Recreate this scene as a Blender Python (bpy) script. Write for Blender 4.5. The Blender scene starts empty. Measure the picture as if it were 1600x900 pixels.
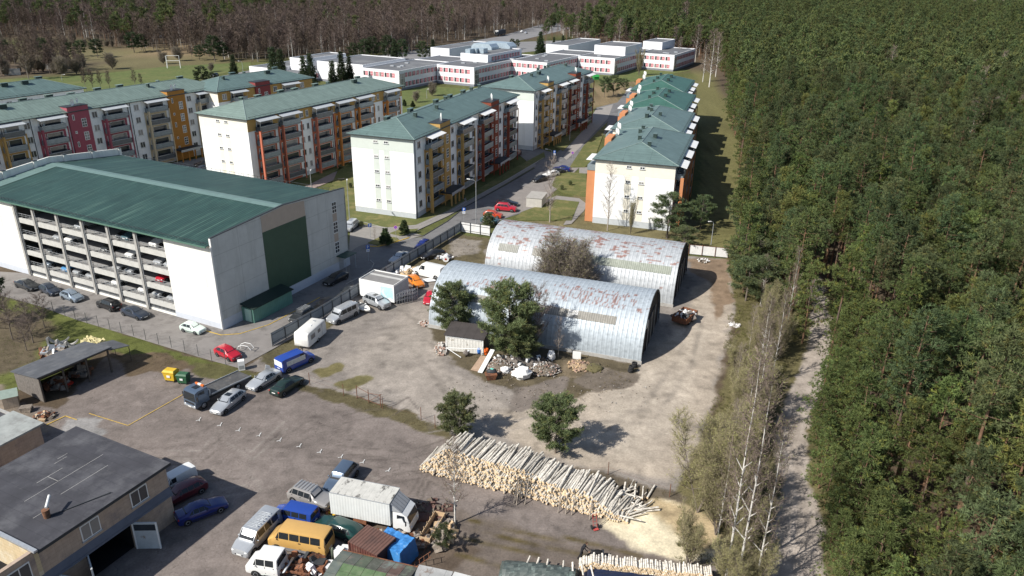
import bpy, math, random
import numpy as np
from mathutils import Matrix, Vector
R = math.radians
rnd = random.Random(7)
C = bpy.context.scene.collection
sc = bpy.context.scene
# ------------------------------------------------------------------ camera
CAM_H, FPX, PITCH, ROLL = 48.0, 1180.0, R(23.294), R(-0.867)
_c, _s = math.cos(PITCH), math.sin(PITCH)
_f = Vector((0, _c, -_s)); _d = Vector((0, -_s, -_c)); _r = Vector((1, 0, 0))
_cr, _sr = math.cos(ROLL), math.sin(ROLL)
_r2 = _cr*_r + _sr*_d; _d2 = -_sr*_r + _cr*_d
cam = bpy.data.objects.new('camera', bpy.data.cameras.new('camera')); C.objects.link(cam)
m = Matrix.Identity(4)
for i in range(3):
    m[i][0] = _r2[i]; m[i][1] = -_d2[i]; m[i][2] = -_f[i]
m[2][3] = CAM_H
cam.matrix_world = m
cam.data.sensor_width = 36; cam.data.lens = FPX/1600*36; cam.data.clip_end = 5000; cam.data.clip_start = .5
sc.camera = cam
# ------------------------------------------------------------------ world, sun, exposure
SUN_EL, SUN_AZ = 42.0, 34.0          # elevation; direction the shadows run, from +X towards +Y
w = bpy.data.worlds.new('World'); sc.world = w; w.use_nodes = True
nt = w.node_tree; bg = nt.nodes['Background']
sky = nt.nodes.new('ShaderNodeTexSky'); sky.sky_type = 'NISHITA'; sky.sun_disc = False
sky.sun_elevation = R(SUN_EL); sky.sun_rotation = R(270-SUN_AZ); sky.air_density = 1.0; sky.dust_density = 1.0
nt.links.new(sky.outputs[0], bg.inputs[0]); bg.inputs[1].default_value = 0.085
sl = bpy.data.lights.new('sun', 'SUN'); sun = bpy.data.objects.new('sun', sl); C.objects.link(sun)
sl.energy = 4.6; sl.angle = R(0.53); sl.color = (1.0, 0.955, 0.88)
_dir = Vector((math.cos(R(SUN_AZ))*math.cos(R(SUN_EL)), math.sin(R(SUN_AZ))*math.cos(R(SUN_EL)), -math.sin(R(SUN_EL))))
sun.rotation_euler = _dir.to_track_quat('-Z', 'Y').to_euler(); sun.location = (-60, -40, 90)
sc.view_settings.view_transform = 'Standard'; sc.view_settings.look = 'None'
sc.view_settings.exposure = 0.5; sc.view_settings.gamma = 1
sc.render.engine = 'CYCLES'
sc.cycles.max_bounces = 4; sc.cycles.diffuse_bounces = 2; sc.cycles.glossy_bounces = 2
sc.cycles.transmission_bounces = 2; sc.cycles.transparent_max_bounces = 4; sc.cycles.volume_bounces = 0
# ------------------------------------------------------------------ surveying: where a ground point of the photo stands in the world
def G(px, py, z=0.0):
    a, b = (px-800)/FPX, (py-450)/FPX
    d = a*_r2 + b*_d2 + _f
    t = (z-CAM_H)/d.z
    return Vector((d.x*t, d.y*t))
def GP(pts, z=0.0): return [tuple(G(x, y, z)) for x, y in pts]
def HT(bx, by, ty):                    # height of something standing at a ground point whose top shows at row ty
    p = G(bx, by); lo, hi = 0, CAM_H
    for _ in range(40):
        mid = (lo+hi)/2; v = Vector((p.x, p.y, mid-CAM_H))
        if 450+FPX*v.dot(_d2)/v.dot(_f) > ty: lo = mid
        else: hi = mid
    return lo
# ------------------------------------------------------------------ materials
MATS = {}
def nd(t, k, **kw):
    n = t.nodes.new('ShaderNode'+k)
    for a, b in kw.items(): setattr(n, a, b)
    return n
def mat(name, col, rough=.8, var=.12, scale=1.5, dirt=None, bump=0, bscale=20, metal=0, spec=.3, seams=None, world=False, rndv=0, coat=0, wave=None):
    """procedural paint / stone / metal; seams=(axis, spacing, width, darkness) thin lines, wave = corrugation (axis, period, strength)"""
    if name in MATS: return MATS[name]
    mt = bpy.data.materials.new(name); mt.use_nodes = True; t = mt.node_tree; L = t.links.new
    p = t.nodes['Principled BSDF']
    p.inputs['Roughness'].default_value = rough; p.inputs['Metallic'].default_value = metal
    p.inputs['Specular IOR Level'].default_value = spec; p.inputs['Coat Weight'].default_value = coat
    tc = nd(t, 'TexCoord'); co = tc.outputs['Object']
    if world: co = nd(t, 'NewGeometry').outputs['Position']
    n1 = nd(t, 'TexNoise'); n1.inputs['Scale'].default_value = scale; n1.inputs['Detail'].default_value = 6; n1.inputs['Roughness'].default_value = .65
    L(co, n1.inputs['Vector'])
    mr = nd(t, 'MapRange'); mr.inputs[1].default_value = .3; mr.inputs[2].default_value = .7
    mr.inputs[3].default_value = 1-var; mr.inputs[4].default_value = 1+var
    L(n1.outputs[0], mr.inputs[0])
    v = nd(t, 'VectorMath', operation='SCALE'); v.inputs[0].default_value = col; L(mr.outputs[0], v.inputs['Scale'])
    out = v.outputs[0]
    if rndv:
        oi = nd(t, 'ObjectInfo'); m2 = nd(t, 'MapRange'); m2.inputs[3].default_value = 1-rndv; m2.inputs[4].default_value = 1+rndv
        L(oi.outputs['Random'], m2.inputs[0]); v2 = nd(t, 'VectorMath', operation='SCALE'); L(out, v2.inputs[0]); L(m2.outputs[0], v2.inputs['Scale']); out = v2.outputs[0]
    if dirt:                           # (colour, scale, threshold, softness[, stretch xyz])
        n2 = nd(t, 'TexNoise'); n2.inputs['Scale'].default_value = dirt[1]; n2.inputs['Detail'].default_value = 7; n2.inputs['Roughness'].default_value = .7
        mp = nd(t, 'Mapping'); mp.inputs['Scale'].default_value = dirt[4] if len(dirt) > 4 else (1, 1, 1); mp.inputs['Location'].default_value = (3.1, 7.7, 1.3)
        L(co, mp.inputs['Vector']); L(mp.outputs[0], n2.inputs['Vector'])
        m3 = nd(t, 'MapRange'); m3.inputs[1].default_value = dirt[2]; m3.inputs[2].default_value = dirt[2]+dirt[3]; L(n2.outputs[0], m3.inputs[0])
        mx = nd(t, 'Mix', data_type='RGBA'); L(m3.outputs[0], mx.inputs['Factor']); L(out, mx.inputs['A']); mx.inputs['B'].default_value = (*dirt[0], 1); out = mx.outputs['Result']
    bumpsrc = None
    if seams:
        for (ax, sp, wd, dk) in (seams if isinstance(seams, list) else [seams]):
            sx = nd(t, 'SeparateXYZ'); L(co, sx.inputs[0])
            md = nd(t, 'Math', operation='PINGPONG'); md.inputs[1].default_value = sp/2; L(sx.outputs[ax], md.inputs[0])
            gt = nd(t, 'Math', operation='GREATER_THAN'); gt.inputs[1].default_value = wd/2; L(md.outputs[0], gt.inputs[0])
            m4 = nd(t, 'MapRange'); m4.inputs[3].default_value = dk; m4.inputs[4].default_value = 1; L(gt.outputs[0], m4.inputs[0])
            v3 = nd(t, 'VectorMath', operation='SCALE'); L(out, v3.inputs[0]); L(m4.outputs[0], v3.inputs['Scale']); out = v3.outputs[0]
    if wave:
        sx = nd(t, 'SeparateXYZ'); L(co, sx.inputs[0])
        ml = nd(t, 'Math', operation='MULTIPLY'); ml.inputs[1].default_value = 2*math.pi/wave[1]; L(sx.outputs[wave[0]], ml.inputs[0])
        si = nd(t, 'Math', operation='SINE'); L(ml.outputs[0], si.inputs[0])
        bp = nd(t, 'Bump'); bp.inputs['Strength'].default_value = wave[2]; bp.inputs['Distance'].default_value = wave[1]*.25; L(si.outputs[0], bp.inputs['Height']); bumpsrc = bp
    if bump:
        n3 = nd(t, 'TexNoise'); n3.inputs['Scale'].default_value = bscale; n3.inputs['Detail'].default_value = 4; L(co, n3.inputs['Vector'])
        bp = nd(t, 'Bump'); bp.inputs['Strength'].default_value = bump; bp.inputs['Distance'].default_value = .05; L(n3.outputs[0], bp.inputs['Height'])
        if bumpsrc: L(bumpsrc.outputs[0], bp.inputs['Normal'])
        bumpsrc = bp
    if bumpsrc: L(bumpsrc.outputs[0], p.inputs['Normal'])
    L(out, p.inputs['Base Color'])
    MATS[name] = mt; return mt
def attr_mat(name, rough=.85, spec=.2, trans=0, rndv=.18, hue=.0, mul=1.0):
    """vertex-colour foliage / twig material; each tree's own random shade"""
    mt = bpy.data.materials.new(name); mt.use_nodes = True; t = mt.node_tree; L = t.links.new
    p = t.nodes['Principled BSDF']; p.inputs['Roughness'].default_value = rough; p.inputs['Specular IOR Level'].default_value = spec
    at = nd(t, 'Attribute'); at.attribute_name = 'col'
    oi = nd(t, 'ObjectInfo'); m2 = nd(t, 'MapRange'); m2.inputs[3].default_value = (1-rndv)*mul; m2.inputs[4].default_value = (1+rndv)*mul
    L(oi.outputs['Random'], m2.inputs[0]); v2 = nd(t, 'VectorMath', operation='SCALE'); L(at.outputs['Color'], v2.inputs[0]); L(m2.outputs[0], v2.inputs['Scale'])
    out = v2.outputs[0]
    if hue:
        h = nd(t, 'HueSaturation'); ml = nd(t, 'Math', operation='MULTIPLY'); ml.inputs[1].default_value = 7.13; L(oi.outputs['Random'], ml.inputs[0])
        fr = nd(t, 'Math', operation='FRACT'); L(ml.outputs[0], fr.inputs[0]); m3 = nd(t, 'MapRange'); m3.inputs[3].default_value = .5-hue; m3.inputs[4].default_value = .5+hue
        L(fr.outputs[0], m3.inputs[0]); L(m3.outputs[0], h.inputs['Hue']); L(out, h.inputs['Color']); out = h.outputs[0]
    L(out, p.inputs['Base Color'])
    if trans:
        tr = nd(t, 'BsdfTranslucent'); L(out, tr.inputs[0]); mx = nd(t, 'MixShader'); mx.inputs[0].default_value = trans
        L(p.outputs[0], mx.inputs[1]); L(tr.outputs[0], mx.inputs[2]); L(mx.outputs[0], t.nodes['Material Output'].inputs[0])
    return mt
# ------------------------------------------------------------------ mesh builder
class MB:
    def __init__(s): s.v = []; s.f = []; s.m = []; s.sm = []; s.mats = []; s.M = None; s.c = []; s.cc = None
    def mi(s, mt):
        if mt is None: return 0
        if mt not in s.mats: s.mats.append(mt)
        return s.mats.index(mt)
    def add(s, vs, fs, mt=None, smooth=False):
        b = len(s.v)
        for p in vs:
            p = Vector(p)
            if s.M is not None: p = s.M @ p
            s.v.append(tuple(p))
            if s.cc is not None: s.c.append(s.cc)
        k = s.mi(mt)
        for f in fs: s.f.append([b+i for i in f]); s.m.append(k); s.sm.append(smooth)
        return s
    def box(s, x0, y0, z0, x1, y1, z1, mt=None):
        if x0 > x1: x0, x1 = x1, x0
        if y0 > y1: y0, y1 = y1, y0
        return s.add([(x0,y0,z0),(x1,y0,z0),(x1,y1,z0),(x0,y1,z0),(x0,y0,z1),(x1,y0,z1),(x1,y1,z1),(x0,y1,z1)],
                     [(0,3,2,1),(4,5,6,7),(0,1,5,4),(1,2,6,5),(2,3,7,6),(3,0,4,7)], mt)
    def prism(s, pts, z0, z1, mt=None, top=None):
        n = len(pts); a = sum(pts[i][0]*pts[(i+1)%n][1]-pts[(i+1)%n][0]*pts[i][1] for i in range(n))
        if a < 0: pts = pts[::-1]
        s.add([(x,y,z0) for x,y in pts]+[(x,y,z1) for x,y in pts], [(i,(i+1)%n,n+(i+1)%n,n+i) for i in range(n)]+[tuple(range(n))[::-1]], mt)
        return s.add([(x,y,z1) for x,y in pts], [tuple(range(n))], top or mt)
    def tube(s, p0, p1, r0, r1=None, n=8, mt=None, cap=True, smooth=True):
        if r1 is None: r1 = r0
        p0, p1 = Vector(p0), Vector(p1); ax = (p1-p0)
        if ax.length < 1e-6: return s
        ax.normalize(); u = ax.cross(Vector((0,0,1)) if abs(ax.z) < .9 else Vector((1,0,0))).normalized(); v = ax.cross(u)
        ring = lambda p, r: [p+r*(math.cos(2*math.pi*i/n)*u+math.sin(2*math.pi*i/n)*v) for i in range(n)]
        s.add(ring(p0, r0)+ring(p1, r1), [((i+1)%n, i, n+i, n+(i+1)%n) for i in range(n)], mt, smooth)
        if cap: s.add(ring(p0, r0), [tuple(range(n))], mt); s.add(ring(p1, r1), [tuple(range(n))[::-1]], mt)
        return s
    def path(s, pts, r, n=5, mt=None):
        for a, b in zip(pts, pts[1:]): s.tube(a, b, r, r, n, mt)
        return s
    def quad(s, a, b, c, d, mt=None): return s.add([a, b, c, d], [(0,1,2,3)], mt)
    def loft(s, rings, mt=None, closed=True, cap=True, smooth=True):
        n = len(rings[0]); V = [p for r in rings for p in r]; F = []
        for k in range(len(rings)-1):
            for i in range(n if closed else n-1):
                j = (i+1) % n; F.append((k*n+i, k*n+j, (k+1)*n+j, (k+1)*n+i))
        if cap: F += [tuple(range(n))[::-1], tuple(range((len(rings)-1)*n, len(rings)*n))]
        return s.add(V, F, mt, smooth)
    def blob(s, c, r, mt=None, n=8, k=5, amp=.15, seed=0, sq=(1,1,1)):
        q = random.Random(seed); V = [(c[0], c[1], c[2]-r*sq[2])]; F = []
        for j in range(1, k):
            ph = -math.pi/2+math.pi*j/k
            for i in range(n):
                a = 2*math.pi*i/n; rr = r*(1+q.uniform(-amp, amp))
                V.append((c[0]+rr*math.cos(ph)*math.cos(a)*sq[0], c[1]+rr*math.cos(ph)*math.sin(a)*sq[1], c[2]+rr*math.sin(ph)*sq[2]))
        V.append((c[0], c[1], c[2]+r*sq[2])); T = len(V)-1
        for i in range(n):
            F.append((0, 1+(i+1)%n, 1+i)); F.append((T, T-n+i, T-n+(i+1)%n))
            for j in range(k-2): F.append((1+j*n+i, 1+j*n+(i+1)%n, 1+(j+1)*n+(i+1)%n, 1+(j+1)*n+i))
        return s.add(V, F, mt, True)
    def mesh(s, name):
        me = bpy.data.meshes.new(name); me.from_pydata(s.v, [], s.f)
        for mt in s.mats: me.materials.append(mt)
        me.polygons.foreach_set('material_index', s.m); me.polygons.foreach_set('use_smooth', s.sm)
        if s.c:
            a = me.color_attributes.new('col', 'FLOAT_COLOR', 'POINT')
            a.data.foreach_set('color', np.array([(*c[:3], 1) for c in s.c], dtype=np.float32).ravel())
        me.update(); return me
def mobj(name, me, parent=None, loc=None, rz=None):
    o = bpy.data.objects.new(name, me); C.objects.link(o)
    if parent: o.parent = parent
    if loc is not None: o.location = loc
    if rz is not None: o.rotation_euler = (0, 0, rz)
    return o
def obj(name, mb, parent=None, loc=None, rz=None, label=None):
    o = mobj(name, mb.mesh(name), parent, loc, rz)
    if label: o['label'] = label
    return o
def tag(o, label, cat, group=None):
    o['label'] = label; o['category'] = cat
    if group: o['group'] = group
    return o
def thing(name, label, cat, loc=(0,0,0), rz=0.0, group=None):
    o = bpy.data.objects.new(name, None); o.empty_display_size = .3; C.objects.link(o)
    loc = (loc[0], loc[1], loc[2] if len(loc) > 2 else 0); o.location = loc; o.rotation_euler = (0, 0, rz)
    return tag(o, label, cat, group)
def dup(root, loc=None, rz=None, label=None, group=None, scale=None, parent=None):
    r = root.copy(); C.objects.link(r)
    if parent is not None: r.parent = parent
    if loc is not None: r.location = (loc[0], loc[1], loc[2] if len(loc) > 2 else 0)
    if rz is not None: r.rotation_euler = (0, 0, rz)
    if scale is not None: r.scale = (scale,)*3 if not hasattr(scale, '__len__') else scale
    if label: r['label'] = label
    if group: r['group'] = group
    for ch in KIDS.get(root.name, root.children):
        dup(ch, parent=r)
    return r
KIDS = {}
def struct(name, mb): o = obj(name, mb); o['kind'] = 'structure'; return o
def rt(me):                            # a matrix placing local geometry
    return Matrix.Translation((*me[:3],)) @ Matrix.Rotation(me[3], 4, 'Z')
def sharp(o, deg=35):
    me = o.data
    try: me.set_sharp_from_angle(angle=R(deg))
    except Exception: pass
    return o
# ================================================================== THE GROUND
def vnoise(x, y, sc_, seed=0):
    x = x/sc_; y = y/sc_; xi = np.floor(x).astype(np.int64); yi = np.floor(y).astype(np.int64); fx = x-xi; fy = y-yi
    fx = fx*fx*(3-2*fx); fy = fy*fy*(3-2*fy)
    def h(a, b):
        n = (a*374761393+b*668265263+seed*1274126177) & 0x7fffffff
        n = ((n ^ (n >> 13))*1274126177) & 0x7fffffff
        return ((n ^ (n >> 16)) & 0xffff)/65535.0
    return (h(xi,yi)*(1-fx)+h(xi+1,yi)*fx)*(1-fy)+(h(xi,yi+1)*(1-fx)+h(xi+1,yi+1)*fx)*fy
def fbm(x, y, sc_, seed=0, o=4):
    t = 0; a = .5; tot = 0
    for k in range(o): t = t+a*vnoise(x, y, sc_/2**k, seed+k*17); tot += a; a *= .55
    return t/tot
def sdist(X, Y, poly):
    n = len(poly); d = np.full(X.shape, 1e9); ins = np.zeros(X.shape, bool)
    for i in range(n):
        x0, y0 = poly[i]; x1, y1 = poly[(i+1)%n]; ex, ey = x1-x0, y1-y0; L2 = ex*ex+ey*ey+1e-9
        t = np.clip(((X-x0)*ex+(Y-y0)*ey)/L2, 0, 1); d = np.minimum(d, np.hypot(X-x0-t*ex, Y-y0-t*ey))
        if abs(y1-y0) > 1e-9:
            c = ((y0 > Y) != (y1 > Y)) & (X < (x1-x0)*(Y-y0)/(y1-y0)+x0); ins ^= c
    return np.where(ins, d, -d)
def rdist(X, Y, line):                 # distance to an open line
    d = np.full(X.shape, 1e9)
    for (x0, y0), (x1, y1) in zip(line, line[1:]):
        ex, ey = x1-x0, y1-y0; t = np.clip(((X-x0)*ex+(Y-y0)*ey)/(ex*ex+ey*ey+1e-9), 0, 1); d = np.minimum(d, np.hypot(X-x0-t*ex, Y-y0-t*ey))
    return d
GRASS = (.085, .093, .032); DRY = (.14, .122, .062); MUD = (.078, .062, .044); LOT = (.188, .160, .144); PALE = (.285, .252, .218)
SAND = (.345, .295, .238); SAW = (.68, .60, .43); FOREST = (.075, .055, .035); LITTER = (.115, .088, .062); ASPH = (.165, .163, .165); PATHC = (.34, .295, .255)
# (polygon in photo points, colour, feather m, edge noise m, cracked, grassy)
ZN = [
 ([(-900,60),(-900,200),(-200,300),(300,330),(560,470),(1130,440),(1140,300),(1105,120),(1000,92),(900,60),(800,60),(640,80),(390,96),(0,60)], GRASS, 1.5, 2, 0, 1),
 ([(-300,70),(0,70),(200,72),(390,88),(400,102),(260,105),(60,118),(-300,135)], DRY, 6, 12, 0, 1),
 ([(240,70),(340,72),(330,85),(250,84)], (.20,.15,.09), 3, 8, 0, .5),
 ([(-600,95),(-20,97),(130,102),(120,118),(0,124),(-600,140)], LITTER, 3, 6, 0, .5),
 ([(900,300),(1120,330),(1135,400),(1060,395),(900,370),(790,345),(880,320)], DRY, .5, .6, 0, 1),
 ([(1085,130),(1105,130),(1150,300),(1125,380),(1090,380),(1100,260)], (.17,.15,.06), 1, 1.5, 0, 1),
 ([(1080,118),(1110,112),(1165,200),(1185,300),(1165,395),(1090,395),(1100,260)], (.135,.125,.052), 1, 1.5, 0, 1),
 ([(925,130),(990,120),(970,168),(925,170)], (.20,.15,.085), 1, 2, 0, .6),
 # strip between yard and forest, and the grass left of the lot
 ([(1060,1100),(1040,760),(1120,640),(1150,520),(1130,395),(1180,380),(1320,470),(1330,640),(1330,1100)], (.12,.105,.05), .8, 1.2, 0, .9),
 ([(-400,430),(0,455),(60,475),(120,498),(310,560),(370,574),(380,585),(240,560),(170,545),(60,600),(-400,760)], (.10,.112,.032), .4, .8, 0, 1),
 ([(-300,480),(60,490),(90,520),(60,560),(0,590),(-300,640)], (.105,.085,.055), 1.5, 2.5, 0, .8),
 # open storage lot in the foreground
 ([(-400,720),(0,625),(90,640),(165,560),(215,560),(262,555),(300,580),(372,590),(500,602),(600,640),(690,668),(760,705),(870,745),(1000,780),(1120,830),(1160,1200),(-400,1200)], LOT, .25, .7, 1, 0),
 ([(180,560),(240,548),(300,565),(285,585),(235,580),(200,590)], (.115,.085,.055), .3, .9, 0, .5),
 ([(300,563),(380,572),(400,590),(350,600),(300,585)], (.10,.095,.04), .3, .8, 0, .8),
 ([(0,600),(30,640),(95,655),(70,675),(0,680),(-60,650)], (.20,.165,.13), .5, .8, 0, .2),
 ([(105,655),(150,652),(165,675),(130,690),(95,680)], (.27,.26,.25), .3, .7, 0, 0),
 # inner yard
 ([(380,575),(425,545),(560,462),(720,366),(760,375),(1080,400),(1135,405),(1150,480),(1128,560),(1105,660),(1055,770),(900,745),(760,700),(680,665),(560,625),(440,592)], (.228,.203,.180), .3, .5, .7, 0),
 ([(520,560),(600,500),(680,470),(690,540),(720,600),(820,640),(760,690),(640,640),(540,600)], PALE, 3, 3, .4, 0),
 ([(760,650),(900,610),(990,590),(1040,560),(1060,500),(1085,450),(1110,430),(1140,440),(1140,540),(1110,620),(1095,680),(1050,760),(960,735),(840,710)], SAND, 1.5, 1.5, 0, 0),
 ([(950,600),(1080,500),(1110,520),(1080,640),(1000,720),(900,690)], (.375,.325,.265), 3, 2, 0, 0),
 ([(1075,405),(1135,405),(1145,470),(1120,500),(1110,440),(1080,425)], (.22,.16,.11), .6, 1, 0, 0),
 ([(660,370),(700,365),(765,372),(755,410),(690,425),(640,420)], (.105,.088,.05), .6, 1.5, 0, .6),
 ([(700,372),(752,375),(745,395),(700,405)], (.22,.195,.165), 1, 1.5, 0, .1),
 ([(668,512),(700,505),(760,530),(880,545),(1003,572),(985,600),(930,612),(880,632),(830,625),(790,605),(740,590),(700,560),(680,535)], (.10,.082,.052), .5, 1.3, 0, .6),
 ([(880,560),(930,572),(925,590),(870,585)], (.17,.135,.09), .5, .8, 0, .2),
 ([(925,570),(1000,585),(990,602),(930,612),(900,595)], (.15,.125,.10), .4, .8, 0, .1),
 ([(800,605),(880,590),(870,635),(800,640)], (.17,.145,.125), .6, 1.2, 0, .1),
 # weedy strips along the old fence
 ([(385,578),(440,590),(540,612),(640,645),(700,668),(720,690),(640,668),(560,640),(470,610)], (.10,.085,.045), .25, .9, 0, .8),
 ([(520,600),(575,583),(590,590),(545,612)], (.145,.13,.06), .4, .8, 0, .6), ([(485,580),(530,568),(535,578),(500,590)], (.15,.13,.06), .4, .8, 0, .6),
 ([(860,742),(950,765),(1070,790),(1075,775),(960,740),(900,728)], (.11,.09,.065), .4, .8, 0, .4),
 ([(400,565),(430,540),(520,488),(530,498),(470,545),(430,575)], (.10,.088,.048), .3, .7, 0, .7),
 ([(630,830),(700,790),(900,845),(1100,880),(1130,1100),(600,1100)], (.155,.128,.108), 1, 1.2, 0, .15),
 ([(575,800),(640,805),(740,860),(690,900),(560,870),(560,830)], (.12,.092,.07), .6, 1, 0, .2),
 # sawdust beside the logs
 ([(940,818),(960,800),(1000,790),(1015,775),(1060,790),(1100,812),(1128,850),(1110,872),(1050,872),(1010,862),(980,845)], SAW, .7, 1.0, 0, 0),
 ([(1000,785),(1030,775),(1110,810),(1150,850),(1100,860),(1040,820)], (.42,.33,.2), .8, 1.0, 0, 0),
 # sandy path by the forest
 ([(1180,1100),(1192,900),(1200,840),(1222,760),(1207,705),(1212,660),(1240,600),(1262,545),(1270,480),(1262,440),(1280,430),(1298,500),(1300,560),(1280,610),(1262,690),(1266,760),(1284,820),(1290,900),(1300,1100)], PATHC, .5, .8, 0, 0),
]
def grid_ax(lo, hi, st, far_lo, far_hi):
    a = list(np.arange(lo, hi+.01, st)); s = st; x = hi
    while x < far_hi: s *= 1.12; x += s; a.append(x)
    s = st; x = lo
    while x > far_lo: s *= 1.12; x -= s; a.insert(0, x)
    return np.array(a)
gx = grid_ax(-64, 52, .27, -1600, 1700); gy = grid_ax(38, 140, .27, -60, 2600)
X, Y = np.meshgrid(gx, gy); XF, YF = X.ravel(), Y.ravel()
col = np.tile(np.array(FOREST), (XF.size, 1)); lit = fbm(XF, YF, 14, 3)[:, None]
col = col*(1-lit)+np.array(LITTER)*lit
crk = np.zeros(XF.size); grs = np.full(XF.size, .3)
for k, (pg, cl, fe, en, ck, gr) in enumerate(ZN):
    wp = GP(pg); xs = [p[0] for p in wp]; ys = [p[1] for p in wp]
    mk = (XF > min(xs)-fe-en) & (XF < max(xs)+fe+en) & (YF > min(ys)-fe-en) & (YF < max(ys)+fe+en)
    xx, yy = XF[mk], YF[mk]
    d = sdist(xx, yy, wp)+(fbm(xx, yy, max(en*2.2, 1.2), 31+k, 4)-.5)*2*en
    a = np.clip(d/fe+.5, 0, 1); a = a*a*(3-2*a)
    col[mk] = col[mk]*(1-a[:, None])+np.array(cl)*a[:, None]; crk[mk] = crk[mk]*(1-a)+ck*a; grs[mk] = grs[mk]*(1-a)+gr*a
def streak(line, wd, cl, st=.6, seed=0):
    global col
    wp = GP(line); xs = [p[0] for p in wp]; ys = [p[1] for p in wp]
    mk = (XF > min(xs)-3) & (XF < max(xs)+3) & (YF > min(ys)-3) & (YF < max(ys)+3); xx, yy = XF[mk], YF[mk]
    d = rdist(xx, yy, wp); a = np.clip(1.3-d/wd, 0, 1)*st*np.clip(fbm(xx, yy, 1.6, seed+5)*2.6-.7, 0, 1)
    col[mk] = col[mk]*(1-a[:, None])+np.array(cl)*a[:, None]
# moss rows on the foreground ground, wheel tracks in the yard
for k, ln in enumerate([[(735,812),(800,828),(900,850)],[(745,828),(800,842),(860,856),(980,880)],[(725,840),(780,853),(840,866)],[(715,866),(770,880),(800,888)],[(880,838),(1000,868)]]):
    streak(ln, .32, (.10, .078, .03), 1.0, k)
for k, ln in enumerate([[(1085,480),(1060,560),(1000,640),(900,680)],[(1100,490),(1080,570),(1020,660),(930,700)],[(560,520),(680,500)],[(600,470),(650,500),(690,560),(820,650),(1000,660)],[(520,590),(640,540),(700,620)],[(760,640),(900,650),(1010,640)]]):
    streak(ln, .45, (.16, .14, .12), .5, 40+k); 
for k, ln in enumerate([[(1240,600),(1225,690),(1245,780),(1230,900)],[(1265,600),(1250,690),(1268,800)]]): streak(ln, .3, (.42,.37,.33), .6, 60+k)
for k, ln in enumerate([[(400,700),(470,655),(560,640)],[(300,680),(420,620),(500,610)],[(220,700),(400,690),(600,720)],[(420,730),(520,720),(680,770)],[(430,600),(520,640),(650,700)]]): streak(ln, .5, (.125,.105,.095), .55, 80+k)
spots = np.clip((fbm(XF, YF, 1.5, 77, 3)-.62)*5, 0, 1)[:, None]*.28
for k in range(46):                       # oil stains and damp patches
    q_ = random.Random(500+k); a_ = G(q_.uniform(120, 1080), q_.uniform(600, 880) if k % 3 else q_.uniform(470, 660)); b_ = a_+Vector((q_.uniform(-1.5,1.5), q_.uniform(-.8,.8)))
    mk = (np.abs(XF-a_.x) < 4) & (np.abs(YF-a_.y) < 4); xx, yy = XF[mk], YF[mk]; d = rdist(xx, yy, [tuple(a_), tuple(b_)]); a = np.clip(1.2-d/q_.uniform(.3,.9), 0, 1)*q_.uniform(.25,.6)*np.clip(fbm(xx, yy, .8, k)*2.4-.5, 0, 1); dk_ = .45 if q_.random() < .65 else 1.5; col[mk] = col[mk]*(1-a[:, None]*(1-dk_))
for k in range(16):                       # tyre tracks sweeping over the lot
    q_ = random.Random(900+k); x0, y0 = q_.uniform(150, 700), q_.uniform(640, 800); cv_ = [(x0+i*q_.uniform(30,55), y0-i*q_.uniform(-6,16)) for i in range(5)]; streak(cv_, .16, (.10,.085,.075) if k % 3 else (.25,.225,.20), .75, 200+k); streak([(x+3, y+12) for x, y in cv_], .16, (.10,.085,.075) if k % 3 else (.25,.225,.20), .75, 240+k)
big = (fbm(XF, YF, 9, 91)[:, None]*.34+fbm(XF, YF, 2.4, 95, 3)[:, None]*.40+fbm(XF, YF, .9, 97, 2)[:, None]*.22+.52)*(1-spots); col = col*big
relief = np.where(grs > .5, (fbm(XF, YF, 3, 7)-.5)*.10, (fbm(XF, YF, 5, 8)-.5)*.03)-.05
me = bpy.data.meshes.new('ground'); nx, ny = len(gx), len(gy)
me.vertices.add(nx*ny); me.vertices.foreach_set('co', np.stack([XF, YF, relief], 1).astype(np.float32).ravel())
I = np.arange(nx*ny).reshape(ny, nx); q = np.stack([I[:-1,:-1], I[:-1,1:], I[1:,1:], I[1:,:-1]], -1).reshape(-1, 4)
me.loops.add(q.size); me.loops.foreach_set('vertex_index', q.ravel().astype(np.int32)); me.polygons.add(len(q))
me.polygons.foreach_set('loop_start', np.arange(0, q.size, 4, dtype=np.int32)); me.polygons.foreach_set('loop_total', np.full(len(q), 4, dtype=np.int32))
me.polygons.foreach_set('use_smooth', np.ones(len(q), bool)); me.update(calc_edges=True)
ca = me.color_attributes.new('col', 'FLOAT_COLOR', 'POINT'); ca.data.foreach_set('color', np.concatenate([col, np.ones((len(col), 1))], 1).astype(np.float32).ravel())
cb = me.color_attributes.new('kindmask', 'FLOAT_COLOR', 'POINT'); cb.data.foreach_set('color', np.stack([crk, grs, crk*0, crk*0+1], 1).astype(np.float32).ravel())
gm = bpy.data.materials.new('ground_surface'); gm.use_nodes = True; t = gm.node_tree; L = t.links.new; p = t.nodes['Principled BSDF']
p.inputs['Roughness'].default_value = .93; p.inputs['Specular IOR Level'].default_value = .15
a1 = nd(t, 'Attribute'); a1.attribute_name = 'col'; a2 = nd(t, 'Attribute'); a2.attribute_name = 'kindmask'; sp = nd(t, 'SeparateColor'); L(a2.outputs['Color'], sp.inputs[0])
geo = nd(t, 'NewGeometry')
def noi(s, lo, hi, det=6, rg=.7):
    n = nd(t, 'TexNoise'); n.inputs['Scale'].default_value = s; n.inputs['Detail'].default_value = det; n.inputs['Roughness'].default_value = rg; L(geo.outputs['Position'], n.inputs['Vector'])
    r = nd(t, 'MapRange'); r.inputs[1].default_value = .28; r.inputs[2].default_value = .72; r.inputs[3].default_value = lo; r.inputs[4].default_value = hi; L(n.outputs[0], r.inputs[0]); return n, r
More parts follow.
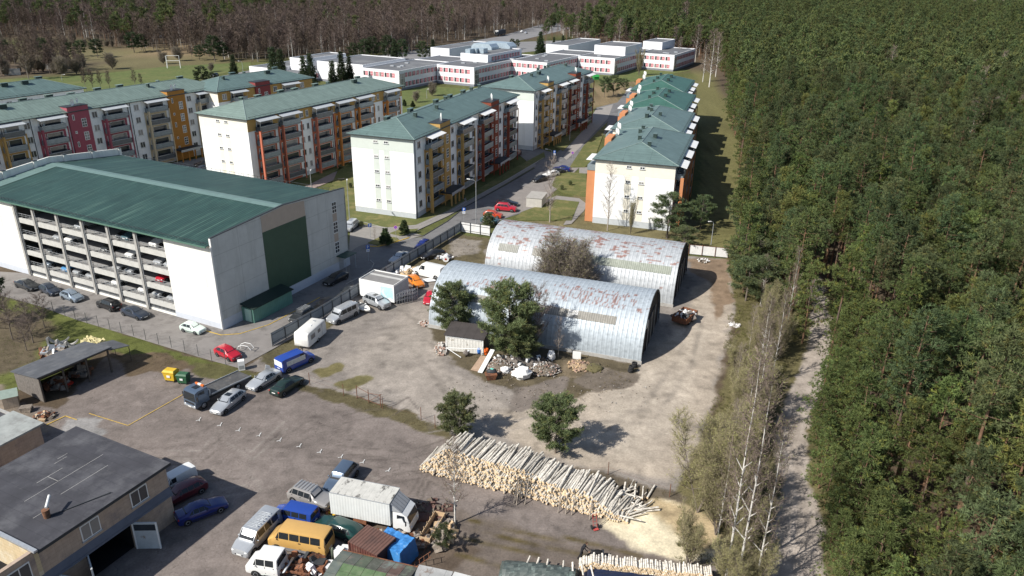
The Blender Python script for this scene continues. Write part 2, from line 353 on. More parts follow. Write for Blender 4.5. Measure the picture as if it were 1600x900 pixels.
nA, rA = noi(.8, .80, 1.2); nB, rB = noi(5, .78, 1.22); nC, rC = noi(9, .45, 1.55, 8, .8)
def mul(a, b):
    v = nd(t, 'VectorMath', operation='SCALE'); L(a, v.inputs[0]); L(b, v.inputs['Scale']); return v.outputs[0]
o1 = mul(mul(a1.outputs['Color'], rA.outputs[0]), rB.outputs[0])
o2 = mul(o1, rC.outputs[0]); mx = nd(t, 'Mix', data_type='RGBA'); L(sp.outputs[1], mx.inputs['Factor']); L(o1, mx.inputs['A']); L(o2, mx.inputs['B']); o1 = mx.outputs['Result']
vo = nd(t, 'TexVoronoi', feature='DISTANCE_TO_EDGE'); vo.inputs['Scale'].default_value = .42
dn = nd(t, 'TexNoise'); dn.inputs['Scale'].default_value = 1.3; dn.inputs['Detail'].default_value = 4; L(geo.outputs['Position'], dn.inputs['Vector'])
ds = nd(t, 'VectorMath', operation='SCALE'); ds.inputs['Scale'].default_value = 1.6; L(dn.outputs['Color'], ds.inputs[0]); da = nd(t, 'VectorMath', operation='ADD'); L(ds.outputs[0], da.inputs[0]); L(geo.outputs['Position'], da.inputs[1]); L(da.outputs[0], vo.inputs['Vector'])
lt = nd(t, 'MapRange'); lt.inputs[1].default_value = 0; lt.inputs[2].default_value = .022; lt.inputs[3].default_value = .62; lt.inputs[4].default_value = 1; L(vo.outputs[0], lt.inputs[0])
o3 = mul(o1, lt.outputs[0])
pm = nd(t, 'MapRange'); pm.inputs[1].default_value = .48; pm.inputs[2].default_value = .55; L(nA.outputs[0], pm.inputs[0]); pk = nd(t, 'Math', operation='MULTIPLY'); L(pm.outputs[0], pk.inputs[0]); L(sp.outputs[0], pk.inputs[1])
mx = nd(t, 'Mix', data_type='RGBA'); L(pk.outputs[0], mx.inputs['Factor']); L(o1, mx.inputs['A']); L(o3, mx.inputs['B']); L(mx.outputs['Result'], p.inputs['Base Color'])
bp = nd(t, 'Bump'); bp.inputs['Strength'].default_value = .5; bp.inputs['Distance'].default_value = .06; L(nC.outputs[0], bp.inputs['Height']); L(bp.outputs[0], p.inputs['Normal'])
me.materials.append(gm)
ground = mobj('ground', me); ground['kind'] = 'structure'
# ------------------------------------------------------------------ roads, pavements, kerbs, markings
M_road = mat('road_asphalt', (.158,.155,.155), .9, .13, .5, dirt=((.12,.117,.115), .35, .5, .12), bump=.15, bscale=30, world=True)
M_road2 = mat('yard_asphalt', (.205,.19,.178), .9, .14, .45, dirt=((.15,.138,.128), .4, .5, .1), bump=.15, bscale=30, world=True)
M_pave = mat('paving', (.235,.22,.205), .9, .12, .8, bump=.1, world=True, seams=[(0,.9,.03,.86),(1,.9,.03,.86)])
M_kerb = mat('kerb_stone', (.33,.32,.30), .85, .12, 3)
M_yel = mat('yellow_paint', (.55,.36,.05), .7, .25, 4, dirt=((.2,.18,.15), 3, .56, .1))
M_wht = mat('white_road_paint', (.6,.6,.58), .7, .2, 4, dirt=((.2,.19,.17), 4, .6, .1))
M_lawn = mat('lawn_turf', (.098,.108,.034), .95, .4, 6, dirt=((.17,.15,.06), .35, .48, .16), bump=.5, bscale=14, world=True)
def sheet(name, pts, z, mt, kind='structure'):
    b = MB(); n = len(pts); a = sum(pts[i][0]*pts[(i+1)%n][1]-pts[(i+1)%n][0]*pts[i][1] for i in range(n))
    if a < 0: pts = pts[::-1]
    if z > .05: b.prism(pts, -.05, z, mt)
    else: b.add([(x,y,z) for x,y in pts], [tuple(range(n))], mt)
    o = obj(name, b); o['kind'] = kind; return o
def band(pts, wd):                      # a strip wd wide to the left of a line
    L_ = [Vector(p) for p in pts]; out = []
    for i, p in enumerate(L_):
        a = L_[max(i-1, 0)]; b = L_[min(i+1, len(L_)-1)]; dd = (b-a).normalized(); out.append(p+Vector((-dd.y, dd.x))*wd)
    return [tuple(p) for p in L_]+[tuple(p) for p in out[::-1]]
def kerb(name, px, z=.12, wd=.15, mt=None):
    L_ = [Vector(q) for q in GP(px)]; b = MB()
    ps = band([tuple(q) for q in L_], wd); n = len(L_)
    for i in range(n-1): b.prism([ps[i], ps[i+1], ps[2*n-2-i], ps[2*n-1-i]], -.05, z, mt or M_kerb)
    o = obj(name, b); o['kind'] = 'structure'; return o
sheet('yard_road', GP([(-500,395),(60,428),(350,512),(548,408),(560,470),(440,538),(372,575),(310,558),(210,527),(120,500),(60,478),(0,462),(-500,430)]), .012, M_road2)
sheet('road', GP([(545,395),(560,330),(600,380),(660,370),(700,346),(727,324),(790,290),(836,263),(815,245),(795,232),(830,228),(868,240),(905,210),(925,185),(932,168),(965,160),(985,135),(1000,140),(968,185),(930,225),(905,262),(870,290),(838,325),(770,348),(722,352),(560,455),(548,435)]), .016, M_road)
sheet('parking_road', GP([(548,345),(575,342),(660,368),(600,385),(575,380),(560,385),(545,395)]), .02, mat('paved_yard',(.24,.225,.205),.9,.1,.7,world=True))
sheet('road', GP([(235,262),(318,245),(330,285),(300,300)]), .012, mat('paved_yard2',(.22,.205,.19),.9,.1,.7,world=True))
sheet('parking_area', GP([(772,346),(840,322),(870,296),(905,262),(876,262),(846,272),(800,305),(765,330)]), .022, mat('parking_paving',(.225,.205,.19),.9,.12,.6,world=True,seams=[(0,1,.04,.9)]))
sheet('pavement', GP([(565,352),(640,366),(700,338),(780,293),(838,259),(832,252),(770,286),(690,330),(640,352),(600,352)]), .1, M_pave)
sheet('pavement', GP([(905,262),(975,259),(978,268),(905,272)]), .05, M_pave); sheet('pavement', GP([(838,318),(870,306),(905,310),(918,320),(912,330),(893,350),(880,352),(895,328),(893,316),(868,314),(842,326)]), .05, M_pave)
sheet('pavement', GP([(932,170),(958,163),(950,185),(905,232),(885,250),(880,246),(903,212)]), .05, mat('pave_light',(.27,.25,.23),.9,.1,.7,world=True))
sheet('pavement', GP([(455,296),(520,270),(545,262),(550,270),(470,303)]), .05, mat('pave_pink',(.28,.22,.2),.9,.1,.7,world=True))
for nm, pg in (('island_lawn', [(575,380),(597,369),(620,372),(624,376),(590,384)]), ('island_lawn', [(609,365),(622,360),(654,358),(648,364),(625,369)]), ('lawn', [(500,330),(530,262),(560,262),(700,262),(720,308),(727,314),(700,330),(650,352),(605,356),(562,350)]),
               ('lawn', [(868,312),(905,316),(893,345),(870,345),(800,345),(815,332)]), ('lawn', [(872,268),(916,272),(918,308),(880,302),(862,290)]), ('lawn', [(890,262),(912,228),(950,190),(930,245),(914,262)]),
               ('lawn', [(455,285),(500,262),(545,250),(545,258),(480,290),(430,300)]), ('lawn', [(727,308),(800,265),(850,238),(852,246),(790,282),(730,316)]), ('lawn', [(862,228),(905,196),(925,180),(925,190),(880,236)])):
    sheet(nm, GP(pg), .12, M_lawn)
kerb('kerb', [(560,346),(605,358),(655,353),(703,332),(727,317),(790,283),(850,247)], .14)
kerb('kerb', [(640,368),(662,369),(700,346),(727,324),(790,290),(836,263)], .12, .15, mat('kerb_dark', (.06,.06,.06), .8, .2, 3))
kerb('kerb', [(572,385),(590,386),(612,381),(640,372)], .13, .2, M_yel)
kerb('kerb', [(320,517),(345,524),(375,522),(420,508),(470,482),(500,465)], .06, .12, M_yel)
kerb('kerb', [(578,407),(584,412),(580,420),(560,434),(540,444)], .1, .12)
def line_px(name, pts, wd, mt, z=.02):
    b = MB(); P_ = GP(pts)
    for a, c in zip(P_, P_[1:]):
        a, c = Vector(a), Vector(c); dd = (c-a).normalized(); n = Vector((-dd.y, dd.x))*wd/2
        b.add([(*(a-n), z), (*(c-n), z), (*(c+n), z), (*(a+n), z)], [(0,1,2,3)], mt)
    o = obj(name, b); o['kind'] = 'structure'; return o
line_px('painted_line', [(139,646),(200,665),(297,610)], .09, M_yel); line_px('painted_line', [(72,664),(102,650),(120,656)], .12, M_yel)
for a in ((404,680),(436,688),(467,697),(499,706),(532,714),(566,722),(606,735),(310,656),(343,664),(372,672)):
    x, y = a; line_px('painted_mark', [(x-4,y+1.5),(x+1,y+.5),(x+4,y-4)], .085, M_wht)
    line_px('painted_mark', [(x+.5,y+.3),(x+2.2,y+2)], .08, M_wht, .024)
sheet('far_road', GP([(330,122),(420,104),(395,112),(560,92),(690,72),(780,57),(860,34),(905,33),(902,42),(860,52),(800,66),(900,62),(905,72),(800,84),(640,104),(400,128),(330,132)]), .02, mat('far_asphalt',(.2,.198,.2),.9,.1,.1,world=True))
sheet('far_lawn', GP([(560,140),(640,133),(760,140),(700,168),(620,200),(600,170)]), .015, mat('bright_lawn',(.095,.118,.035),.95,.3,.6,world=True,dirt=((.14,.14,.05),.08,.5,.2)))
sheet('far_lawn', GP([(930,118),(1010,104),(1080,110),(985,128),(940,130)]), .015, MATS['bright_lawn'])
sheet('far_lawn', GP([(-300,122),(0,124),(130,118),(260,104),(392,97),(392,106),(300,124),(200,140),(-300,160)]), .012, MATS['bright_lawn'])
# ================================================================== TREES
M_needle = attr_mat('pine_needles', .75, .25, .2, .3, .018)
M_twig = attr_mat('bare_twigs', .9, .1, 0, .15, .0)
M_pbark = mat('pine_bark', (.17,.10,.062), .95, .35, 3, dirt=((.095,.075,.062), 1.0, .46, .2, (1,1,.4)), bump=.6, bscale=8)
M_birch = mat('birch_bark', (.56,.54,.50), .8, .12, 3, dirt=((.06,.055,.05), 2.2, .58, .05, (1,1,2.4)))
M_bark = mat('grey_bark', (.15,.125,.105), .95, .3, 4, bump=.5, bscale=9)
class Leaf:
    """many small blades collected in one coloured mesh"""
    def __init__(s): s.v = []; s.c = []; s.n = 0
    def blades(s, cen, dirs, ln, wd, cols):
        cen = np.asarray(cen, float); dirs = np.asarray(dirs, float)
        up = np.random.normal(size=dirs.shape); sd = np.cross(dirs, up); sd /= np.linalg.norm(sd, axis=1)[:, None]+1e-9
        ln = np.asarray(ln).reshape(-1, 1); wd = np.asarray(wd).reshape(-1, 1)
        tip = cen+dirs*ln; a = cen+sd*wd/2+dirs*ln*.35; b = cen-sd*wd/2+dirs*ln*.35
        s.v.append(np.stack([cen, a, tip, b], 1).reshape(-1, 3)); s.c.append(np.repeat(np.asarray(cols, float), 4, 0)); s.n += len(cen)
    def mesh(s, name, mt):
        V = np.concatenate(s.v); Cc = np.concatenate(s.c); me = bpy.data.meshes.new(name); n = s.n
        me.vertices.add(4*n); me.vertices.foreach_set('co', V.astype(np.float32).ravel()); me.loops.add(4*n); me.loops.foreach_set('vertex_index', np.arange(4*n, dtype=np.int32))
        me.polygons.add(n); me.polygons.foreach_set('loop_start', np.arange(0, 4*n, 4, dtype=np.int32)); me.polygons.foreach_set('loop_total', np.full(n, 4, dtype=np.int32)); me.update(calc_edges=True)
        a = me.color_attributes.new('col', 'FLOAT_COLOR', 'POINT'); a.data.foreach_set('color', np.concatenate([Cc, np.ones((len(Cc), 1))], 1).astype(np.float32).ravel())
        me.materials.append(mt); return me
def unit(v): return v/(np.linalg.norm(v, axis=-1, keepdims=True)+1e-9)
def tuft_cloud(L, P_, out, k, ln, wd, c0, cv, seed=0):
    """k needle blades round each point of P_, leaning outwards"""
    n = len(P_); d = unit(np.repeat(out, k, 0)*.75+np.random.normal(size=(n*k, 3))*.75+np.array([0, 0, .35]))
    tone = np.repeat(np.random.uniform(1-cv, 1+cv, (n, 1)), k, 0)*np.random.uniform(.9, 1.1, (n*k, 1)); c = np.array(c0)*tone
    yl = np.repeat(np.random.rand(n, 1) < .12, k, 0); c = np.where(yl, c*np.array([1.45, 1.18, .9]), c)
    L.blades(np.repeat(P_, k, 0)+np.random.normal(size=(n*k, 3))*ln*.12, d, ln*np.random.uniform(.6, 1.15, n*k), wd*np.random.uniform(.7, 1.3, n*k), c)
GREEN = (.115, .138, .046)
def forest_pine(h, seed, r=2.5, cb=.5, tuf=540, k=13, col=GREEN, ln=.37, wd=.066, lean=.02):
    """tall scots pine: bare reddish trunk, uneven crown of needle pads on whorled limbs"""
    np.random.seed(seed); q = random.Random(seed); T = MB(); pts = []
    for i in range(6):
        z = h*.93*i/5; pts.append(Vector((math.sin(i*1.3+seed)*.12*i*lean*10, math.cos(i*1.1+seed*2)*.12*i*lean*10, z-.1)))
    for i in range(5): T.tube(pts[i], pts[i+1], .19*(1-i*.17)*h/16, .19*(1-(i+1)*.17)*h/16, 7, M_pbark, False)
    def tp(z):
        f = max(0, min(4.999, z/(h*.93)*5)); i = int(f); return pts[i].lerp(pts[i+1], f-i)
    L = Leaf(); C_, O_ = [], []; nb = 24
    for b in range(nb):
        u = (b+.5)/nb; z = h*(cb+(.97-cb)*u); prof = (math.sin(math.pi*min(1, (u*.74+.26)))**.8); rr = r*prof*q.uniform(.6, 1.25)
        a = b*2.4+q.uniform(-.5, .5); p0 = tp(z*.97); tip = p0+Vector((math.cos(a)*rr, math.sin(a)*rr, rr*q.uniform(.0, .45)))
        T.tube(p0, tip, .045, .015, 3, M_pbark, False)
        npad = max(2, int(rr*2.2))
        for j in range(npad):
            f = .38+.62*(j+.5)/npad; c = np.array(p0.lerp(tip, f))+np.random.normal(size=3)*np.array([.25,.25,.12])*1.2
            m_ = max(3, int(tuf/nb/npad)); pp = c+np.random.normal(size=(m_, 3))*np.array([.34,.34,.17])
            C_.append(pp); O_.append(unit(pp-np.array(tp(z-.6))))
    top = np.array(tp(h*.95)); pp = top+np.random.normal(size=(14, 3))*np.array([.4,.4,.35]); C_.append(pp); O_.append(unit(pp-top+np.array([0,0,.6])))
    tuft_cloud(L, np.concatenate(C_), np.concatenate(O_), k, ln, wd, col, .3)
    for b in range(10):                # dead stubs under the crown
        z = h*q.uniform(.25, cb); a = q.uniform(0, 6.3); T.tube(tp(z), tp(z)+Vector((math.cos(a), math.sin(a), -.1))*q.uniform(.3, 1.1), .02, .008, 3, M_pbark, False)
    return T, L
def open_conifer(h, seed, r, k=7, col=GREEN, n=26, base=.06, ln=.5, wd=.13, power=.8, droop=0.0, pads=7, per=9, shape='cone'):
    """young pine or spruce branched to the ground"""
    np.random.seed(seed); q = random.Random(seed); T = MB(); T.tube((0,0,-.1), (0,0,h*.95), .1*h/6, .02, 7, M_bark, False); L = Leaf(); C_, O_ = [], []
    for b in range(n):
        u = (b+q.uniform(0, 1))/n; z = h*(base+(.96-base)*u)
        prof = (1-u)**power if shape == 'cone' else max(.12, math.sin(math.pi*(.18+.8*u))**.8)
        for s_ in range(4 if shape == 'cone' else 3):
            rr = r*prof*q.uniform(.7, 1.15)+.12; a = b*1.9+s_*2*math.pi/3.6+q.uniform(-.4, .4)
            p0 = np.array([0, 0, z]); tip = np.array([math.cos(a)*rr, math.sin(a)*rr, z+rr*(.35-droop)])
            T.tube(p0, tip, .03, .008, 3, M_bark, False); npd = max(1, int(pads*rr/r))
            for j in range(npd):
                f = .4+.6*(j+.6)/npd; c = p0+(tip-p0)*f; m_ = per; pp = c+np.random.normal(size=(m_, 3))*np.array([.16,.16,.09])*min(1.6, max(.5, h/6)); C_.append(pp); O_.append(unit(np.tile((tip-p0), (m_, 1))+np.array([0,0,.3*rr])))
    tuft_cloud(L, np.concatenate(C_), np.concatenate(O_), k, ln, wd, col, .28)
    return T, L
def bare_tree(h, seed, spread=.3, trunk=None, tr=.13, twcol=(.16,.12,.10), nb=26, ntw=46, buds=0, budcol=(.17,.19,.06), base=.22, multi=1, tw=.028, tl=.9, up=.8, budsize=.1):
    """leafless tree: trunk, limbs and a haze of fine twigs, optionally with opening buds"""
    np.random.seed(seed); q = random.Random(seed); T = MB(); L = Leaf(); trunk = trunk or M_bark; P_, D_, W_, Ln = [], [], [], []
    for t_ in range(multi):
        a0 = q.uniform(0, 6.3); ln0 = 0.0 if multi == 1 else q.uniform(.12, .35); hh = h*(1 if t_ == 0 else q.uniform(.75, 1)); pts = []
        for i in range(7):
            f = i/6; pts.append(Vector((math.cos(a0)*ln0*hh*f+q.uniform(-.12, .12)*f*hh*.1, math.sin(a0)*ln0*hh*f+q.uniform(-.12, .12)*f*hh*.1, hh*f-.05)))
        for i in range(6): T.tube(pts[i], pts[i+1], tr*(1-i/6.3), tr*(1-(i+1)/6.3), 6, trunk, False)
        for b in range(nb):
            u = base+(1-base)*(b+q.uniform(0, 1))/nb; fi = min(5.999, u*6); i = int(fi); p0 = pts[i].lerp(pts[i+1], fi-i); a = b*2.4+q.uniform(-.6, .6)
            l_ = hh*spread*(1.15-u*.8)*q.uniform(.6, 1.2); dv = Vector((math.cos(a), math.sin(a), up*q.uniform(.7, 1.5))).normalized(); mid = p0+dv*l_*.55; end = p0+dv*l_+Vector((0,0,l_*.2))
            r0 = tr*(1-u)*.42+.012; T.tube(p0, mid, r0, r0*.6, 4, trunk if r0 > .035 else M_bark, False); T.tube(mid, end, r0*.6, .006, 3, M_bark, False)
            for j in range(ntw):
                f = q.uniform(.15, 1); c = (p0.lerp(mid, f/.55) if f < .55 else mid.lerp(end, (f-.55)/.45))
                d = (dv*.7+Vector((q.gauss(0,.55), q.gauss(0,.55), q.gauss(.25,.45)))).normalized(); P_.append(c); D_.append(d); Ln.append(tl*q.uniform(.4, 1.2)*(.5+.5*l_/(h*spread))); W_.append(tw*q.uniform(.6, 1.2))
    P_ = np.array(P_); D_ = np.array(D_); n = len(P_); c = np.array(twcol)*np.random.uniform(.75, 1.3, (n, 1)); L.blades(P_, D_, Ln, W_, c)
    P2 = P_+D_*np.array(Ln)[:, None]*np.random.uniform(.3, .9, (n, 1)); L.blades(P2, unit(D_+np.random.normal(size=(n, 3))*.7), np.array(Ln)*.5, np.array(W_)*.8, c)
    if buds:
        k = int(n*buds); ix = np.random.randint(0, n, k); pb = P_[ix]+D_[ix]*np.array(Ln)[ix][:, None]*np.random.uniform(.2, 1.1, (k, 1))
        L.blades(pb, unit(np.random.normal(size=(k, 3))), np.full(k, budsize), np.full(k, budsize*.7), np.array(budcol)*np.random.uniform(.7, 1.4, (k, 1)))
    return T, L
TREEMESH = {}
def tree_meshes(key, T, L, mt): TREEMESH[key] = (T.mesh('trunk'), L.mesh('crown', mt)); return TREEMESH[key]
def plant(name, key, loc, label, cat='tree', group=None, s=1.0, rz=None, parts=('trunk', 'crown'), sz=None):
    t_ = thing(name, label, cat, loc, rnd.uniform(0, 6.28) if rz is None else rz, group)
    t_.scale = (s, s, sz or s); a, b = TREEMESH[key]; mobj(parts[0], a, t_); mobj(parts[1], b, t_); return t_
for k in range(6): tree_meshes('pine%d' % k, *forest_pine((17,16,18.5,19.5,14.5,17.5)[k], 11+k, r=(2.3,1.8,2.6,1.9,2.5,2.0)[k], cb=(.5,.56,.42,.6,.36,.5)[k], col=((.093,.122,.042),(.116,.134,.042),(.078,.112,.043),(.092,.113,.048),(.10,.132,.04),(.072,.10,.044))[k]), M_needle)
for k in range(2): tree_meshes('pedge%d' % k, *forest_pine(11.5+k, 61+k, r=2.6, cb=.1, tuf=560, col=(.105,.135,.044)), M_needle)
tree_meshes('pinefar', *forest_pine(16.5, 31, r=2.3, cb=.52, tuf=170, k=5, ln=.8, wd=.26, col=(.082,.110,.044)), M_needle)
tree_meshes('pinefar2', *forest_pine(17.5, 32, r=2.1, cb=.5, tuf=170, k=5, ln=.8, wd=.26, col=(.094,.118,.042)), M_needle)
DK = (.042, .062, .030)
tree_meshes('bushpine', *open_conifer(6.2, 5, 2.15, n=26, shape='egg', pads=8, per=7, k=12, ln=.30, wd=.036, droop=-.25, col=(.128,.155,.072)), M_needle)
tree_meshes('bushpine2', *open_conifer(7.5, 6, 2.65, n=28, shape='egg', pads=9, per=7, k=12, ln=.33, wd=.04, droop=-.25, col=(.122,.152,.068)), M_needle)
tree_meshes('loosepine', *open_conifer(9, 8, 3.2, n=14, shape='egg', pads=7, per=7, k=12, ln=.38, wd=.055, base=.2, col=(.09,.118,.055)), M_needle)
tree_meshes('spruce', *open_conifer(11, 9, 2.1, n=34, power=1.0, droop=.55, pads=6, per=6, k=7, ln=.42, wd=.11, col=DK), M_needle)
tree_meshes('darkpine', *open_conifer(9, 10, 2.6, n=13, shape='egg', pads=5, per=6, k=7, ln=.5, wd=.13, base=.18, col=(.05,.075,.035)), M_needle)
tree_meshes('smallspruce', *open_conifer(2.4, 12, .8, n=14, pads=4, per=6, ln=.28, wd=.08, col=(.06,.085,.035)), M_needle)
tree_meshes('birch', *bare_tree(12, 21, .2, M_birch, .12, (.20,.155,.13), 30, 50, buds=.15, tw=.03), M_twig)
tree_meshes('birch2', *bare_tree(13, 22, .17, M_birch, .13, (.19,.15,.125), 30, 50, buds=.5, budcol=(.18,.19,.075), tw=.03), M_twig)
tree_meshes('budtree', *bare_tree(9, 23, .34, M_bark, .08, (.22,.19,.12), 34, 60, buds=1.6, budcol=(.27,.265,.11), tw=.022, multi=3, budsize=.08), M_twig)
tree_meshes('willow', *bare_tree(7.5, 24, .30, M_bark, .05, (.23,.20,.12), 20, 50, buds=1.1, budcol=(.22,.215,.095), tw=.020, multi=7, base=.12, budsize=.07, up=1.9), M_twig)
tree_meshes('bare', *bare_tree(8, 25, .34, M_bark, .09, (.15,.12,.105), 30, 60, tw=.028), M_twig)
tree_meshes('thin', *bare_tree(9, 26, .2, mat('pale_bark', (.34,.30,.26), .9, .2, 4), .09, (.26,.215,.18), 26, 30, tw=.022, base=.15, up=1.2), M_twig)
tree_meshes('bush', *bare_tree(5, 27, .42, M_bark, .05, (.20,.17,.14), 20, 62, buds=.25, budcol=(.19,.18,.08), tw=.021, multi=6, base=.08, up=.9), M_twig)
tree_meshes('brush', *bare_tree(3.2, 28, .5, M_bark, .03, (.22,.185,.12), 12, 40, buds=1, budcol=(.22,.21,.09), tw=.02, multi=5, base=.05, budsize=.07), M_twig)
for k in range(3): tree_meshes('wood%d' % k, *bare_tree(13+k, 40+k, .25, (M_bark, mat('wood_bark', (.22,.19,.165), .9, .25, 3), M_birch)[k], .16, ((.13,.098,.084), (.12,.092,.072), (.145,.11,.095))[k], 24, 26, tw=.13, tl=1.7, base=.3), M_twig)
# ---- the pine forest on the right
_edge = [(18,-60),(18,20),(25.5,36),(29.5,50),(31.5,60),(33.8,70),(40,82),(42,88),(38,96),(36.5,104),(36,112),(37,120),(40.5,128),(46,145),(51,165),(57,190),(63,215),(68,240),(73,262),(82,300),(92,335),(99,372),(104,430),(62,520),(60,640),(80,760),(120,1050)]
def edge_x(y):
    for (x0,y0),(x1,y1) in zip(_edge, _edge[1:]):
        if y0 <= y <= y1: return x0+(x1-x0)*(y-y0)/(y1-y0)
    return 100
frnd = random.Random(99); near, far = [], []; y = 24.0
while y < 1000:
    st = 3.8 if y < 150 else (4.2 if y < 300 else (6.0 if y < 520 else 8.5)); x0 = edge_x(y); x = x0+frnd.uniform(0, 2); xm = min(.70*y+38, x0+700)
    while x < xm:
        px = x+frnd.uniform(-1, 1)*st*.38; py = y+frnd.uniform(-1, 1)*st*.38
        if px > edge_x(py)+frnd.uniform(0, 1.5):
            if 90 < py < 112 and abs(px-(44.5+(py-90)*.28)) < 2.6: x += st; continue
            (near if (y < 112) else far).append((px, py))
        x += st
    y += st*.92
near.sort(key=lambda p: Vector((p[0], p[1], 0)).length + (999 if abs(p[0])/max(p[1]+14, 1) > .82 else 0))
ind, rest = near[:256], near[256:]+far
def gap(p): return (abs(p[0]-78) < 4 and abs(p[1]-70) < 5) or (abs(p[0]-88) < 3 and abs(p[1]-131) < 5)
PG = 'pines of the forest to the right of the yard'
for i, p_ in enumerate(ind):
    if gap(p_): continue
    k = frnd.randrange(6); s_ = frnd.uniform(.74, 1.14)
    edge = p_[0]-edge_x(p_[1]) < 4
    plant('pine_tree', ('pedge%d' % (k % 2)) if edge and frnd.random() < .7 else 'pine%d' % k, (p_[0], p_[1], 0), 'green pine standing among its like in the dense forest by the path', 'pine tree', PG, s_, sz=s_*frnd.uniform(.85, 1.12))
yy_ = 40.0
while yy_ < 104:
    for off_ in (.8, 3.4):
        ex_ = (26.8+(yy_-50)*.295) if yy_ < 70 else (32.7+(yy_-70)*.44)
        s_ = frnd.uniform(.42, .72)*(1 if off_ < 2 else 1.2); plant('pine_tree', 'pedge%d' % frnd.randrange(2), (ex_+off_+frnd.uniform(0, 1.2)+(.6 if yy_ > 78 else 0), yy_+frnd.uniform(-.8,.8), 0), 'young low-branched pine at the forest hem along the sandy path', 'pine tree', 'young pines at the forest hem along the path', s_)
    yy_ += 2.7
def scatter(name, pts, variants, label, cat, smin=.72, smax=1.18, seed=1):
    """a mass of trees nobody could count: one object, instanced by geometry nodes on its own points"""
    q = np.random.default_rng(seed); n = len(pts); me = bpy.data.meshes.new(name); me.vertices.add(n); P3 = np.array([(p[0], p[1], 0.0) for p in pts], np.float32); me.vertices.foreach_set('co', P3.ravel())
    a = me.attributes.new('variant', 'INT', 'POINT'); a.data.foreach_set('value', np.array([p[2] if len(p) > 2 else q.integers(0, len(variants)) for p in pts], np.int32))
    a = me.attributes.new('turn', 'FLOAT_VECTOR', 'POINT'); rr = np.zeros((n, 3), np.float32); rr[:, 2] = q.uniform(0, 6.28, n); rr[:, :2] = q.normal(0, .03, (n, 2)); a.data.foreach_set('vector', rr.ravel())
    a = me.attributes.new('size', 'FLOAT_VECTOR', 'POINT'); ss = q.uniform(smin, smax, (n, 1))*np.array([[1,1,1]]); ss[:, 2] *= q.uniform(.85, 1.12, n); a.data.foreach_set('vector', ss.astype(np.float32).ravel())
    o = mobj(name, me); tag(o, label, cat); o['kind'] = 'stuff'
    ng = bpy.data.node_groups.new(name, 'GeometryNodeTree'); ng.interface.new_socket('Geometry', in_out='INPUT', socket_type='NodeSocketGeometry'); ng.interface.new_socket('Geometry', in_out='OUTPUT', socket_type='NodeSocketGeometry')
    N = ng.nodes; gi = N.new('NodeGroupInput'); go = N.new('NodeGroupOutput'); jo = N.new('GeometryNodeJoinGeometry')
    def na(nm, dt): x = N.new('GeometryNodeInputNamedAttribute'); x.data_type = dt; x.inputs['Name'].default_value = nm; return x.outputs[0]
    va, tu, sz = na('variant', 'INT'), na('turn', 'FLOAT_VECTOR'), na('size', 'FLOAT_VECTOR')
    for k, key in enumerate(variants):
        j2 = N.new('GeometryNodeJoinGeometry')
        for mm in TREEMESH[key]:
            src = [ob for ob in bpy.data.objects if ob.data == mm][0]; oi = N.new('GeometryNodeObjectInfo'); oi.inputs['Object'].default_value = src; oi.inputs['As Instance'].default_value = False; ng.links.new(oi.outputs['Geometry'], j2.inputs[0])
        cp = N.new('FunctionNodeCompare'); cp.data_type = 'INT'; cp.operation = 'EQUAL'; ng.links.new(va, cp.inputs[2]); cp.inputs[3].default_value = k
        ip = N.new('GeometryNodeInstanceOnPoints'); ng.links.new(gi.outputs[0], ip.inputs['Points']); ng.links.new(cp.outputs[0], ip.inputs['Selection']); ng.links.new(j2.outputs[0], ip.inputs['Instance'])
        ng.links.new(tu, ip.inputs['Rotation']); ng.links.new(sz, ip.inputs['Scale']); ng.links.new(ip.outputs[0], jo.inputs[0])
    ng.links.new(jo.outputs[0], go.inputs[0]); md = o.modifiers.new('trees', 'NODES'); md.node_group = ng; return o
# far variants need one real tree each to take their shape from: two pines at the wood's corner, three bare trees at the far meadow
plant('pine_tree', 'pinefar', (112, 345, 0), 'tall pine at the far corner of the forest, nearest the white school wing', 'pine tree', None, 1)
plant('pine_tree', 'pinefar2', (108, 338, 0), 'tall pine on the far forest corner, second nearest the white school wing', 'pine tree', None, 1)
scatter('pine_forest', [(p[0], p[1], (7 if edge_x(p[1])+5 > p[0] and frnd.random() < .6 else frnd.randrange(6)) if p[1] < 260 else (6 if edge_x(p[1])+5 > p[0] and p[1] < 420 else 8+frnd.randrange(2))) for p in rest], ['pine0','pine1','pine2','pine3','pine4','pine5','pedge0','pedge1','pinefar','pinefar2'], 'dense dark green pine forest reaching from the yard to the horizon', 'forest')
# ---- the bare brown wood beyond the meadow
wl = [(-600,400),(-345,500),(-300,520),(-205,440),(-150,408),(-92,425),(-62,440),(-46,515),(-22,560),(6,620),(38,690),(60,720)]
bw = []
def wood_y(x):
    for (x0,y0),(x1,y1) in zip(wl, wl[1:]):
        if x0 <= x <= x1: return y0+(y1-y0)*(x-x0)/(x1-x0)
    return 720
x = -600.0
while x < 90:
    y = wood_y(x)
    while y < 980:
        st = 7 if y < 620 else 9; bw.append((x+frnd.uniform(-3,3), y+frnd.uniform(-3,3), 3+frnd.randrange(2) if frnd.random() < (.22 if x < -190 else .035) else frnd.choice((0,0,1,1,2)))); y += st
    x += 6.5
for k in range(3):
    px_ = ((60,86),(232,72),(300,74))[k]; p_ = G(*px_)
    plant('bare_tree', 'wood%d' % k, (p_.x, p_.y, 0), ('grey leafless tree on the left of the far meadow', 'leafless tree at the far meadow behind the goal frame', 'pale leafless birch at the right of the far meadow')[k], 'tree', None, 1)
scatter('bare_woodland', bw, ['wood0','wood1','wood2','pinefar','pinefar2'], 'brown leafless woodland with scattered dark pines beyond the meadow', 'woodland', .85, 1.3, 3)
sb = []
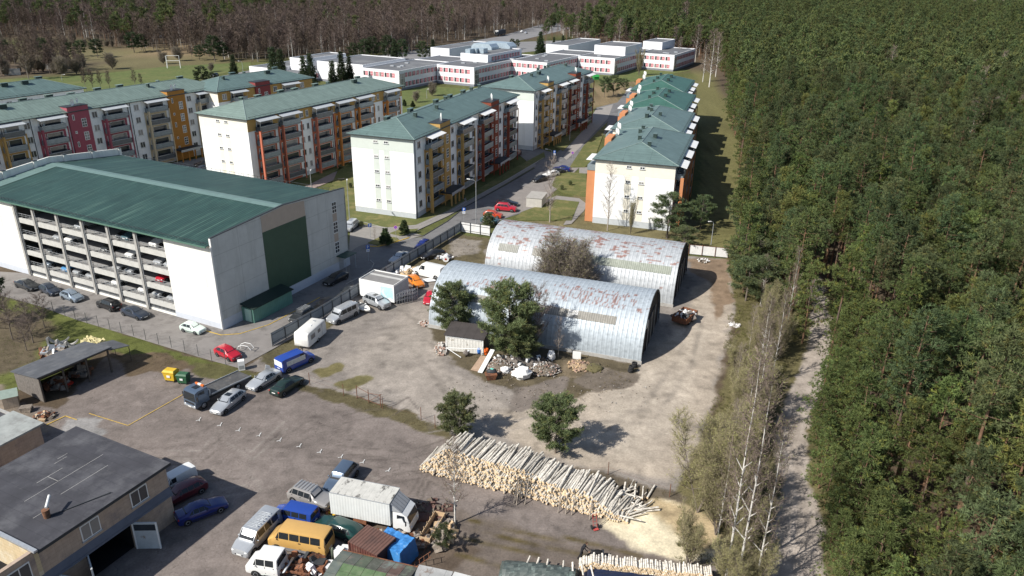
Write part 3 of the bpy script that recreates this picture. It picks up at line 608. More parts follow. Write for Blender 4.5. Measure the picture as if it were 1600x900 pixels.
for pg_, n_ in (([(-60,84),(130,94),(135,116),(60,122),(-60,124)], 130), ([(390,74),(640,66),(640,84),(560,92),(395,98)], 200), ([(-60,66),(240,62),(240,74),(-60,84)], 90), ([(300,72),(400,78),(395,98),(345,90)], 60)):
    for i in range(n_): q4 = frnd.random(), frnd.random(); a4 = Vector(pg_[0]).lerp(Vector(pg_[1]), q4[0]); c4 = Vector(pg_[-1]).lerp(Vector(pg_[2]), q4[0]); e4 = a4.lerp(c4, q4[1]); g4 = G(*e4); sb.append((g4.x, g4.y, frnd.choice((0,0,1,1,2)) if pg_[0][0] > 0 else frnd.choice((3,3,3,3,0,1))))
plant('shrub', 'bush', (*G(20,92), 0), 'brown leafless scrub bush at the left edge of the meadow wood', 'shrub', None, 1.2)
scatter('bare_scrub', sb, ['wood0','wood1','wood2','bush'], 'brown leafless scrub and young trees round the edges of the far meadow', 'scrub', .5, 1.0, 9)
# belt of mixed trees behind the school towards the forest
mb_ = []
for i in range(420):
    f = frnd.random(); a = Vector((38, 500)); b = Vector((112, 420)); c = a.lerp(b, f)+Vector((frnd.uniform(-25, 40), frnd.uniform(0, 190))); mb_.append((c.x, c.y, frnd.choice((0, 1, 1, 2, 2, 3) if f > .2 else (0, 0, 1, 3))))
scatter('mixed_wood', mb_, ['wood2', 'pinefar', 'pinefar2', 'wood0'], 'mixed dark pines and leafless birches behind the school', 'woodland', .8, 1.2, 5)
# ================================================================== BUILDINGS
M_glass = mat('window_glass', (.035,.042,.05), .12, .3, .7, spec=.6)
M_white = mat('white_plastic', (.72,.72,.70), .5, .06, 2)
M_dark = mat('dark_metal', (.035,.04,.045), .6, .2, 3)
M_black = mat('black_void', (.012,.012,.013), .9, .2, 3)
M_steel = mat('galvanised_steel', (.42,.44,.46), .45, .15, 4, metal=.4)
M_conc = mat('concrete', (.36,.35,.33), .9, .12, 1.5, dirt=((.22,.21,.19), .9, .52, .2))
M_render = mat('white_render', (.82,.825,.815), .85, .03, .6, dirt=((.66,.66,.63), .9, .5, .3, (1,1,.12)), world=True)
M_plinth = mat('grey_plinth', (.46,.49,.51), .85, .08, 2)
def roofmat(n, c, sp=.8): return mat(n, c, .5, .14, .6, dirt=(tuple(x*1.3 for x in c), .9, .5, .2, (1.6,.12,1)), seams=[(0, sp, .10, .74), (1, 5.1, .12, .8)], spec=.4)
M_roofC = roofmat('green_seam_roof', (.105,.158,.148)); M_roofB = roofmat('pale_green_seam_roof', (.16,.215,.188)); M_roofD = roofmat('deep_green_roof', (.045,.112,.088)); M_roofE = roofmat('teal_seam_roof', (.108,.16,.153)); M_cap = mat('roof_cap', (.21,.27,.255), .5, .1, 2)
M_rail = mat('balcony_panel', (.20,.235,.25), .3, .2, 1.2, spec=.5)
M_raild = mat('balcony_panel_dark', (.085,.095,.105), .3, .2, 1.2, spec=.5)
COL = {'yellow': (.43,.265,.09), 'red': (.22,.055,.03), 'orange': (.52,.20,.05), 'pink': (.33,.085,.11), 'coral': (.48,.15,.09), 'cream': (.55,.45,.30), 'ochre': (.38,.175,.04), 'maroon': (.22,.05,.05), 'salmon': (.52,.22,.10)}
for nm_ in ('window_glass',):              # some panes show pale curtains
    t = MATS[nm_].node_tree; L = t.links.new; p = t.nodes['Principled BSDF']; src = p.inputs['Base Color'].links[0].from_socket; oi = nd(t, 'ObjectInfo'); gt = nd(t, 'Math', operation='GREATER_THAN'); gt.inputs[1].default_value = .66; L(oi.outputs['Random'], gt.inputs[0]); ml = nd(t, 'Math', operation='MULTIPLY'); ml.inputs[1].default_value = .8; L(gt.outputs[0], ml.inputs[0]); mx = nd(t, 'Mix', data_type='RGBA'); L(ml.outputs[0], mx.inputs['Factor']); L(src, mx.inputs['A']); mx.inputs['B'].default_value = (.26,.25,.235,1); L(mx.outputs['Result'], p.inputs['Base Color'])
def cm(n): return mat('paint_'+n, COL[n], .85, .06, 1, world=True)
WM = {}
def wmesh(w_, h_, kind=0):
    k = (w_, h_, kind)
    if k not in WM:
        b = MB()
        b.box(-w_/2, -.05, 0, w_/2, .0, h_, M_white)                      # frame, then panes set back behind its edge strips
        n = 1 if w_ < .8 else (2 if w_ < 2 else 3); pw = (w_-.09*(n+1))/n
        for i in range(n):
            x0 = -w_/2+.09+i*(pw+.09); rows = 3 if kind == 3 else 1; ph = (h_-.1*(rows+1))/rows
            for r_ in range(rows): b.box(x0, -.062, .1+r_*(ph+.1), x0+pw, -.048, .1+r_*(ph+.1)+ph, M_glass)
        if kind == 0: b.box(-w_/2-.08, -.14, -.06, w_/2+.08, -.0, -.004, M_steel)
        WM[k] = b.mesh('window')
    return WM[k]
def put(me, name, par, x, y, z, rz=0):
    o = bpy.data.objects.new(name, me); C.objects.link(o); o.parent = par; o.location = (x, y, z); o.rotation_euler = (0, 0, rz); return o
BM = {}
def balcony_mesh(w_, h_, tint, dark, last):
    k = (w_, tint, dark, last)
    if k not in BM:
        b = MB(); d_ = 1.35; rm = M_raild if dark else M_rail
        b.box(-w_/2, -d_, -.16, w_/2, -.004, 0, M_conc)
        b.box(-w_/2+.02, -d_, .08, w_/2-.02, -d_+.05, 1.02, rm)
        b.box(-w_/2, -d_+.052, .08, -w_/2+.05, -.01, 1.02, rm); b.box(w_/2-.05, -d_+.052, .08, w_/2, -.01, 1.02, rm)
        b.box(-w_/2, -d_-.03, 1.024, w_/2, -d_+.05, 1.08, M_steel)
        b.box(-w_/2+.25, -.07, .02, -w_/2+1.2, -.004, 2.2, M_white); b.box(-w_/2+.33, -.09, .1, -w_/2+1.12, -.068, 2.12, M_glass)
        b.box(-w_/2+1.45, -.07, .8, w_/2-.3, -.004, 2.2, M_white); b.box(-w_/2+1.53, -.09, .88, w_/2-.38, -.068, 2.12, M_glass)
        BM[k] = b.mesh('balcony')
    return BM[k]
def dish(par, x, y, z, r=.55, rz=0.0):
    b = MB(); b.tube((0,0,-.9), (0,0,0), .03, .03, 6, M_steel); rings = []
    for j in range(4):
        rr = r*(.15+.85*j/3); dz = .22*(j/3)**2*r
        rings.append([(rr*math.cos(2*math.pi*i/12), -.1-dz, rr*math.sin(2*math.pi*i/12)) for i in range(12)])
    b.loft(rings, M_white, cap=False); b.add(rings[0], [tuple(range(12))], M_white); b.tube((0,-.1,-.2*r), (0,-.62,.0), .015, .015, 4, M_steel)
    return obj('satellite_dish', b, par, (x, y, z), rz)
def hip_roof(L_, W, z, rise, hip, mt, ov=.6, gable_far=False):
    b = MB(); x0, x1, y0, y1 = -ov, L_+ov, -ov, W+ov; ym = W/2; xe = L_+ov if gable_far else L_-hip
    A, B_, C_, D_ = (x0,y0,z), (x1,y0,z), (x1,y1,z), (x0,y1,z); E_, F_ = (hip,ym,z+rise), (xe,ym,z+rise)
    b.add([A,B_,F_,E_], [(0,1,2,3)], mt); b.add([B_,C_,F_], [(0,1,2)], mt); b.add([C_,D_,E_,F_], [(0,1,2,3)], mt); b.add([D_,A,E_], [(0,1,2)], mt)
    b.box(x0, y0, z-.16, x1, y1, z-.004, M_dark)
    for p_, q_ in ((A,E_),(D_,E_),(B_,F_),(C_,F_),(E_,F_)): b.tube(Vector(p_)+Vector((0,0,.03)), Vector(q_)+Vector((0,0,.03)), .07, .07, 4, M_cap)
    return b
def block(label, loc, ang, L_, W, n, items, roofm, band, endcols, hs=3.0, plinth=1.2, end_y=None, left_side=True, group='apartment blocks', dishes=(), chim=9, endwall=None, topband=None, rise=2.5, hip=6.5):
    awn = M_white if not topband and L_ < 70 else mat('grey_awning', (.40,.42,.43), .5, .1, 2)
    t_ = thing('apartment_block', label, 'apartment block', (*loc, 0), R(ang), group); H = plinth+n*hs
    b = MB(); b.box(0, 0, plinth, L_, W, H, endwall or M_render); obj('wall', b, t_)
    b = MB(); b.box(.02, .02, -.2, L_-.02, W-.02, plinth-.004, M_plinth); obj('plinth', b, t_)
    obj('roof', hip_roof(L_, W, H+.12, rise, hip, roofm), t_)
    b = MB()                                                              # snow guard along the eaves
    for x_ in np.arange(.5, L_, 1.6): b.tube((x_, -.28, H+.18), (x_, -.28, H+.5), .022, .022, 3, M_dark, False); b.tube((x_, -.28, H+.48), (x_+.3, .1, H+.28), .02, .02, 3, M_dark, False)
    b.tube((.2,-.28,H+.46), (L_-.2,-.28,H+.46), .03, .03, 4, M_dark)
    for y_ in np.arange(.5, W, 1.6): b.tube((-.28, y_, H+.18), (-.28, y_, H+.46), .022, .022, 3, M_dark, False)
    obj('snow_guard', b, t_)
    if topband:
        b = MB(); b.box(-.004, -.012, H-2.7, L_+.012, W+.012, H-.05, topband); b.box(-.02, -.008, H-2.72, -.005, W+.008, H-.06, band); obj('top_band', b, t_)
    b = MB()
    for y_ in (end_y or (W*.6, W*.43)): b.box(-.02, y_-.65, plinth+.1, -.0, y_+.65, H-2.72, band)
    if not topband: b.box(-.02, .02, H-2.7, -.0, W-.02, H-.06, band)
    obj('tinted_stripe', b, t_)
    for y_ in (end_y or (W*.6, W*.43)):
        for f in range(n): put(wmesh(1.0, .55), 'window', t_, -.022, y_, plinth+f*hs+1.7, -math.pi/2)
    if left_side:
        for x_ in np.arange(3, L_-2, 5.2):
            for f in range(n): put(wmesh(1.4, 1.4), 'window', t_, x_, W, plinth+f*hs+.9, math.pi)
    for it in items:
        kd, x_ = it[0], it[1]
        if kd == 'w':
            for f in range(n): put(wmesh(it[2] if len(it) > 2 else 1.35, 1.45), 'window', t_, x_, -.0, plinth+f*hs+.85)
        elif kd == 'pipe':
            b = MB(); b.tube((x_, -.12, .1), (x_, -.12, H-.2), .07, .07, 5, M_dark); b.tube((x_, -.12, H-.2), (x_-.3, -.45, H+.0), .07, .07, 5, M_dark); obj('downpipe', b, t_)
        elif kd == 'b':                                                   # balcony stack: x, width, colour
            w_, cn = it[2], it[3]; mt = cm(cn); xc = x_+w_/2
            b = MB(); b.box(x_-.1, -.06, .2, x_+w_+.1, -.0, H-2.9 if len(it) > 4 else H-2.9, mt); obj('colour_panel', b, t_)
            for f in range(n):
                put(balcony_mesh(w_-.5, hs, cn, (f*7+int(x_)) % 3 == 0, f == n-1), 'balcony', t_, xc, -.064, plinth+f*hs+.1)
            for sx in (0, 1):
                b = MB(); xx = x_+.22 if sx == 0 else x_+w_-.22; wd = .34 if sx == 0 else .2
                b.box(xx-wd/2, -1.62, -.1, xx+wd/2, -1.42 if sx else -1.0, H-hs+.4, mt); obj('pillar', b, t_)
            b = MB(); b.add([(x_-.1,-2.0,H-.62),(x_+w_+.1,-2.0,H-.62),(x_+w_+.1,-.1,H-.15),(x_-.1,-.1,H-.15),(x_-.1,-2.0,H-.54),(x_+w_+.1,-2.0,H-.54),(x_+w_+.1,-.1,H-.07),(x_-.1,-.1,H-.07)], [(0,3,2,1),(4,5,6,7),(0,1,5,4),(1,2,6,5),(2,3,7,6),(3,0,4,7)], awn)
            b.tube((x_+.3,-1.5,H-2.0), (x_+.3,-1.5,H-.5), .035, .035, 4, M_steel); b.tube((x_+w_-.3,-1.5,H-2.0), (x_+w_-.3,-1.5,H-.5), .035, .035, 4, M_steel); obj('awning', b, t_)
        elif kd == 't':                                                   # stair tower: x, width, colour
            w_, cn = it[2], it[3]; b = MB(); b.box(x_, -.45, 0, x_+w_, 2.2, H+1.1, cm(cn)); b.box(x_-.1, -.55, H+1.104, x_+w_+.1, 2.3, H+1.2, M_dark); tw = obj('stair_tower', b, t_)
            for f in range(n-1): put(wmesh(1.15, 1.9, 3), 'window', tw, x_+w_*.68, -.45, plinth+f*hs+2.4)
            for f in range(n): put(wmesh(.5, .6 if f % 2 else 1.2, 1), 'window', tw, x_+w_*.22, -.45, plinth+f*hs+1.2)
            b = MB(); b.box(x_-.6, -3.2, 2.75, x_+w_+.8, -.46, 3.05, M_dark); b.box(x_-.7, -3.3, 2.55, x_+w_+.9, -3.21, 3.1, M_steel)
            for q_ in np.linspace(x_-.4, x_+w_+.5, 4): b.box(q_-.14, -3.1, 0, q_+.14, -2.82, 2.746, cm(cn))
            obj('entrance_canopy', b, t_)
            if dishes is True:
                dish(t_, x_+w_*.35, .3, H+2.0, .75, .4); dish(t_, x_+w_*.7, 1.2, H+2.1, .6, .6)
    q = random.Random(int(L_*7)); 
    for i in range(chim):
        x_ = 4+(L_-8)*(i+.5)/chim; y_ = W/2+q.choice((-1.6, 1.0, 2.2)); zz = H+.12+rise*(1-abs(y_-W/2)/(W/2)); b = MB(); w_ = q.choice((.5, 1.6))
        b.box(x_-w_/2, y_-.35, zz-.5, x_+w_/2, y_+.35, zz+.8, mat('vent_green', (.03,.05,.045), .6, .1, 2)); b.box(x_-w_/2-.12, y_-.47, zz+.804, x_+w_/2+.12, y_+.47, zz+.9, roofm); obj('chimney', b, t_)
    return t_
itemsC = [('pipe',.4),('w',2.2),('b',4.6,6.4,'yellow'),('t',11.2,5.0,'yellow'),('w',18.1),('b',20.3,7,'yellow'),('w',29.6),('b',32.2,7,'red'),('t',39.6,5.2,'red'),('w',46.7),('b',49,7,'red'),('w',57.5)]
M_tg = mat('pale_green_render', (.56,.60,.55), .85, .04, 1); M_tc = mat('cream_render', (.74,.70,.60), .85, .04, 1)
block('white five-storey block with yellow then red balconies, nearest the road junction', (-19.6,145.8), 70, 59, 14, 5, itemsC, M_roofC, M_tg, 0, dishes=True, chim=10)
block('white block behind the yellow-and-red one, its own two towers facing the lane', (5.2,208.5), 65.5, 46, 15.5, 5, [('pipe',.4),('w',1.8,1.0),('b',3.2,5.2,'yellow'),('t',8.8,4.2,'yellow'),('w',14.6),('b',16.5,6,'yellow'),('b',24.5,6,'red'),('t',31,4.5,'red'),('w',37.5),('b',39.5,6,'red')], M_roofE, M_tg, 0, dishes=True, chim=7)
block('cream block with salmon and red balcony pillars and long pale green roof', (-57.6,163), 63, 57.5, 14.5, 5, [('b',2,6,'coral'),('b',9,6.3,'coral'),('w',16.8),('w',18.8,.9),('b',20.2,6.5,'coral'),('pipe',27.2),('pipe',27.8),('b',28.6,6.5,'orange'),('b',36.5,6.5,'orange'),('w',44.5),('w',46.5,.9),('b',48.6,6,'orange'),('w',56)], M_roofB, M_tc, 0, chim=8, topband=cm('yellow'))
block('long white block with one pink tower and one orange tower behind the car park', (-112.7,142.1), 62.4, 73.5, 13, 5, [('w',3),('b',5,6,'yellow'),('w',12.5),('b',14,5,'yellow'),('w',20.2),('pipe',21),('b',22.2,6,'pink'),('t',29.3,5,'pink'),('w',35.8),('b',37.3,6.2,'pink'),('pipe',44.4),('pipe',45),('w',46.7),('b',48.6,6.2,'cream'),('t',55.6,5.2,'ochre'),('w',62.2),('b',64,6.2,'cream'),('w',71.8)], M_roofB, M_tg, 0, dishes=True, chim=11)
block('pale block furthest left, mostly its green roof showing behind the long white one', (-137,160), 60, 48, 14, 5, [('w',4+i*5) for i in range(9)], M_roofC, M_tg, 0, chim=8)
block('yellow block with maroon tower behind the cream block, beside the spruces', (-77,199), 58, 33, 14, 5, [('w',2),('b',3.5,5,'cream'),('t',12,5,'maroon'),('w',19),('b',21,6,'yellow'),('w',29)], M_roofC, M_tc, 0, chim=5, topband=cm('yellow'))
itD = [('b',1.0,6,'salmon'),('w',8.6),('b',10,6,'salmon'),('w',18),('b',19.5,6.5,'salmon'),('w',27.4)]
for (lx, ly, ll, rm, lab) in ((30.8,141.0,29,M_roofE,'white four-storey block nearest the arched sheds, cream stripes on its end wall'), (37.6,170.5,27,M_roofE,'second block of the stepped row by the forest, behind the cream-striped end wall'),
                              (44.0,199.0,28,M_roofD,'third block of the stepped row beside the forest, bright green roof'), (50.3,229.5,28,M_roofD,'furthest block of the stepped row beside the forest, bright green roof near the school')):
    tD = block(lab, (lx,ly), 72.5, ll, 15.5, 4, itD, rm, M_tc, 0, chim=5, left_side=True, hs=2.95, group='stepped row of blocks beside the forest', end_y=(8.9,6.3))
    for k in range(4): dish(tD, 21+k*.9, 15.3+(k%2)*.5, 14.3+(k//2)*.9, .7, .5)
    b = MB(); b.box(16, 15.6, 0, 21, 17.0, 13.8, cm('salmon')); obj('stair_tower', b, tD)
    b = MB()                                                             # left balconies seen edge-on
    b.box(.5,15.5,0,.9,17.2,10.6,cm('salmon')); obj('pillar', b, tD); b = MB(); b.box(.4,15.6,10.6,5.6,17.2,11.6,M_rail); b.box(.4,15.6,12.6,5.8,17.5,12.7,M_white); obj('balcony', b, tD)
# ---- multi-storey car park
GA = R(-26.2); gx0, gy0 = -88.85, 118.9
cp = thing('car_park', 'white multi-storey car park with dark green roof and open decks', 'car park', (gx0, gy0, 0), GA)
LG, WG = 54.0, 28.4; X0, X1 = 11.4, 44.6; ZE = 12.4
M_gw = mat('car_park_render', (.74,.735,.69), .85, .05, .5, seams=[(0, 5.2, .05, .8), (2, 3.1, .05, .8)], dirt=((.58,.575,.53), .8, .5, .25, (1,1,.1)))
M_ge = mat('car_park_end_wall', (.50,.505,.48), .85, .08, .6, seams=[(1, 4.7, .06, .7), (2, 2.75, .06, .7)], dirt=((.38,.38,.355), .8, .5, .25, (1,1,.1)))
M_groof = mat('corrugated_green_roof', (.028,.066,.055), .5, .22, .35, seams=(0, .5, .2, .55), dirt=((.075,.14,.11), .6, .53, .10, (5,.06,1)), spec=.4)
M_gpan = mat('green_wall_panel', (.045,.085,.055), .6, .08, .8, seams=(1, .3, .05, .85)); M_gblue = mat('pale_plinth', (.50,.53,.58), .85, .05, 2)
M_deck = mat('deck_concrete', (.27,.265,.26), .9, .15, 1)
for q_ in ((0,X0),(X1,LG-.004)): b = MB(); b.box(q_[0],0,.9,q_[1],.3,ZE,M_gw); obj('front_wall', b, cp)
b = MB(); b.box(0,-.03,-.1,X0,.28,.896,M_gblue); b.box(X1,-.03,-.1,LG,.28,.896,M_gblue); b.box(X0,0,-.1,X1,.28,.35,M_gw); b.box(LG,-.03,-.1,LG+.03,WG,1.5,M_gblue); obj('plinth', b, cp)
b = MB(); hp = 13.55
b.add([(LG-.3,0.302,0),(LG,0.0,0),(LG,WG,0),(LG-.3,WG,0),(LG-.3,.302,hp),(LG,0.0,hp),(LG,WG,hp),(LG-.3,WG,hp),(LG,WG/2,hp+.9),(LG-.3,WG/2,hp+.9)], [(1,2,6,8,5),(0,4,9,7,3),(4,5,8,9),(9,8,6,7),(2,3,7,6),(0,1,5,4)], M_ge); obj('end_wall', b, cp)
b = MB(); b.add([(LG+.02,-.05,hp),(LG-.34,-.05,hp),(LG-.34,WG/2,hp+.9),(LG+.02,WG/2,hp+.9),(LG+.02,-.05,hp+.1),(LG-.34,-.05,hp+.1),(LG-.34,WG/2,hp+1),(LG+.02,WG/2,hp+1)], [(0,1,2,3),(4,7,6,5),(0,3,7,4),(1,5,6,2),(0,4,5,1)], M_dark)
b.add([(LG+.02,WG/2,hp+.9),(LG-.34,WG/2,hp+.9),(LG-.34,WG,hp),(LG+.02,WG,hp),(LG+.02,WG/2,hp+1),(LG-.34,WG/2,hp+1),(LG-.34,WG,hp+.1),(LG+.02,WG,hp+.1)], [(0,1,2,3),(4,7,6,5),(0,3,7,4),(1,5,6,2)], M_dark); obj('coping', b, cp)
b = MB(); b.box(0,WG-.3,0,LG,WG,ZE+.3,M_gw); obj('back_wall', b, cp)
b = MB(); b.box(0,.3,0,.3,WG-.3,hp-.5,M_gw)
b.add([(-.02,0,12.6),(-.02,WG,12.6),(-.02,WG,14.0),(-.02,WG*.5,15.3),(-.02,0,14.0),(.28,0,12.6),(.28,WG,12.6),(.28,WG,14.0),(.28,WG*.5,15.3),(.28,0,14.0)], [(0,4,3,2,1),(5,6,7,8,9),(0,5,9,4),(4,9,8,3),(3,8,7,2),(1,2,7,6)], M_gw)
for q_ in np.linspace(.3, WG-.3, 6): zt = 14.0+1.3*(1-abs(q_-WG/2)/(WG/2)); b.box(-.05, q_-.25, 12.5, .5, q_+.25, zt+.1, M_gw); b.box(-.1, q_-.35, zt+.104, .6, q_+.35, zt+.2, M_dark)
obj('end_wall', b, cp)
ZR = ZE+.2; RR = 1.55
b = MB(); b.add([(0.28,-.7,ZR-.05),(LG-.3,-.7,ZR-.05),(LG-.3,WG/2-.9,ZR+RR),(0.28,WG/2-.9,ZR+RR)], [(0,1,2,3)], M_groof)
b.add([(.28,WG/2+.9,ZR+RR),(LG-.3,WG/2+.9,ZR+RR),(LG-.3,WG-.3,ZR+.2),(.28,WG-.3,ZR+.2)], [(0,1,2,3)], M_groof)
b.add([(.28,-.7,ZR-.06),(LG-.3,-.7,ZR-.06),(LG-.3,WG-.3,ZR-.06),(.28,WG-.3,ZR-.06)], [(0,3,2,1)], M_dark); obj('roof', b, cp)
M_ridge = mat('ridge_panel', (.13,.20,.185), .45, .1, .8, seams=(0,1.2,.04,.8)); b = MB(); b.add([(.28,WG/2-1.0,ZR+RR+.02),(LG-.3,WG/2-1.0,ZR+RR+.02),(LG-.3,WG/2,ZR+RR+.14),(.28,WG/2,ZR+RR+.14),(LG-.3,WG/2+1.0,ZR+RR+.02),(.28,WG/2+1.0,ZR+RR+.02)], [(0,1,2,3),(3,2,4,5)], M_ridge)
b.add([(.3,-.68,ZR),(3.4,-.68,ZR),(3.4,WG/2-1.0,ZR+RR+.05),(.3,WG/2-1.0,ZR+RR+.05)], [(0,1,2,3)], M_ridge); obj('ridge', b, cp)
b = MB(); b.box(0.3,-.86,ZR-.2,LG-.3,-.7,ZR-.02,mat('gutter_green',(.09,.17,.13),.4,.1,2)); obj('gutter', b, cp)
b = MB(); b.tube((LG-.14,-.14,.1), (LG-.14,-.14,ZE), .1, .1, 6, M_white); b.box(LG-.32,-.1,0,LG-.0,-.004,hp,M_white); obj('downpipe', b, cp)
b = MB()
for x_ in np.arange(3.8, LG-.6, .9): b.tube((x_,-.35,ZR+.02), (x_,-.35,ZR+.35), .025, .025, 3, M_dark, False); b.tube((x_,-.35,ZR+.33), (x_,.25,ZR+.1), .022, .022, 3, M_dark, False)
b.tube((3.5,-.35,ZR+.33), (LG-.5,-.35,ZR+.33), .03, .03, 4, M_dark)
for x_ in np.arange(3.8, LG-.6, 1.1): b.tube((x_,WG-.6,ZR+.2), (x_,WG-.6,ZR+.75), .025, .025, 3, M_dark, False)
b.tube((3.5,WG-.6,ZR+.7), (LG-.5,WG-.6,ZR+.7), .03, .03, 4, M_dark); obj('snow_guard', b, cp)
DZ = [1.5, 4.15, 6.85, 9.6]                                            # deck levels
for k, z in enumerate(DZ):
    b = MB(); b.box(X0-.004, .3, z-.25, X1+.004, WG-.31, z, M_deck); obj('deck', b, cp)
    b = MB(); b.box(X0, -.02, z-.5, X1, .26, z+.28, mat('parapet_concrete', (.47,.465,.44), .85, .12, 1.2)); pr = obj('parapet', b, cp)
    b = MB()
    for x_ in np.arange(X0+.3, X1, .95): b.box(x_-.02, .1, z+.28, x_+.02, .14, z+1.0, M_steel)
    b.box(X0,.1,z+1.0,X1,.14,z+1.05,M_steel); b.box(X0,.1,z+.7,X1,.13,z+.73,M_steel); obj('guard_rail', b, pr)
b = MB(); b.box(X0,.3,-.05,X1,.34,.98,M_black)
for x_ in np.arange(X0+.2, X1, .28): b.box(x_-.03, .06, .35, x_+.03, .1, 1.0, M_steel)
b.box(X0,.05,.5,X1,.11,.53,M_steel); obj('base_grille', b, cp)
for i, x_ in enumerate((X0+.02, 16.1, 21.8, 27.5, 33.2, 39.0)):
    b = MB(); b.box(x_-.22, -.28, 0, x_+.22, -.022, ZE-.1, M_conc); b.tube((x_+.34,-.12,.2), (x_+.34,-.12,ZE-.3), .05, .05, 5, M_steel); obj('column', b, cp)
for i, x_ in enumerate((14, 21, 28, 35, 42)):
    for y_ in (9.5, 18.5): b = MB(); b.box(x_-.2, y_-.2, 0, x_+.2, y_+.2, ZE-.1, M_conc); obj('inner_column', b, cp)
b = MB(); b.box(X0+2, 19, 0, X1-2, 19.2, ZE-.2, M_conc); obj('inner_wall', b, cp)
b = MB(); b.box(LG+.004,9.3,1.5,LG+.05,18.6,11.6,M_gpan); obj('green_panel', b, cp)
b = MB(); b.add([(LG+.004,9.3,11.604),(LG+.004,18.6,11.604),(LG+.004,18.6,14.0),(LG+.004,14.2,14.4),(LG+.004,9.3,14.0),(LG+.03,9.3,11.604),(LG+.03,18.6,11.604),(LG+.03,18.6,14.0),(LG+.03,14.2,14.4),(LG+.03,9.3,14.0)], [(5,6,7,8,9),(0,5,9,4),(1,2,7,6),(4,9,8,3),(3,8,7,2)], mat('beige_panel', (.42,.345,.28), .85, .06, 1)); obj('beige_panel', b, cp)
for z in (3.2, 6.7, 10.1): put(wmesh(1.15, 1.9, 3), 'window', cp, LG+.006, 25.4, z, math.pi/2)
b = MB()
for z in (5.2, 8.7): b.box(LG+.004, 24.9, z, LG+.02, 25.95, z+1.35, MATS['beige_panel'])
obj('beige_strip', b, cp)
b = MB(); b.box(LG+.02, 25.6, 0, LG+.08, 26.7, 2.2, M_steel); obj('door', b, cp)
b = MB(); b.box(LG+.02, 25.0, 2.6, LG+1.9, 28.0, 2.72, mat('green_canopy', (.03,.07,.055), .5, .1, 2)); b.tube((LG+1.7,25.2,0),(LG+1.7,25.2,2.6),.05,.05,5,M_steel); b.tube((LG+1.7,27.8,0),(LG+1.7,27.8,2.6),.05,.05,5,M_steel); obj('entrance_canopy', b, cp)
def sign_part(par, x, y, z): pass
# green kiosk against the car park's end wall
M_kio = mat('green_corrugated_hut', (.13,.27,.215), .6, .1, 1.2, seams=(0,.35,.05,.8))
kb = thing('kiosk', 'green metal-clad hut with dark roof against the car park end wall', 'hut', (*G(379,500), 0), R(63.8))
b = MB(); b.box(0,-2.3,-.05,8.0,0,2.15,M_kio); obj('wall', b, kb)
b = MB(); b.add([(-.2,-2.6,2.2),(8.2,-2.6,2.2),(8.2,.0,2.6),(-.2,.0,2.6),(-.2,-2.6,2.3),(8.2,-2.6,2.3),(8.2,.0,2.7),(-.2,.0,2.7)], [(0,3,2,1),(4,5,6,7),(0,1,5,4),(1,2,6,5),(3,0,4,7)], mat('dark_green_roofing', (.02,.035,.028), .6, .1, 2)); obj('roof', b, kb)
b = MB(); b.box(-.05,-1.9,.1,-.004,-.7,2.0,mat('pale_green_door',(.38,.55,.46),.6,.08,1)); obj('door', b, kb)
# ---- arched sheds of corrugated sheet
M_arch = bpy.data.materials.new('arched_sheet'); M_arch.use_nodes = True; t = M_arch.node_tree; L = t.links.new; p = t.nodes['Principled BSDF']
p.inputs['Roughness'].default_value = .5; p.inputs['Metallic'].default_value = .15
at = nd(t, 'Attribute'); at.attribute_name = 'col'; tc = nd(t, 'TexCoord'); n1 = nd(t, 'TexNoise'); n1.inputs['Scale'].default_value = 2.5; n1.inputs['Detail'].default_value = 8; L(tc.outputs['Object'], n1.inputs['Vector'])
mr = nd(t, 'MapRange'); mr.inputs[1].default_value = .3; mr.inputs[2].default_value = .7; mr.inputs[3].default_value = .86; mr.inputs[4].default_value = 1.12; L(n1.outputs[0], mr.inputs[0])
v = nd(t, 'VectorMath', operation='SCALE'); L(at.outputs['Color'], v.inputs[0]); L(mr.outputs[0], v.inputs['Scale']); L(v.outputs[0], p.inputs['Base Color'])
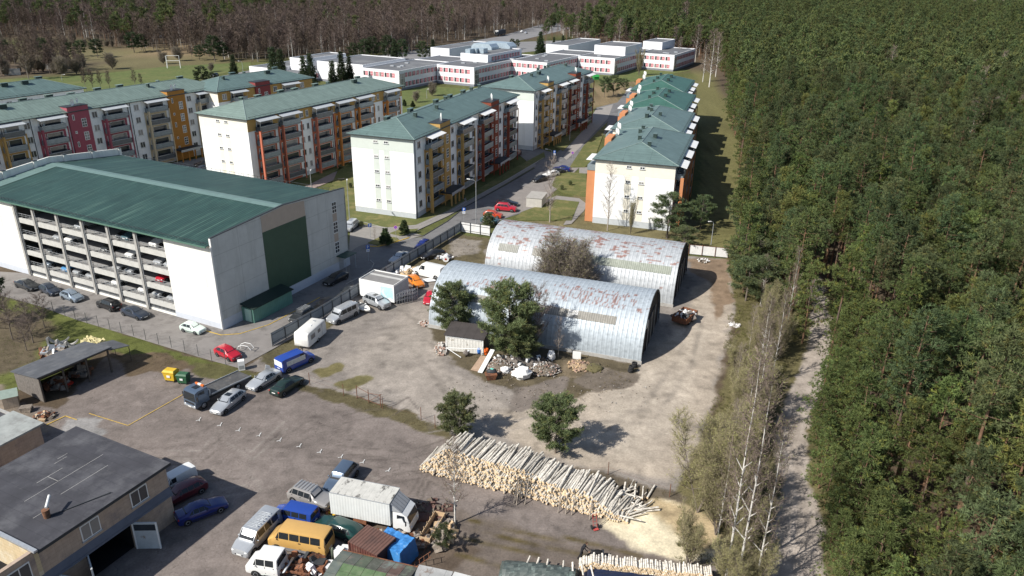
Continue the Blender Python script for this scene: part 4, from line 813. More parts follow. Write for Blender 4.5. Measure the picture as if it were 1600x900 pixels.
def arched_shed(label, loc, ang, L_, W, Hh, rust, rseed, strip, low, dash=(2,2)):
    t_ = thing('arched_shed', label, 'shed', (*loc, 0), R(ang), 'arched sheds of corrugated sheet'); q = np.random.default_rng(rseed); na, step = 96, .155; base = .45
    nl = int(L_/step); xs = np.linspace(0, L_, nl+1)
    def P(x, u, off=0.0):                                                # u 0..1 from the near base over the top to the far base
        a = math.pi*u; return (x, W/2-(W/2+off)*math.cos(a), base+(Hh-base+off)*math.sin(a)**.92)
    V = []; Cc = []; gridx, gridu = np.meshgrid(np.arange(nl+1), np.arange(na+1))
    us = np.linspace(0, 1, na+1)
    px_ = np.floor(xs/.62).astype(int); pu_ = np.floor(us*24).astype(int); cell = q.random((40, 120)); cell2 = q.random((40, 120)); rowj = q.integers(0, 3, 200)
    f1 = fbm(gridx*step+rseed*50, gridu*.45+rseed*9, 5.0, rseed, 3)
    for j in range(na+1):
        rib0 = us[j]
        for i in range(nl+1):
            u = us[j]; rib = .03 if (i % 4) in (1,) else 0.0; V.append(P(xs[i], u, rib))
            c = np.array(low)*(.965+.07*cell[pu_[j] % 40, px_[i] % 120])
            if (i % 4) == 1: c = c*1.04
            if pu_[j] != pu_[max(j-1, 0)] and (px_[i]+pu_[j]) % 2 == 0: c = c*.84
            m_ = rust(u, xs[i]/L_, f1[j, i]); r0 = cell2[(j//dash[0])*3 % 40, ((i+j//dash[0]*3)//dash[1]+pu_[j]*7) % 120]*.7+cell[pu_[j]*2 % 40, (i//6) % 120]*.3
            if r0 < m_: c = c*.2+np.array((.225,.095,.065))*.8*(.7+.6*cell[(j*3) % 40, i % 120])
            Cc.append(c)
    F = []
    for j in range(na):
        for i in range(nl): a = j*(nl+1)+i; F.append((a, a+1, a+nl+2, a+nl+1))
    me = bpy.data.meshes.new('roof_shell'); me.from_pydata(V, [], F); me.materials.append(M_arch); ca = me.color_attributes.new('col', 'FLOAT_COLOR', 'POINT'); ca.data.foreach_set('color', np.concatenate([np.array(Cc), np.ones((len(Cc), 1))], 1).astype(np.float32).ravel())
    o = mobj('roof_shell', me, t_)
    for (u0, u1, x0, x1, sc_) in strip:     # translucent or replaced sheets, laid over the shell
        b = MB(); mt = mat('strip_sheet_%d_%d' % (int(sc_[0]*100), int(sc_[2]*100)), sc_, .8, .15, 3, seams=(0,.31,.07,.62), dirt=(tuple(c_*1.35 for c_ in sc_), .8, .52, .15)); n_ = 8
        for k in range(n_):
            ua, ub = u0+(u1-u0)*k/n_, u0+(u1-u0)*(k+1)/n_; b.add([P(x0*L_, ua, .06), P(x1*L_, ua, .06), P(x1*L_, ub, .06), P(x0*L_, ub, .06)], [(0,1,2,3)], mt)
        obj('roof_strip', b, t_)
    b = MB(); b.box(-.1,-.12,-.2,L_+.1,.15,base,M_conc); b.box(-.1,W-.15,-.2,L_+.1,W+.12,base,M_conc); obj('footing', b, t_)
    M_end = mat('dark_plank_gable', (.055,.05,.048), .85, .35, 1.5, seams=(1,.35,.05,.6)); M_end2 = mat('pale_block_gable', (.40,.38,.35), .9, .15, 1, seams=(2,.4,.04,.75))
    for xx, mt, nm in ((L_-.35, M_end, 'gable_wall'), (.25, M_end2, 'gable_wall')):
        pts = [P(xx, u) for u in np.linspace(0, 1, 25)]; b = MB(); n = len(pts); sh = [(x_+.14, y_, z_) for x_, y_, z_ in pts]
        b.add([(xx,0,0),(xx,W,0)]+pts+[(xx+.14,0,0),(xx+.14,W,0)]+sh, [tuple([0]+list(range(2, 2+n))+[1]), tuple([n+2]+[n+3]+list(range(2*n+3, n+3, -1)))], mt); g_ = obj(nm, b, t_)
        if xx > 1:
            b = MB(); b.box(xx+.145, W*.30, 0, xx+.25, W*.70, 4.3, M_dark)
            for q_ in (W*.3, W*.5, W*.7): b.box(xx+.26, q_-.08, 0, xx+.34, q_+.08, 4.4, M_conc)
            obj('gate', b, g_)
            b = MB()
            for i in range(24):
                u0, u1 = i/24, (i+1)/24; p0, p1 = P(L_, u0, .06), P(L_, u1, .06); p0i, p1i = P(L_, u0, -.22), P(L_, u1, -.22); b.add([p0, p1, p1i, p0i, (p0[0]+.06,*p0[1:]), (p1[0]+.06,*p1[1:]), (p1i[0]+.06,*p1i[1:]), (p0i[0]+.06,*p0i[1:])], [(4,5,6,7),(0,3,2,1),(0,1,5,4),(3,7,6,2)], M_dark)
            obj('edge_trim', b, t_)
    return t_
def r1(u, x, f): return max(0, (.40 if .30 < u < .45 else .06 if .25 < u < .5 else 0)*min(.62, max(0, f*4-1.75))*(1.25 if x > .1 else .4))
def r2(u, x, f): return max(0, (.34 if u > .25 else .10)*min(1.0, f*3.0-.6)*(1.5 if x < .35 and u > .3 else .85))
h1 = arched_shed('pale blue arched shed in front, long grey strip low on its side', (-11.8,97.0), -19.2, 30.5, 14.0, 7.2, r1, 3, [(.19,.245,.10,.34,(.25,.24,.215)),(.19,.245,.44,.87,(.25,.24,.21)),(.19,.245,.655,.70,(.72,.72,.70))], (.375,.42,.455), (3,1))
h2 = arched_shed('rust-spotted arched shed behind, with greenish strip and buried bush in front', (-4.6,115.6), -19.8, 31.0, 14.5, 7.6, r2, 5, [(.19,.25,.06,.17,(.29,.29,.26)),(.19,.25,.25,.42,(.29,.28,.25)),(.19,.25,.50,.97,(.27,.29,.245))], (.385,.405,.42), (1,6))
b = MB(); b.box(30.28,3.2,3.6,30.42,4.0,4.7,M_white); b.box(30.28,4.4,2.5,30.4,5.0,2.9,M_white); obj('window', b, h1)
b = MB()
for i in range(24): b.box(9+i*.5+.02,.6,-.2,9+i*.5+.48,.8,.1,M_conc)
# ---- school in the distance
M_sch = mat('school_white', (.74,.745,.76), .8, .04, .2, world=True); M_schr = mat('school_bitumen_roof', (.135,.14,.15), .95, .12, .15, dirt=((.20,.205,.21), .08, .5, .15), world=True, spec=.05); M_pinkp = mat('rose_panel', (.52,.17,.20), .7, .12, 1); M_schp = mat('school_plinth', (.21,.22,.25), .9, .1, 1)
school = thing('school_building', 'long white two-storey school of stepped wings with rose window bands', 'school', (-46.4, 310.3, 0), R(-28))
swm = None
def school_window():
    global swm
    if swm is None:
        b = MB(); b.box(-1.2,-.06,0,1.2,0,1.9,M_white); b.box(-1.1,-.075,.1,-.3,-.058,1.8,M_glass); b.box(-.2,-.075,.1,.72,-.058,.92,M_pinkp); b.box(-.2,-.075,1.02,.72,-.058,1.8,M_pinkp); b.box(.82,-.075,.1,1.14,-.058,1.8,M_pinkp); swm = b.mesh('window')
    return swm
def wing(x0, y0, x1, y1, H, fr=True, rt_=True, rows=(1.3, 4.9), base=0.0, roof=None):
    b = MB(); b.box(x0,y0,base+(.9 if base == 0 else 0),x1,y1,H,M_sch); w_ = obj('wing', b, school)
    if base == 0: b = MB(); b.box(x0+.05,y0+.05,-.2,x1-.05,y1-.05,.896,M_schp); obj('plinth', b, w_)
    b = MB(); b.box(x0+.3,y0+.3,H-.1,x1-.3,y1-.3,H+.02,roof or M_schr); obj('roof', b, w_)
    b = MB(); 
    for q_ in ((x0,y0,x1,y0+.3),(x0,y1-.3,x1,y1),(x0,y0+.3,x0+.3,y1-.3),(x1-.3,y0+.3,x1,y1-.3)): b.box(q_[0],q_[1],H+.002,q_[2],q_[3],H+.3,M_sch)
    obj('parapet', b, w_)
    for z in rows:
        if fr:
            for x_ in np.arange(x0+1.8, x1-1.2, 2.7): put(school_window(), 'window', w_, x_, y0-.002, z)
        if rt_:
            for y_ in np.arange(y0+4.5, y1-1.2, 2.7): put(school_window(), 'window', w_, x1+.002, y_, z, math.pi/2)
    return w_
NS = [(0,0),(19,26.5),(37,59),(56,92),(75,123)]
for k, (sx, sy) in enumerate(NS):
    w_ = wing(sx-18.5, sy, sx, sy+37, 7.5)
    b = MB(); b.box(sx+.02, sy+.3, 1, sx+.12, sy+3.6, 6.6, M_glass)
    for q_ in (.3,1.4,2.5,3.6): b.box(sx+.125, sy+q_-.06, 1, sx+.18, sy+q_+.06, 6.6, M_white)
    for z in (1,2.9,4.7,6.5): b.box(sx+.185, sy+.3, z-.05, sx+.2, sy+3.6, z+.05, M_white)
    obj('glazed_corner', b, w_)
    q = random.Random(k)
    for i in range(4): b = MB(); x_, y_ = sx-q.uniform(3,15), sy+q.uniform(5,30); b.box(x_-.9,y_-.6,7.5,x_+.9,y_+.6,7.9,M_steel); obj('roof_light', b, w_)
for k in range(4):
    sx, sy = NS[k]; wing(sx-18.6, sy+37.1, sx+.1 if k else sx-.1, sy+58, 7.3, False, False)
def from_px(px_, py_, z):                                               # roof-level point in school coordinates
    g_ = G(px_, py_, z)-Vector((-46.4,310.3)); a = R(28); return (g_.x*math.cos(a)-g_.y*math.sin(a), g_.x*math.sin(a)+g_.y*math.cos(a))
def upbox(p0, p1, depth, H, fr=False, rt_=False, base=0.0, rows=(), roof=None):
    a, c = from_px(*p0, H), from_px(*p1, H); y0 = min(a[1], c[1]); return wing(a[0], y0, max(c[0], a[0]+6), y0+depth, H, fr, rt_, rows, base, roof)
upbox((393,104), (424,108), 30, 5.5); upbox((404,112), (455,117), 26, 4.2, True, True, rows=(1.3,)); upbox((495,96), (576,101), 30, 8.0, False, True, rows=(5.2,)); upbox((458,90), (478,93), 26, 9)
upbox((724,83), (762,87), 32, 10.5, False, True, rows=(7.9,)); upbox((685,73), (702,77), 40, 9.5); upbox((929,71), (978,74), 24, 11.5); upbox((868,67), (888,72), 45, 8); upbox((1010,64), (1035,67), 22, 11)
b = MB()
for k, (a_, c_) in enumerate(((734,84),(744,83),(755,83))):
    q_ = from_px(a_, c_, 10.5); b.box(q_[0]-1.2, q_[1]-1.8, 7.4, q_[0]+1.2, q_[1]+2, 12.6, mat('duct_steel', (.40,.48,.54), .35, .15, 1, metal=.3))
obj('ventilation_duct', b, school)
for a_, c_, w2 in ((752,72,5.5), (775,70,7.5)):
    q_ = from_px(a_, c_, 12); b = MB(); y_ = q_[1]; b.loft([[(q_[0]-w2, y_, 10.4), (q_[0]+w2, y_, 10.4), (q_[0]+w2, y_, 11.6), (q_[0]+w2*.75, y_, 13), (q_[0]-w2*.75, y_, 13), (q_[0]-w2, y_, 11.6)], [(q_[0]-w2, y_+7, 10.4), (q_[0]+w2, y_+7, 10.4), (q_[0]+w2, y_+7, 11.6), (q_[0]+w2*.75, y_+7, 13), (q_[0]-w2*.75, y_+7, 13), (q_[0]-w2, y_+7, 11.6)]], MATS['duct_steel'], smooth=False); obj('ventilation_housing', b, school)
# far house among the trees
fh = thing('house', 'small pale house half hidden in the far left woods', 'house', (*G(240,60), 0), R(30)); b = MB(); b.box(0,0,0,12,8,4,M_sch); obj('wall', b, fh)
b = MB(); b.add([(-.5,-.5,4.02),(12.5,-.5,4.02),(12.5,8.5,4.02),(-.5,8.5,4.02),(-.5,4,7.5),(12.5,4,7.5)], [(0,1,5,4),(2,3,4,5),(0,4,3),(1,2,5)], M_schr); obj('roof', b, fh)
# ---- block-built workshop bottom left
M_blk = mat('pinkish_block_wall', (.40,.31,.24), .9, .14, 1.6, seams=[(0,.62,.025,.82),(2,.32,.025,.8)], dirt=((.26,.21,.185), .7, .5, .2)); M_blk2 = mat('ochre_block_wall', (.50,.40,.25), .9, .12, 1.6, seams=[(1,.62,.025,.82),(2,.32,.025,.8)], dirt=((.62,.56,.44), .6, .5, .2))
M_tar = mat('tar_roof', (.052,.052,.060), .85, .22, .5, dirt=((.10,.10,.108), .35, .48, .2), seams=(0,1.0,.05,.8), bump=.15, bscale=12)
NR = G(257,724,6.3); FL = G(57,856,6.3); wa = math.atan2(NR.y-FL.y, NR.x-FL.x); WL = (NR-FL).length
ws = thing('workshop', 'two-storey pinkish block workshop with flat tar roof and open double doors', 'workshop', (FL.x, FL.y, 0), wa); WD = 12.0; WH = 6.2
print('WS', wa*57.3, WL)
D0, D1, D2, D3 = WL-8.6, WL-4.2, WL-15.0, WL-11.0
b = MB()
for x0, x1 in ((-6,D2),(D3,D0),(D1,WL)): b.box(x0,0,-.1,x1,.35,3.2,M_blk)
b.box(-6,0,3.2,WL,.35,WH,M_blk); b.box(WL-.35,.354,-.1,WL,WD,WH,M_blk); b.box(-.0,WD-.35,-.1,WL-.354,WD,WH,M_blk); obj('wall', b, ws)
b = MB(); b.box(-.34,-.02,0,-.0,WD,WH,M_blk2); obj('gable_wall', b, ws)
b = MB(); b.box(-.45,-.4,WH,WL+.3,WD+.3,WH+.12,M_tar); b.box(-.5,-.45,WH+.124,-.2,WD+.3,WH+.3,M_steel); b.box(-.2,-.42,WH-.16,WL+.3,-.36,WH+.1,M_dark); obj('roof', b, ws)
b = MB(); 
for x0, y0, x1, y1 in ((WL-7,4.2,WL-2.5,4.2),(WL-6,6.0,WL-1.6,6.0),(WL-4.5,8.6,WL-3.3,8.6),(3,6,6,6),(6,6,6,7.4),(5,7.4,7.4,7.4),(2,3.4,3.2,3.4),(8,9,9,9)):
    if x0 != x1: b.box(x0,y0-.02,WH+.122,x1,y0+.02,WH+.126,M_conc)
    else: b.box(x0-.02,y0,WH+.127,x0+.02,y1,WH+.131,M_conc)
obj('roof_marking', b, ws)
b = MB(); b.box(-6,-.32,3.0,WL,-.004,3.14,mat('slate_ledge', (.11,.12,.15), .7, .15, 1)); b.add([(-6,-.36,2.96),(WL,-.36,2.96),(WL,-.004,3.75),(-6,-.004,3.75)], [(0,1,2,3)], MATS['slate_ledge']); obj('ledge', b, ws)
for x_ in (WL-3.0, WL-7.7, WL-13.6, WL-19.5): put(wmesh(1.7,1.5), 'window', ws, x_, -.0, 4.15)
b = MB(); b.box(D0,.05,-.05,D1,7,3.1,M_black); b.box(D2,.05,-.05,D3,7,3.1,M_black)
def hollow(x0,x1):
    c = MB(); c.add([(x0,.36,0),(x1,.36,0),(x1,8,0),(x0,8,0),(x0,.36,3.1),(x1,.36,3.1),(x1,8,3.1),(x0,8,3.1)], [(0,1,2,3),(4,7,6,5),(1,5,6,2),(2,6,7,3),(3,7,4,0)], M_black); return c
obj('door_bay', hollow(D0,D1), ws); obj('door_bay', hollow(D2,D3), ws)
M_dr = mat('pale_steel_door', (.42,.46,.48), .55, .12, 1, dirt=((.25,.2,.16), 1.4, .6, .1))
def leaf(x, ang, w_, lab=None):
    b = MB(); b.box(0,-.05,.08,w_,.05,2.95,M_dr); b.box(.15,-.07,2.1,w_-.15,-.052,2.75,M_glass); b.box(0,-.09,.08,.12,-.053,2.95,M_white); b.box(w_-.12,-.09,.08,w_,-.053,2.95,M_white); return obj('door', b, ws, (x,-.1,0), ang)
leaf(D1-.1, R(-62), 2.15); leaf(D0+.1, R(-118), 2.15); leaf(D3-.1, R(-75), 2.0); leaf(D2+.1, R(-120), 2.0)
b = MB(); b.tube((2.6,2.5,WH+.1), (2.6,2.5,WH+.9), .25, .3, 10, mat('rusty_metal', (.17,.085,.05), .9, .35, 4, dirt=((.09,.06,.045), 2, .5, .1))); b.tube((2.7,2.5,WH+1.0), (3.6,3.3,WH+1.3), .12, .12, 6, M_white); b.tube((2.6,2.5,WH+.15), (7,.6,WH+.2), .04, .04, 4, M_dark); obj('roof_vent', b, ws)
an = thing('annex', 'low annex with pale felt roof behind the tar-roofed workshop', 'outbuilding', (*G(58,663,4.5), 0), wa); b = MB(); b.box(-22,0,0,.2,-0+4.6,4.3,M_blk); obj('wall', b, an, (0,0,0)); b = MB(); b.box(-22.3,-.3,4.304,.5,4.6,4.5,mat('pale_felt', (.30,.315,.30), .85, .15, 1, dirt=((.2,.2,.19), .8, .5, .2))); obj('roof', b, an)
an2 = thing('outbuilding', 'dark flat-roofed outbuilding with light rim at the far left edge', 'outbuilding', (*G(-20,700,3), 0), wa); b = MB(); b.box(-12,0,0,4.6,6,2.9,M_blk); obj('wall', b, an2); b = MB(); b.box(-12.3,-.3,2.904,4.9,6.3,3.05,M_tar); b.box(4.6,-.3,3.054,4.9,6.3,3.2,M_conc); b.box(-12,6.0,3.054,4.6,6.3,3.2,M_conc); obj('roof', b, an2)
# ---- open timber lean-to
M_plk = mat('weathered_planks', (.12,.108,.098), .9, .3, 3, seams=(0,.16,.03,.5)); M_felt = mat('dark_felt', (.085,.09,.10), .8, .18, .8, dirt=((.14,.145,.15), .5, .5, .2), seams=(1,1.1,.05,.75)); M_post = mat('old_timber', (.10,.085,.07), .9, .3, 4)
FL_ = G(60,594,3.0); FR_ = G(168,541,3.6); sa = math.atan2(FR_.y-FL_.y, FR_.x-FL_.x); SL = (FR_-FL_).length; SD = 5.6; print('LT', sa*57.3, SL)
lt_ = thing('lean_to', 'open-fronted dark timber lean-to with sloping felt roof', 'lean-to', (FL_.x, FL_.y, 0), sa)
b = MB(); b.add([(-.2,-.2,3.3),(SL+.4,-.2,3.3),(SL+.4,SD+.3,2.35),(-.2,SD+.3,2.35),(-.2,-.2,3.42),(SL+.4,-.2,3.42),(SL+.4,SD+.3,2.47),(-.2,SD+.3,2.47)], [(0,3,2,1),(4,5,6,7),(0,1,5,4),(1,2,6,5),(2,3,7,6),(3,0,4,7)], M_felt); obj('roof', b, lt_)
b = MB(); b.box(.0,.1,0,.1,SD,2.3,mat('weathered_planks_side', (.15,.135,.122), .9, .3, 3, seams=(1,.18,.03,.5))); b.add([(.0,.1,2.3),(.1,.1,2.3),(.1,.1,3.25),(0,.1,3.25),(0,SD,2.3),(.1,SD,2.3)], [(0,1,2,3),(0,3,4),(1,5,2),(3,2,5,4)], MATS['weathered_planks_side']); b.box(.1,SD-.1,0,SL,SD,2.3,M_plk); obj('wall', b, lt_)
for x_ in (.1, SL*.33, SL*.66, SL-.1): b = MB(); b.box(x_-.09,0,-.1,x_+.09,.18,3.25,M_post); obj('post', b, lt_)
b = MB(); b.box(0,0,3.05,SL,.12,3.28,M_post); obj('beam', b, lt_)
cnp = lx0 = FR_+Vector((math.cos(sa), math.sin(sa)))*.5
ct_ = thing('canopy', 'low dark felt canopy on poles at the right end of the lean-to', 'canopy', (cnp.x, cnp.y, 0), sa)
b = MB(); b.add([(0,.6,2.6),(2.6,.6,2.1),(2.6,4.2,1.9),(0,4.2,2.4),(0,.6,2.68),(2.6,.6,2.18),(2.6,4.2,1.98),(0,4.2,2.48)], [(0,3,2,1),(4,5,6,7),(0,1,5,4),(1,2,6,5),(2,3,7,6),(3,0,4,7)], M_felt); obj('roof', b, ct_)
for x_, y_ in ((2.5,.7),(2.5,4.1)): b = MB(); b.tube((x_,y_,-.1),(x_,y_,2.0),.05,.05,6,M_post); obj('post', b, ct_)
# little hut with green roof, crates and firewood beside the lean-to
ht = thing('tool_hut', 'small beige hut with pale green pitched roof left of the lean-to', 'hut', (*G(7,640), 0), sa-.5); b = MB(); b.box(0,0,-.1,1.5,1.5,1.55,mat('beige_board', (.46,.38,.29), .85, .12, 2, seams=(0,.5,.03,.7))); obj('wall', b, ht)
b = MB(); b.add([(-.15,-.2,1.45),(1.65,-.2,1.45),(1.65,.75,2.1),(-.15,.75,2.1),(1.65,1.7,1.45),(-.15,1.7,1.45)], [(0,1,2,3),(3,2,4,5)], mat('pale_green_sheet', (.25,.31,.27), .7, .12, 2)); b.add([(0,0,1.5),(0,1.5,1.5),(0,.75,2.05),(1.5,0,1.5),(1.5,1.5,1.5),(1.5,.75,2.05)], [(0,2,1),(3,4,5)], MATS['beige_board']); obj('roof', b, ht)
# white shed under a dark roof in front of the arched shed
ang_w = R(-14); wsd = thing('white_shed', 'small white boarded shed with dark sheet roof beside the debris', 'shed', (*G(697,546), 0), ang_w); b = MB()
b.box(0,0,-.1,5.2,.12,2.2,mat('whitewashed_board', (.62,.61,.57), .85, .12, 2, seams=(0,.42,.05,.45), dirt=((.3,.26,.21), 2, .58, .1))); b.box(5.08,.124,-.1,5.2,2.9,2.2,M_plk); b.box(0,.124,-.1,.12,2.9,2.2,MATS['whitewashed_board']); b.box(.124,2.8,-.1,5.07,2.9,2.2,M_plk); obj('wall', b, wsd)
b = MB(); b.add([(-.2,-.25,2.25),(5.4,-.25,2.25),(5.4,3.1,2.75),(-.2,3.1,2.75),(-.2,-.25,2.33),(5.4,-.25,2.33),(5.4,3.1,2.83),(-.2,3.1,2.83)], [(0,3,2,1),(4,5,6,7),(0,1,5,4),(1,2,6,5),(2,3,7,6),(3,0,4,7)], mat('brown_black_sheet', (.055,.048,.046), .8, .2, 1, seams=(0,1.3,.04,.6))); obj('roof', b, wsd)
b = MB(); b.box(-.02,-.06,-.0,.14,-.004,2.3,M_white); b.box(5.1,-.06,0,5.24,-.004,2.3,M_white); b.box(.2,-.06,1.95,5.0,-.004,2.1,M_white); obj('trim', b, wsd)
# pale block refuse enclosure by the parking bays
en = thing('refuse_enclosure', 'pale brick refuse enclosure by the parking bays', 'enclosure', (*G(822,323), 0), R(-15)); b = MB(); M_enc = mat('pale_brick', (.46,.44,.40), .9, .12, 1.5, seams=[(2,.2,.02,.85)]); 
b.box(0,0,-.1,3.4,.2,2.0,M_enc); b.box(0,.204,-.1,.2,5,2.0,M_enc); b.box(3.2,.204,-.1,3.4,5,2.0,M_enc); b.box(.204,4.8,-.1,3.196,5,2.0,M_enc); b.box(-.1,-.1,2.004,3.5,5.1,2.1,mat('enclosure_roof',(.34,.325,.30),.9,.12,1)); obj('wall', b, en)
# ================================================================== VEHICLES
M_tyre = mat('tyre_rubber', (.022,.022,.023), .85, .15, 6); M_rim = mat('alloy_rim', (.45,.46,.48), .35, .1, 8, metal=.5); M_cglass = mat('car_glass', (.02,.024,.028), .0, .1, 1, spec=.45)
M_red = mat('tail_lamp', (.35,.02,.015), .3, .1, 5); M_lamp = mat('head_lamp', (.75,.76,.76), .15, .05, 5, spec=.6); M_plate = mat('number_plate', (.7,.7,.68), .5, .05, 5); M_trim = mat('black_trim', (.025,.025,.027), .6, .15, 5)
M_rust = mat('rust', (.20,.085,.045), .92, .4, 4, dirt=((.10,.055,.04), 1.6, .5, .1))
PAINT = {'silver': (.42,.44,.46), 'silverblue': (.25,.31,.38), 'black': (.012,.012,.014), 'darkblue': (.025,.035,.055), 'dark': (.03,.033,.036), 'mint': (.56,.66,.60), 'red': (.42,.015,.03), 'darkred': (.11,.015,.02), 'orangered': (.45,.06,.02),
         'teal': (.06,.12,.14), 'white': (.74,.74,.72), 'blue': (.02,.06,.30), 'navy': (.01,.02,.13), 'orange': (.65,.20,.02), 'yellow': (.56,.34,.11), 'green': (.015,.03,.024), 'darkgreen': (.012,.045,.04), 'greyblue': (.10,.14,.20), 'champagne': (.36,.345,.33), 'skyblue': (.08,.25,.48)}
def paint(n): return mat('car_paint_'+n, PAINT[n], .28, .04, 3, metal=.35 if n in ('silver','silverblue','champagne','greyblue') else 0, spec=.5, coat=.5, dirt=(tuple(x*.8+.03 for x in PAINT[n]), 1.5, .55, .3))
# stations: x, top z, top half width, belt half width, belt z, low z   (front at x=0)
BODY = {
 'sedan': (4.6, 1.8, [(0,.60,.60,.66,.50,.28),(.1,.70,.66,.80,.60,.2),(.9,.86,.68,.9,.78,.17),(1.45,.96,.70,.9,.88,.17),(2.15,1.40,.56,.9,.92,.17),(3.15,1.41,.56,.9,.94,.17),(3.85,1.05,.66,.89,.95,.17),(4.45,1.0,.64,.84,.90,.2),(4.6,.80,.6,.72,.66,.3)], 3, 4, 5, 6),
 'hatch': (3.9, 1.7, [(0,.60,.58,.62,.50,.28),(.1,.74,.64,.78,.62,.2),(.75,.92,.68,.85,.82,.17),(1.1,1.0,.68,.85,.90,.17),(1.75,1.46,.56,.85,.94,.17),(3.1,1.46,.56,.85,.97,.17),(3.65,1.12,.66,.82,1.0,.2),(3.85,.95,.62,.78,.85,.25),(3.9,.6,.58,.7,.5,.3)], 3, 4, 5, 6),
 'wagon': (4.7, 1.8, [(0,.60,.60,.66,.50,.28),(.1,.72,.66,.80,.60,.2),(.95,.88,.68,.9,.80,.17),(1.45,.97,.70,.9,.88,.17),(2.1,1.44,.58,.9,.93,.17),(3.9,1.44,.58,.9,.97,.17),(4.45,1.14,.64,.87,1.0,.2),(4.65,.98,.62,.82,.88,.25),(4.7,.6,.6,.74,.5,.3)], 3, 4, 5, 6),
 'suv': (4.6, 1.88, [(0,.78,.66,.74,.60,.35),(.1,.98,.72,.86,.82,.28),(.9,1.10,.74,.94,1.0,.25),(1.3,1.16,.74,.94,1.08,.25),(1.85,1.72,.64,.94,1.12,.25),(3.9,1.74,.64,.94,1.14,.25),(4.4,1.22,.72,.92,1.14,.28),(4.55,1.1,.7,.88,1.0,.3),(4.6,.7,.66,.8,.6,.35)], 3, 4, 5, 6),
 'van': (5.0, 1.95, [(0,.72,.66,.76,.56,.3),(.1,.92,.74,.88,.78,.24),(.75,1.10,.78,.97,1.0,.2),(1.0,1.18,.80,.97,1.08,.2),(1.65,1.92,.78,.97,1.14,.2),(4.5,1.95,.80,.97,1.14,.2),(4.93,1.88,.80,.96,1.14,.2),(4.98,1.2,.84,.94,1.1,.22),(5.0,.5,.84,.92,.45,.3)], 3, 4, 5, 6),
 'bus': (5.6, 2.0, [(0,.95,.72,.82,.70,.35),(.08,1.15,.82,.92,1.0,.3),(.45,1.42,.86,.98,1.28,.28),(.6,1.5,.88,.98,1.35,.28),(1.2,2.25,.82,.99,1.38,.28),(5.2,2.32,.82,.99,1.38,.28),(5.52,2.22,.82,.98,1.38,.28),(5.58,1.4,.86,.96,1.3,.3),(5.6,.6,.86,.94,.5,.35)], 3, 4, 5, 6),
 'crew': (3.0, 1.95, [(0,.95,.78,.86,.70,.4),(.08,1.1,.84,.93,1.0,.35),(.5,1.3,.86,.96,1.2,.33),(.62,1.36,.86,.96,1.28,.33),(1.05,2.1,.8,.96,1.32,.33),(2.7,2.15,.8,.96,1.32,.33),(2.95,2.1,.8,.96,1.32,.33),(2.98,1.3,.86,.95,1.25,.33),(3.0,.6,.86,.94,.5,.35)], 3, 4, 5, 6),
}
_wheel = {}
def wheel_on(t_, x, y, r=.32, wd=.2):
    if r not in _wheel:
        b = MB(); prof = [(wd/2-.06, r*.6), (wd/2, r*.64), (wd/2, r*.9), (wd/2-.03, r), (-wd/2+.03, r), (-wd/2, r*.9)]; rings = [[(rr*math.cos(2*math.pi*i/16), yy, rr*math.sin(2*math.pi*i/16)) for i in range(16)] for yy, rr in prof]; b.loft(rings, M_tyre)
        c = MB(); rings = [[(rr*math.cos(2*math.pi*i/16), yy, rr*math.sin(2*math.pi*i/16)) for i in range(16)] for yy, rr in ((wd/2-.05, r*.62), (wd/2-.02, r*.6), (wd/2-.04, r*.15))]; c.loft(rings, M_rim, cap=False); c.add(rings[2], [tuple(range(16))], M_rim)
        for k in range(5): a = k*2*math.pi/5; c.add([(r*.2*math.cos(a+.5), wd/2-.025, r*.2*math.sin(a+.5)), (r*.52*math.cos(a+.35), wd/2-.018, r*.52*math.sin(a+.35)), (r*.52*math.cos(a+.85), wd/2-.018, r*.52*math.sin(a+.85))], [(0,1,2)], M_trim)
        _wheel[r] = (b.mesh('wheel'), c.mesh('rim'))
    wl_ = mobj('wheel', _wheel[r][0], t_, (x, y, r)); wl_.rotation_euler = (0, 0, 0 if y > 0 else math.pi); rm = mobj('rim', _wheel[r][1], wl_); return wl_
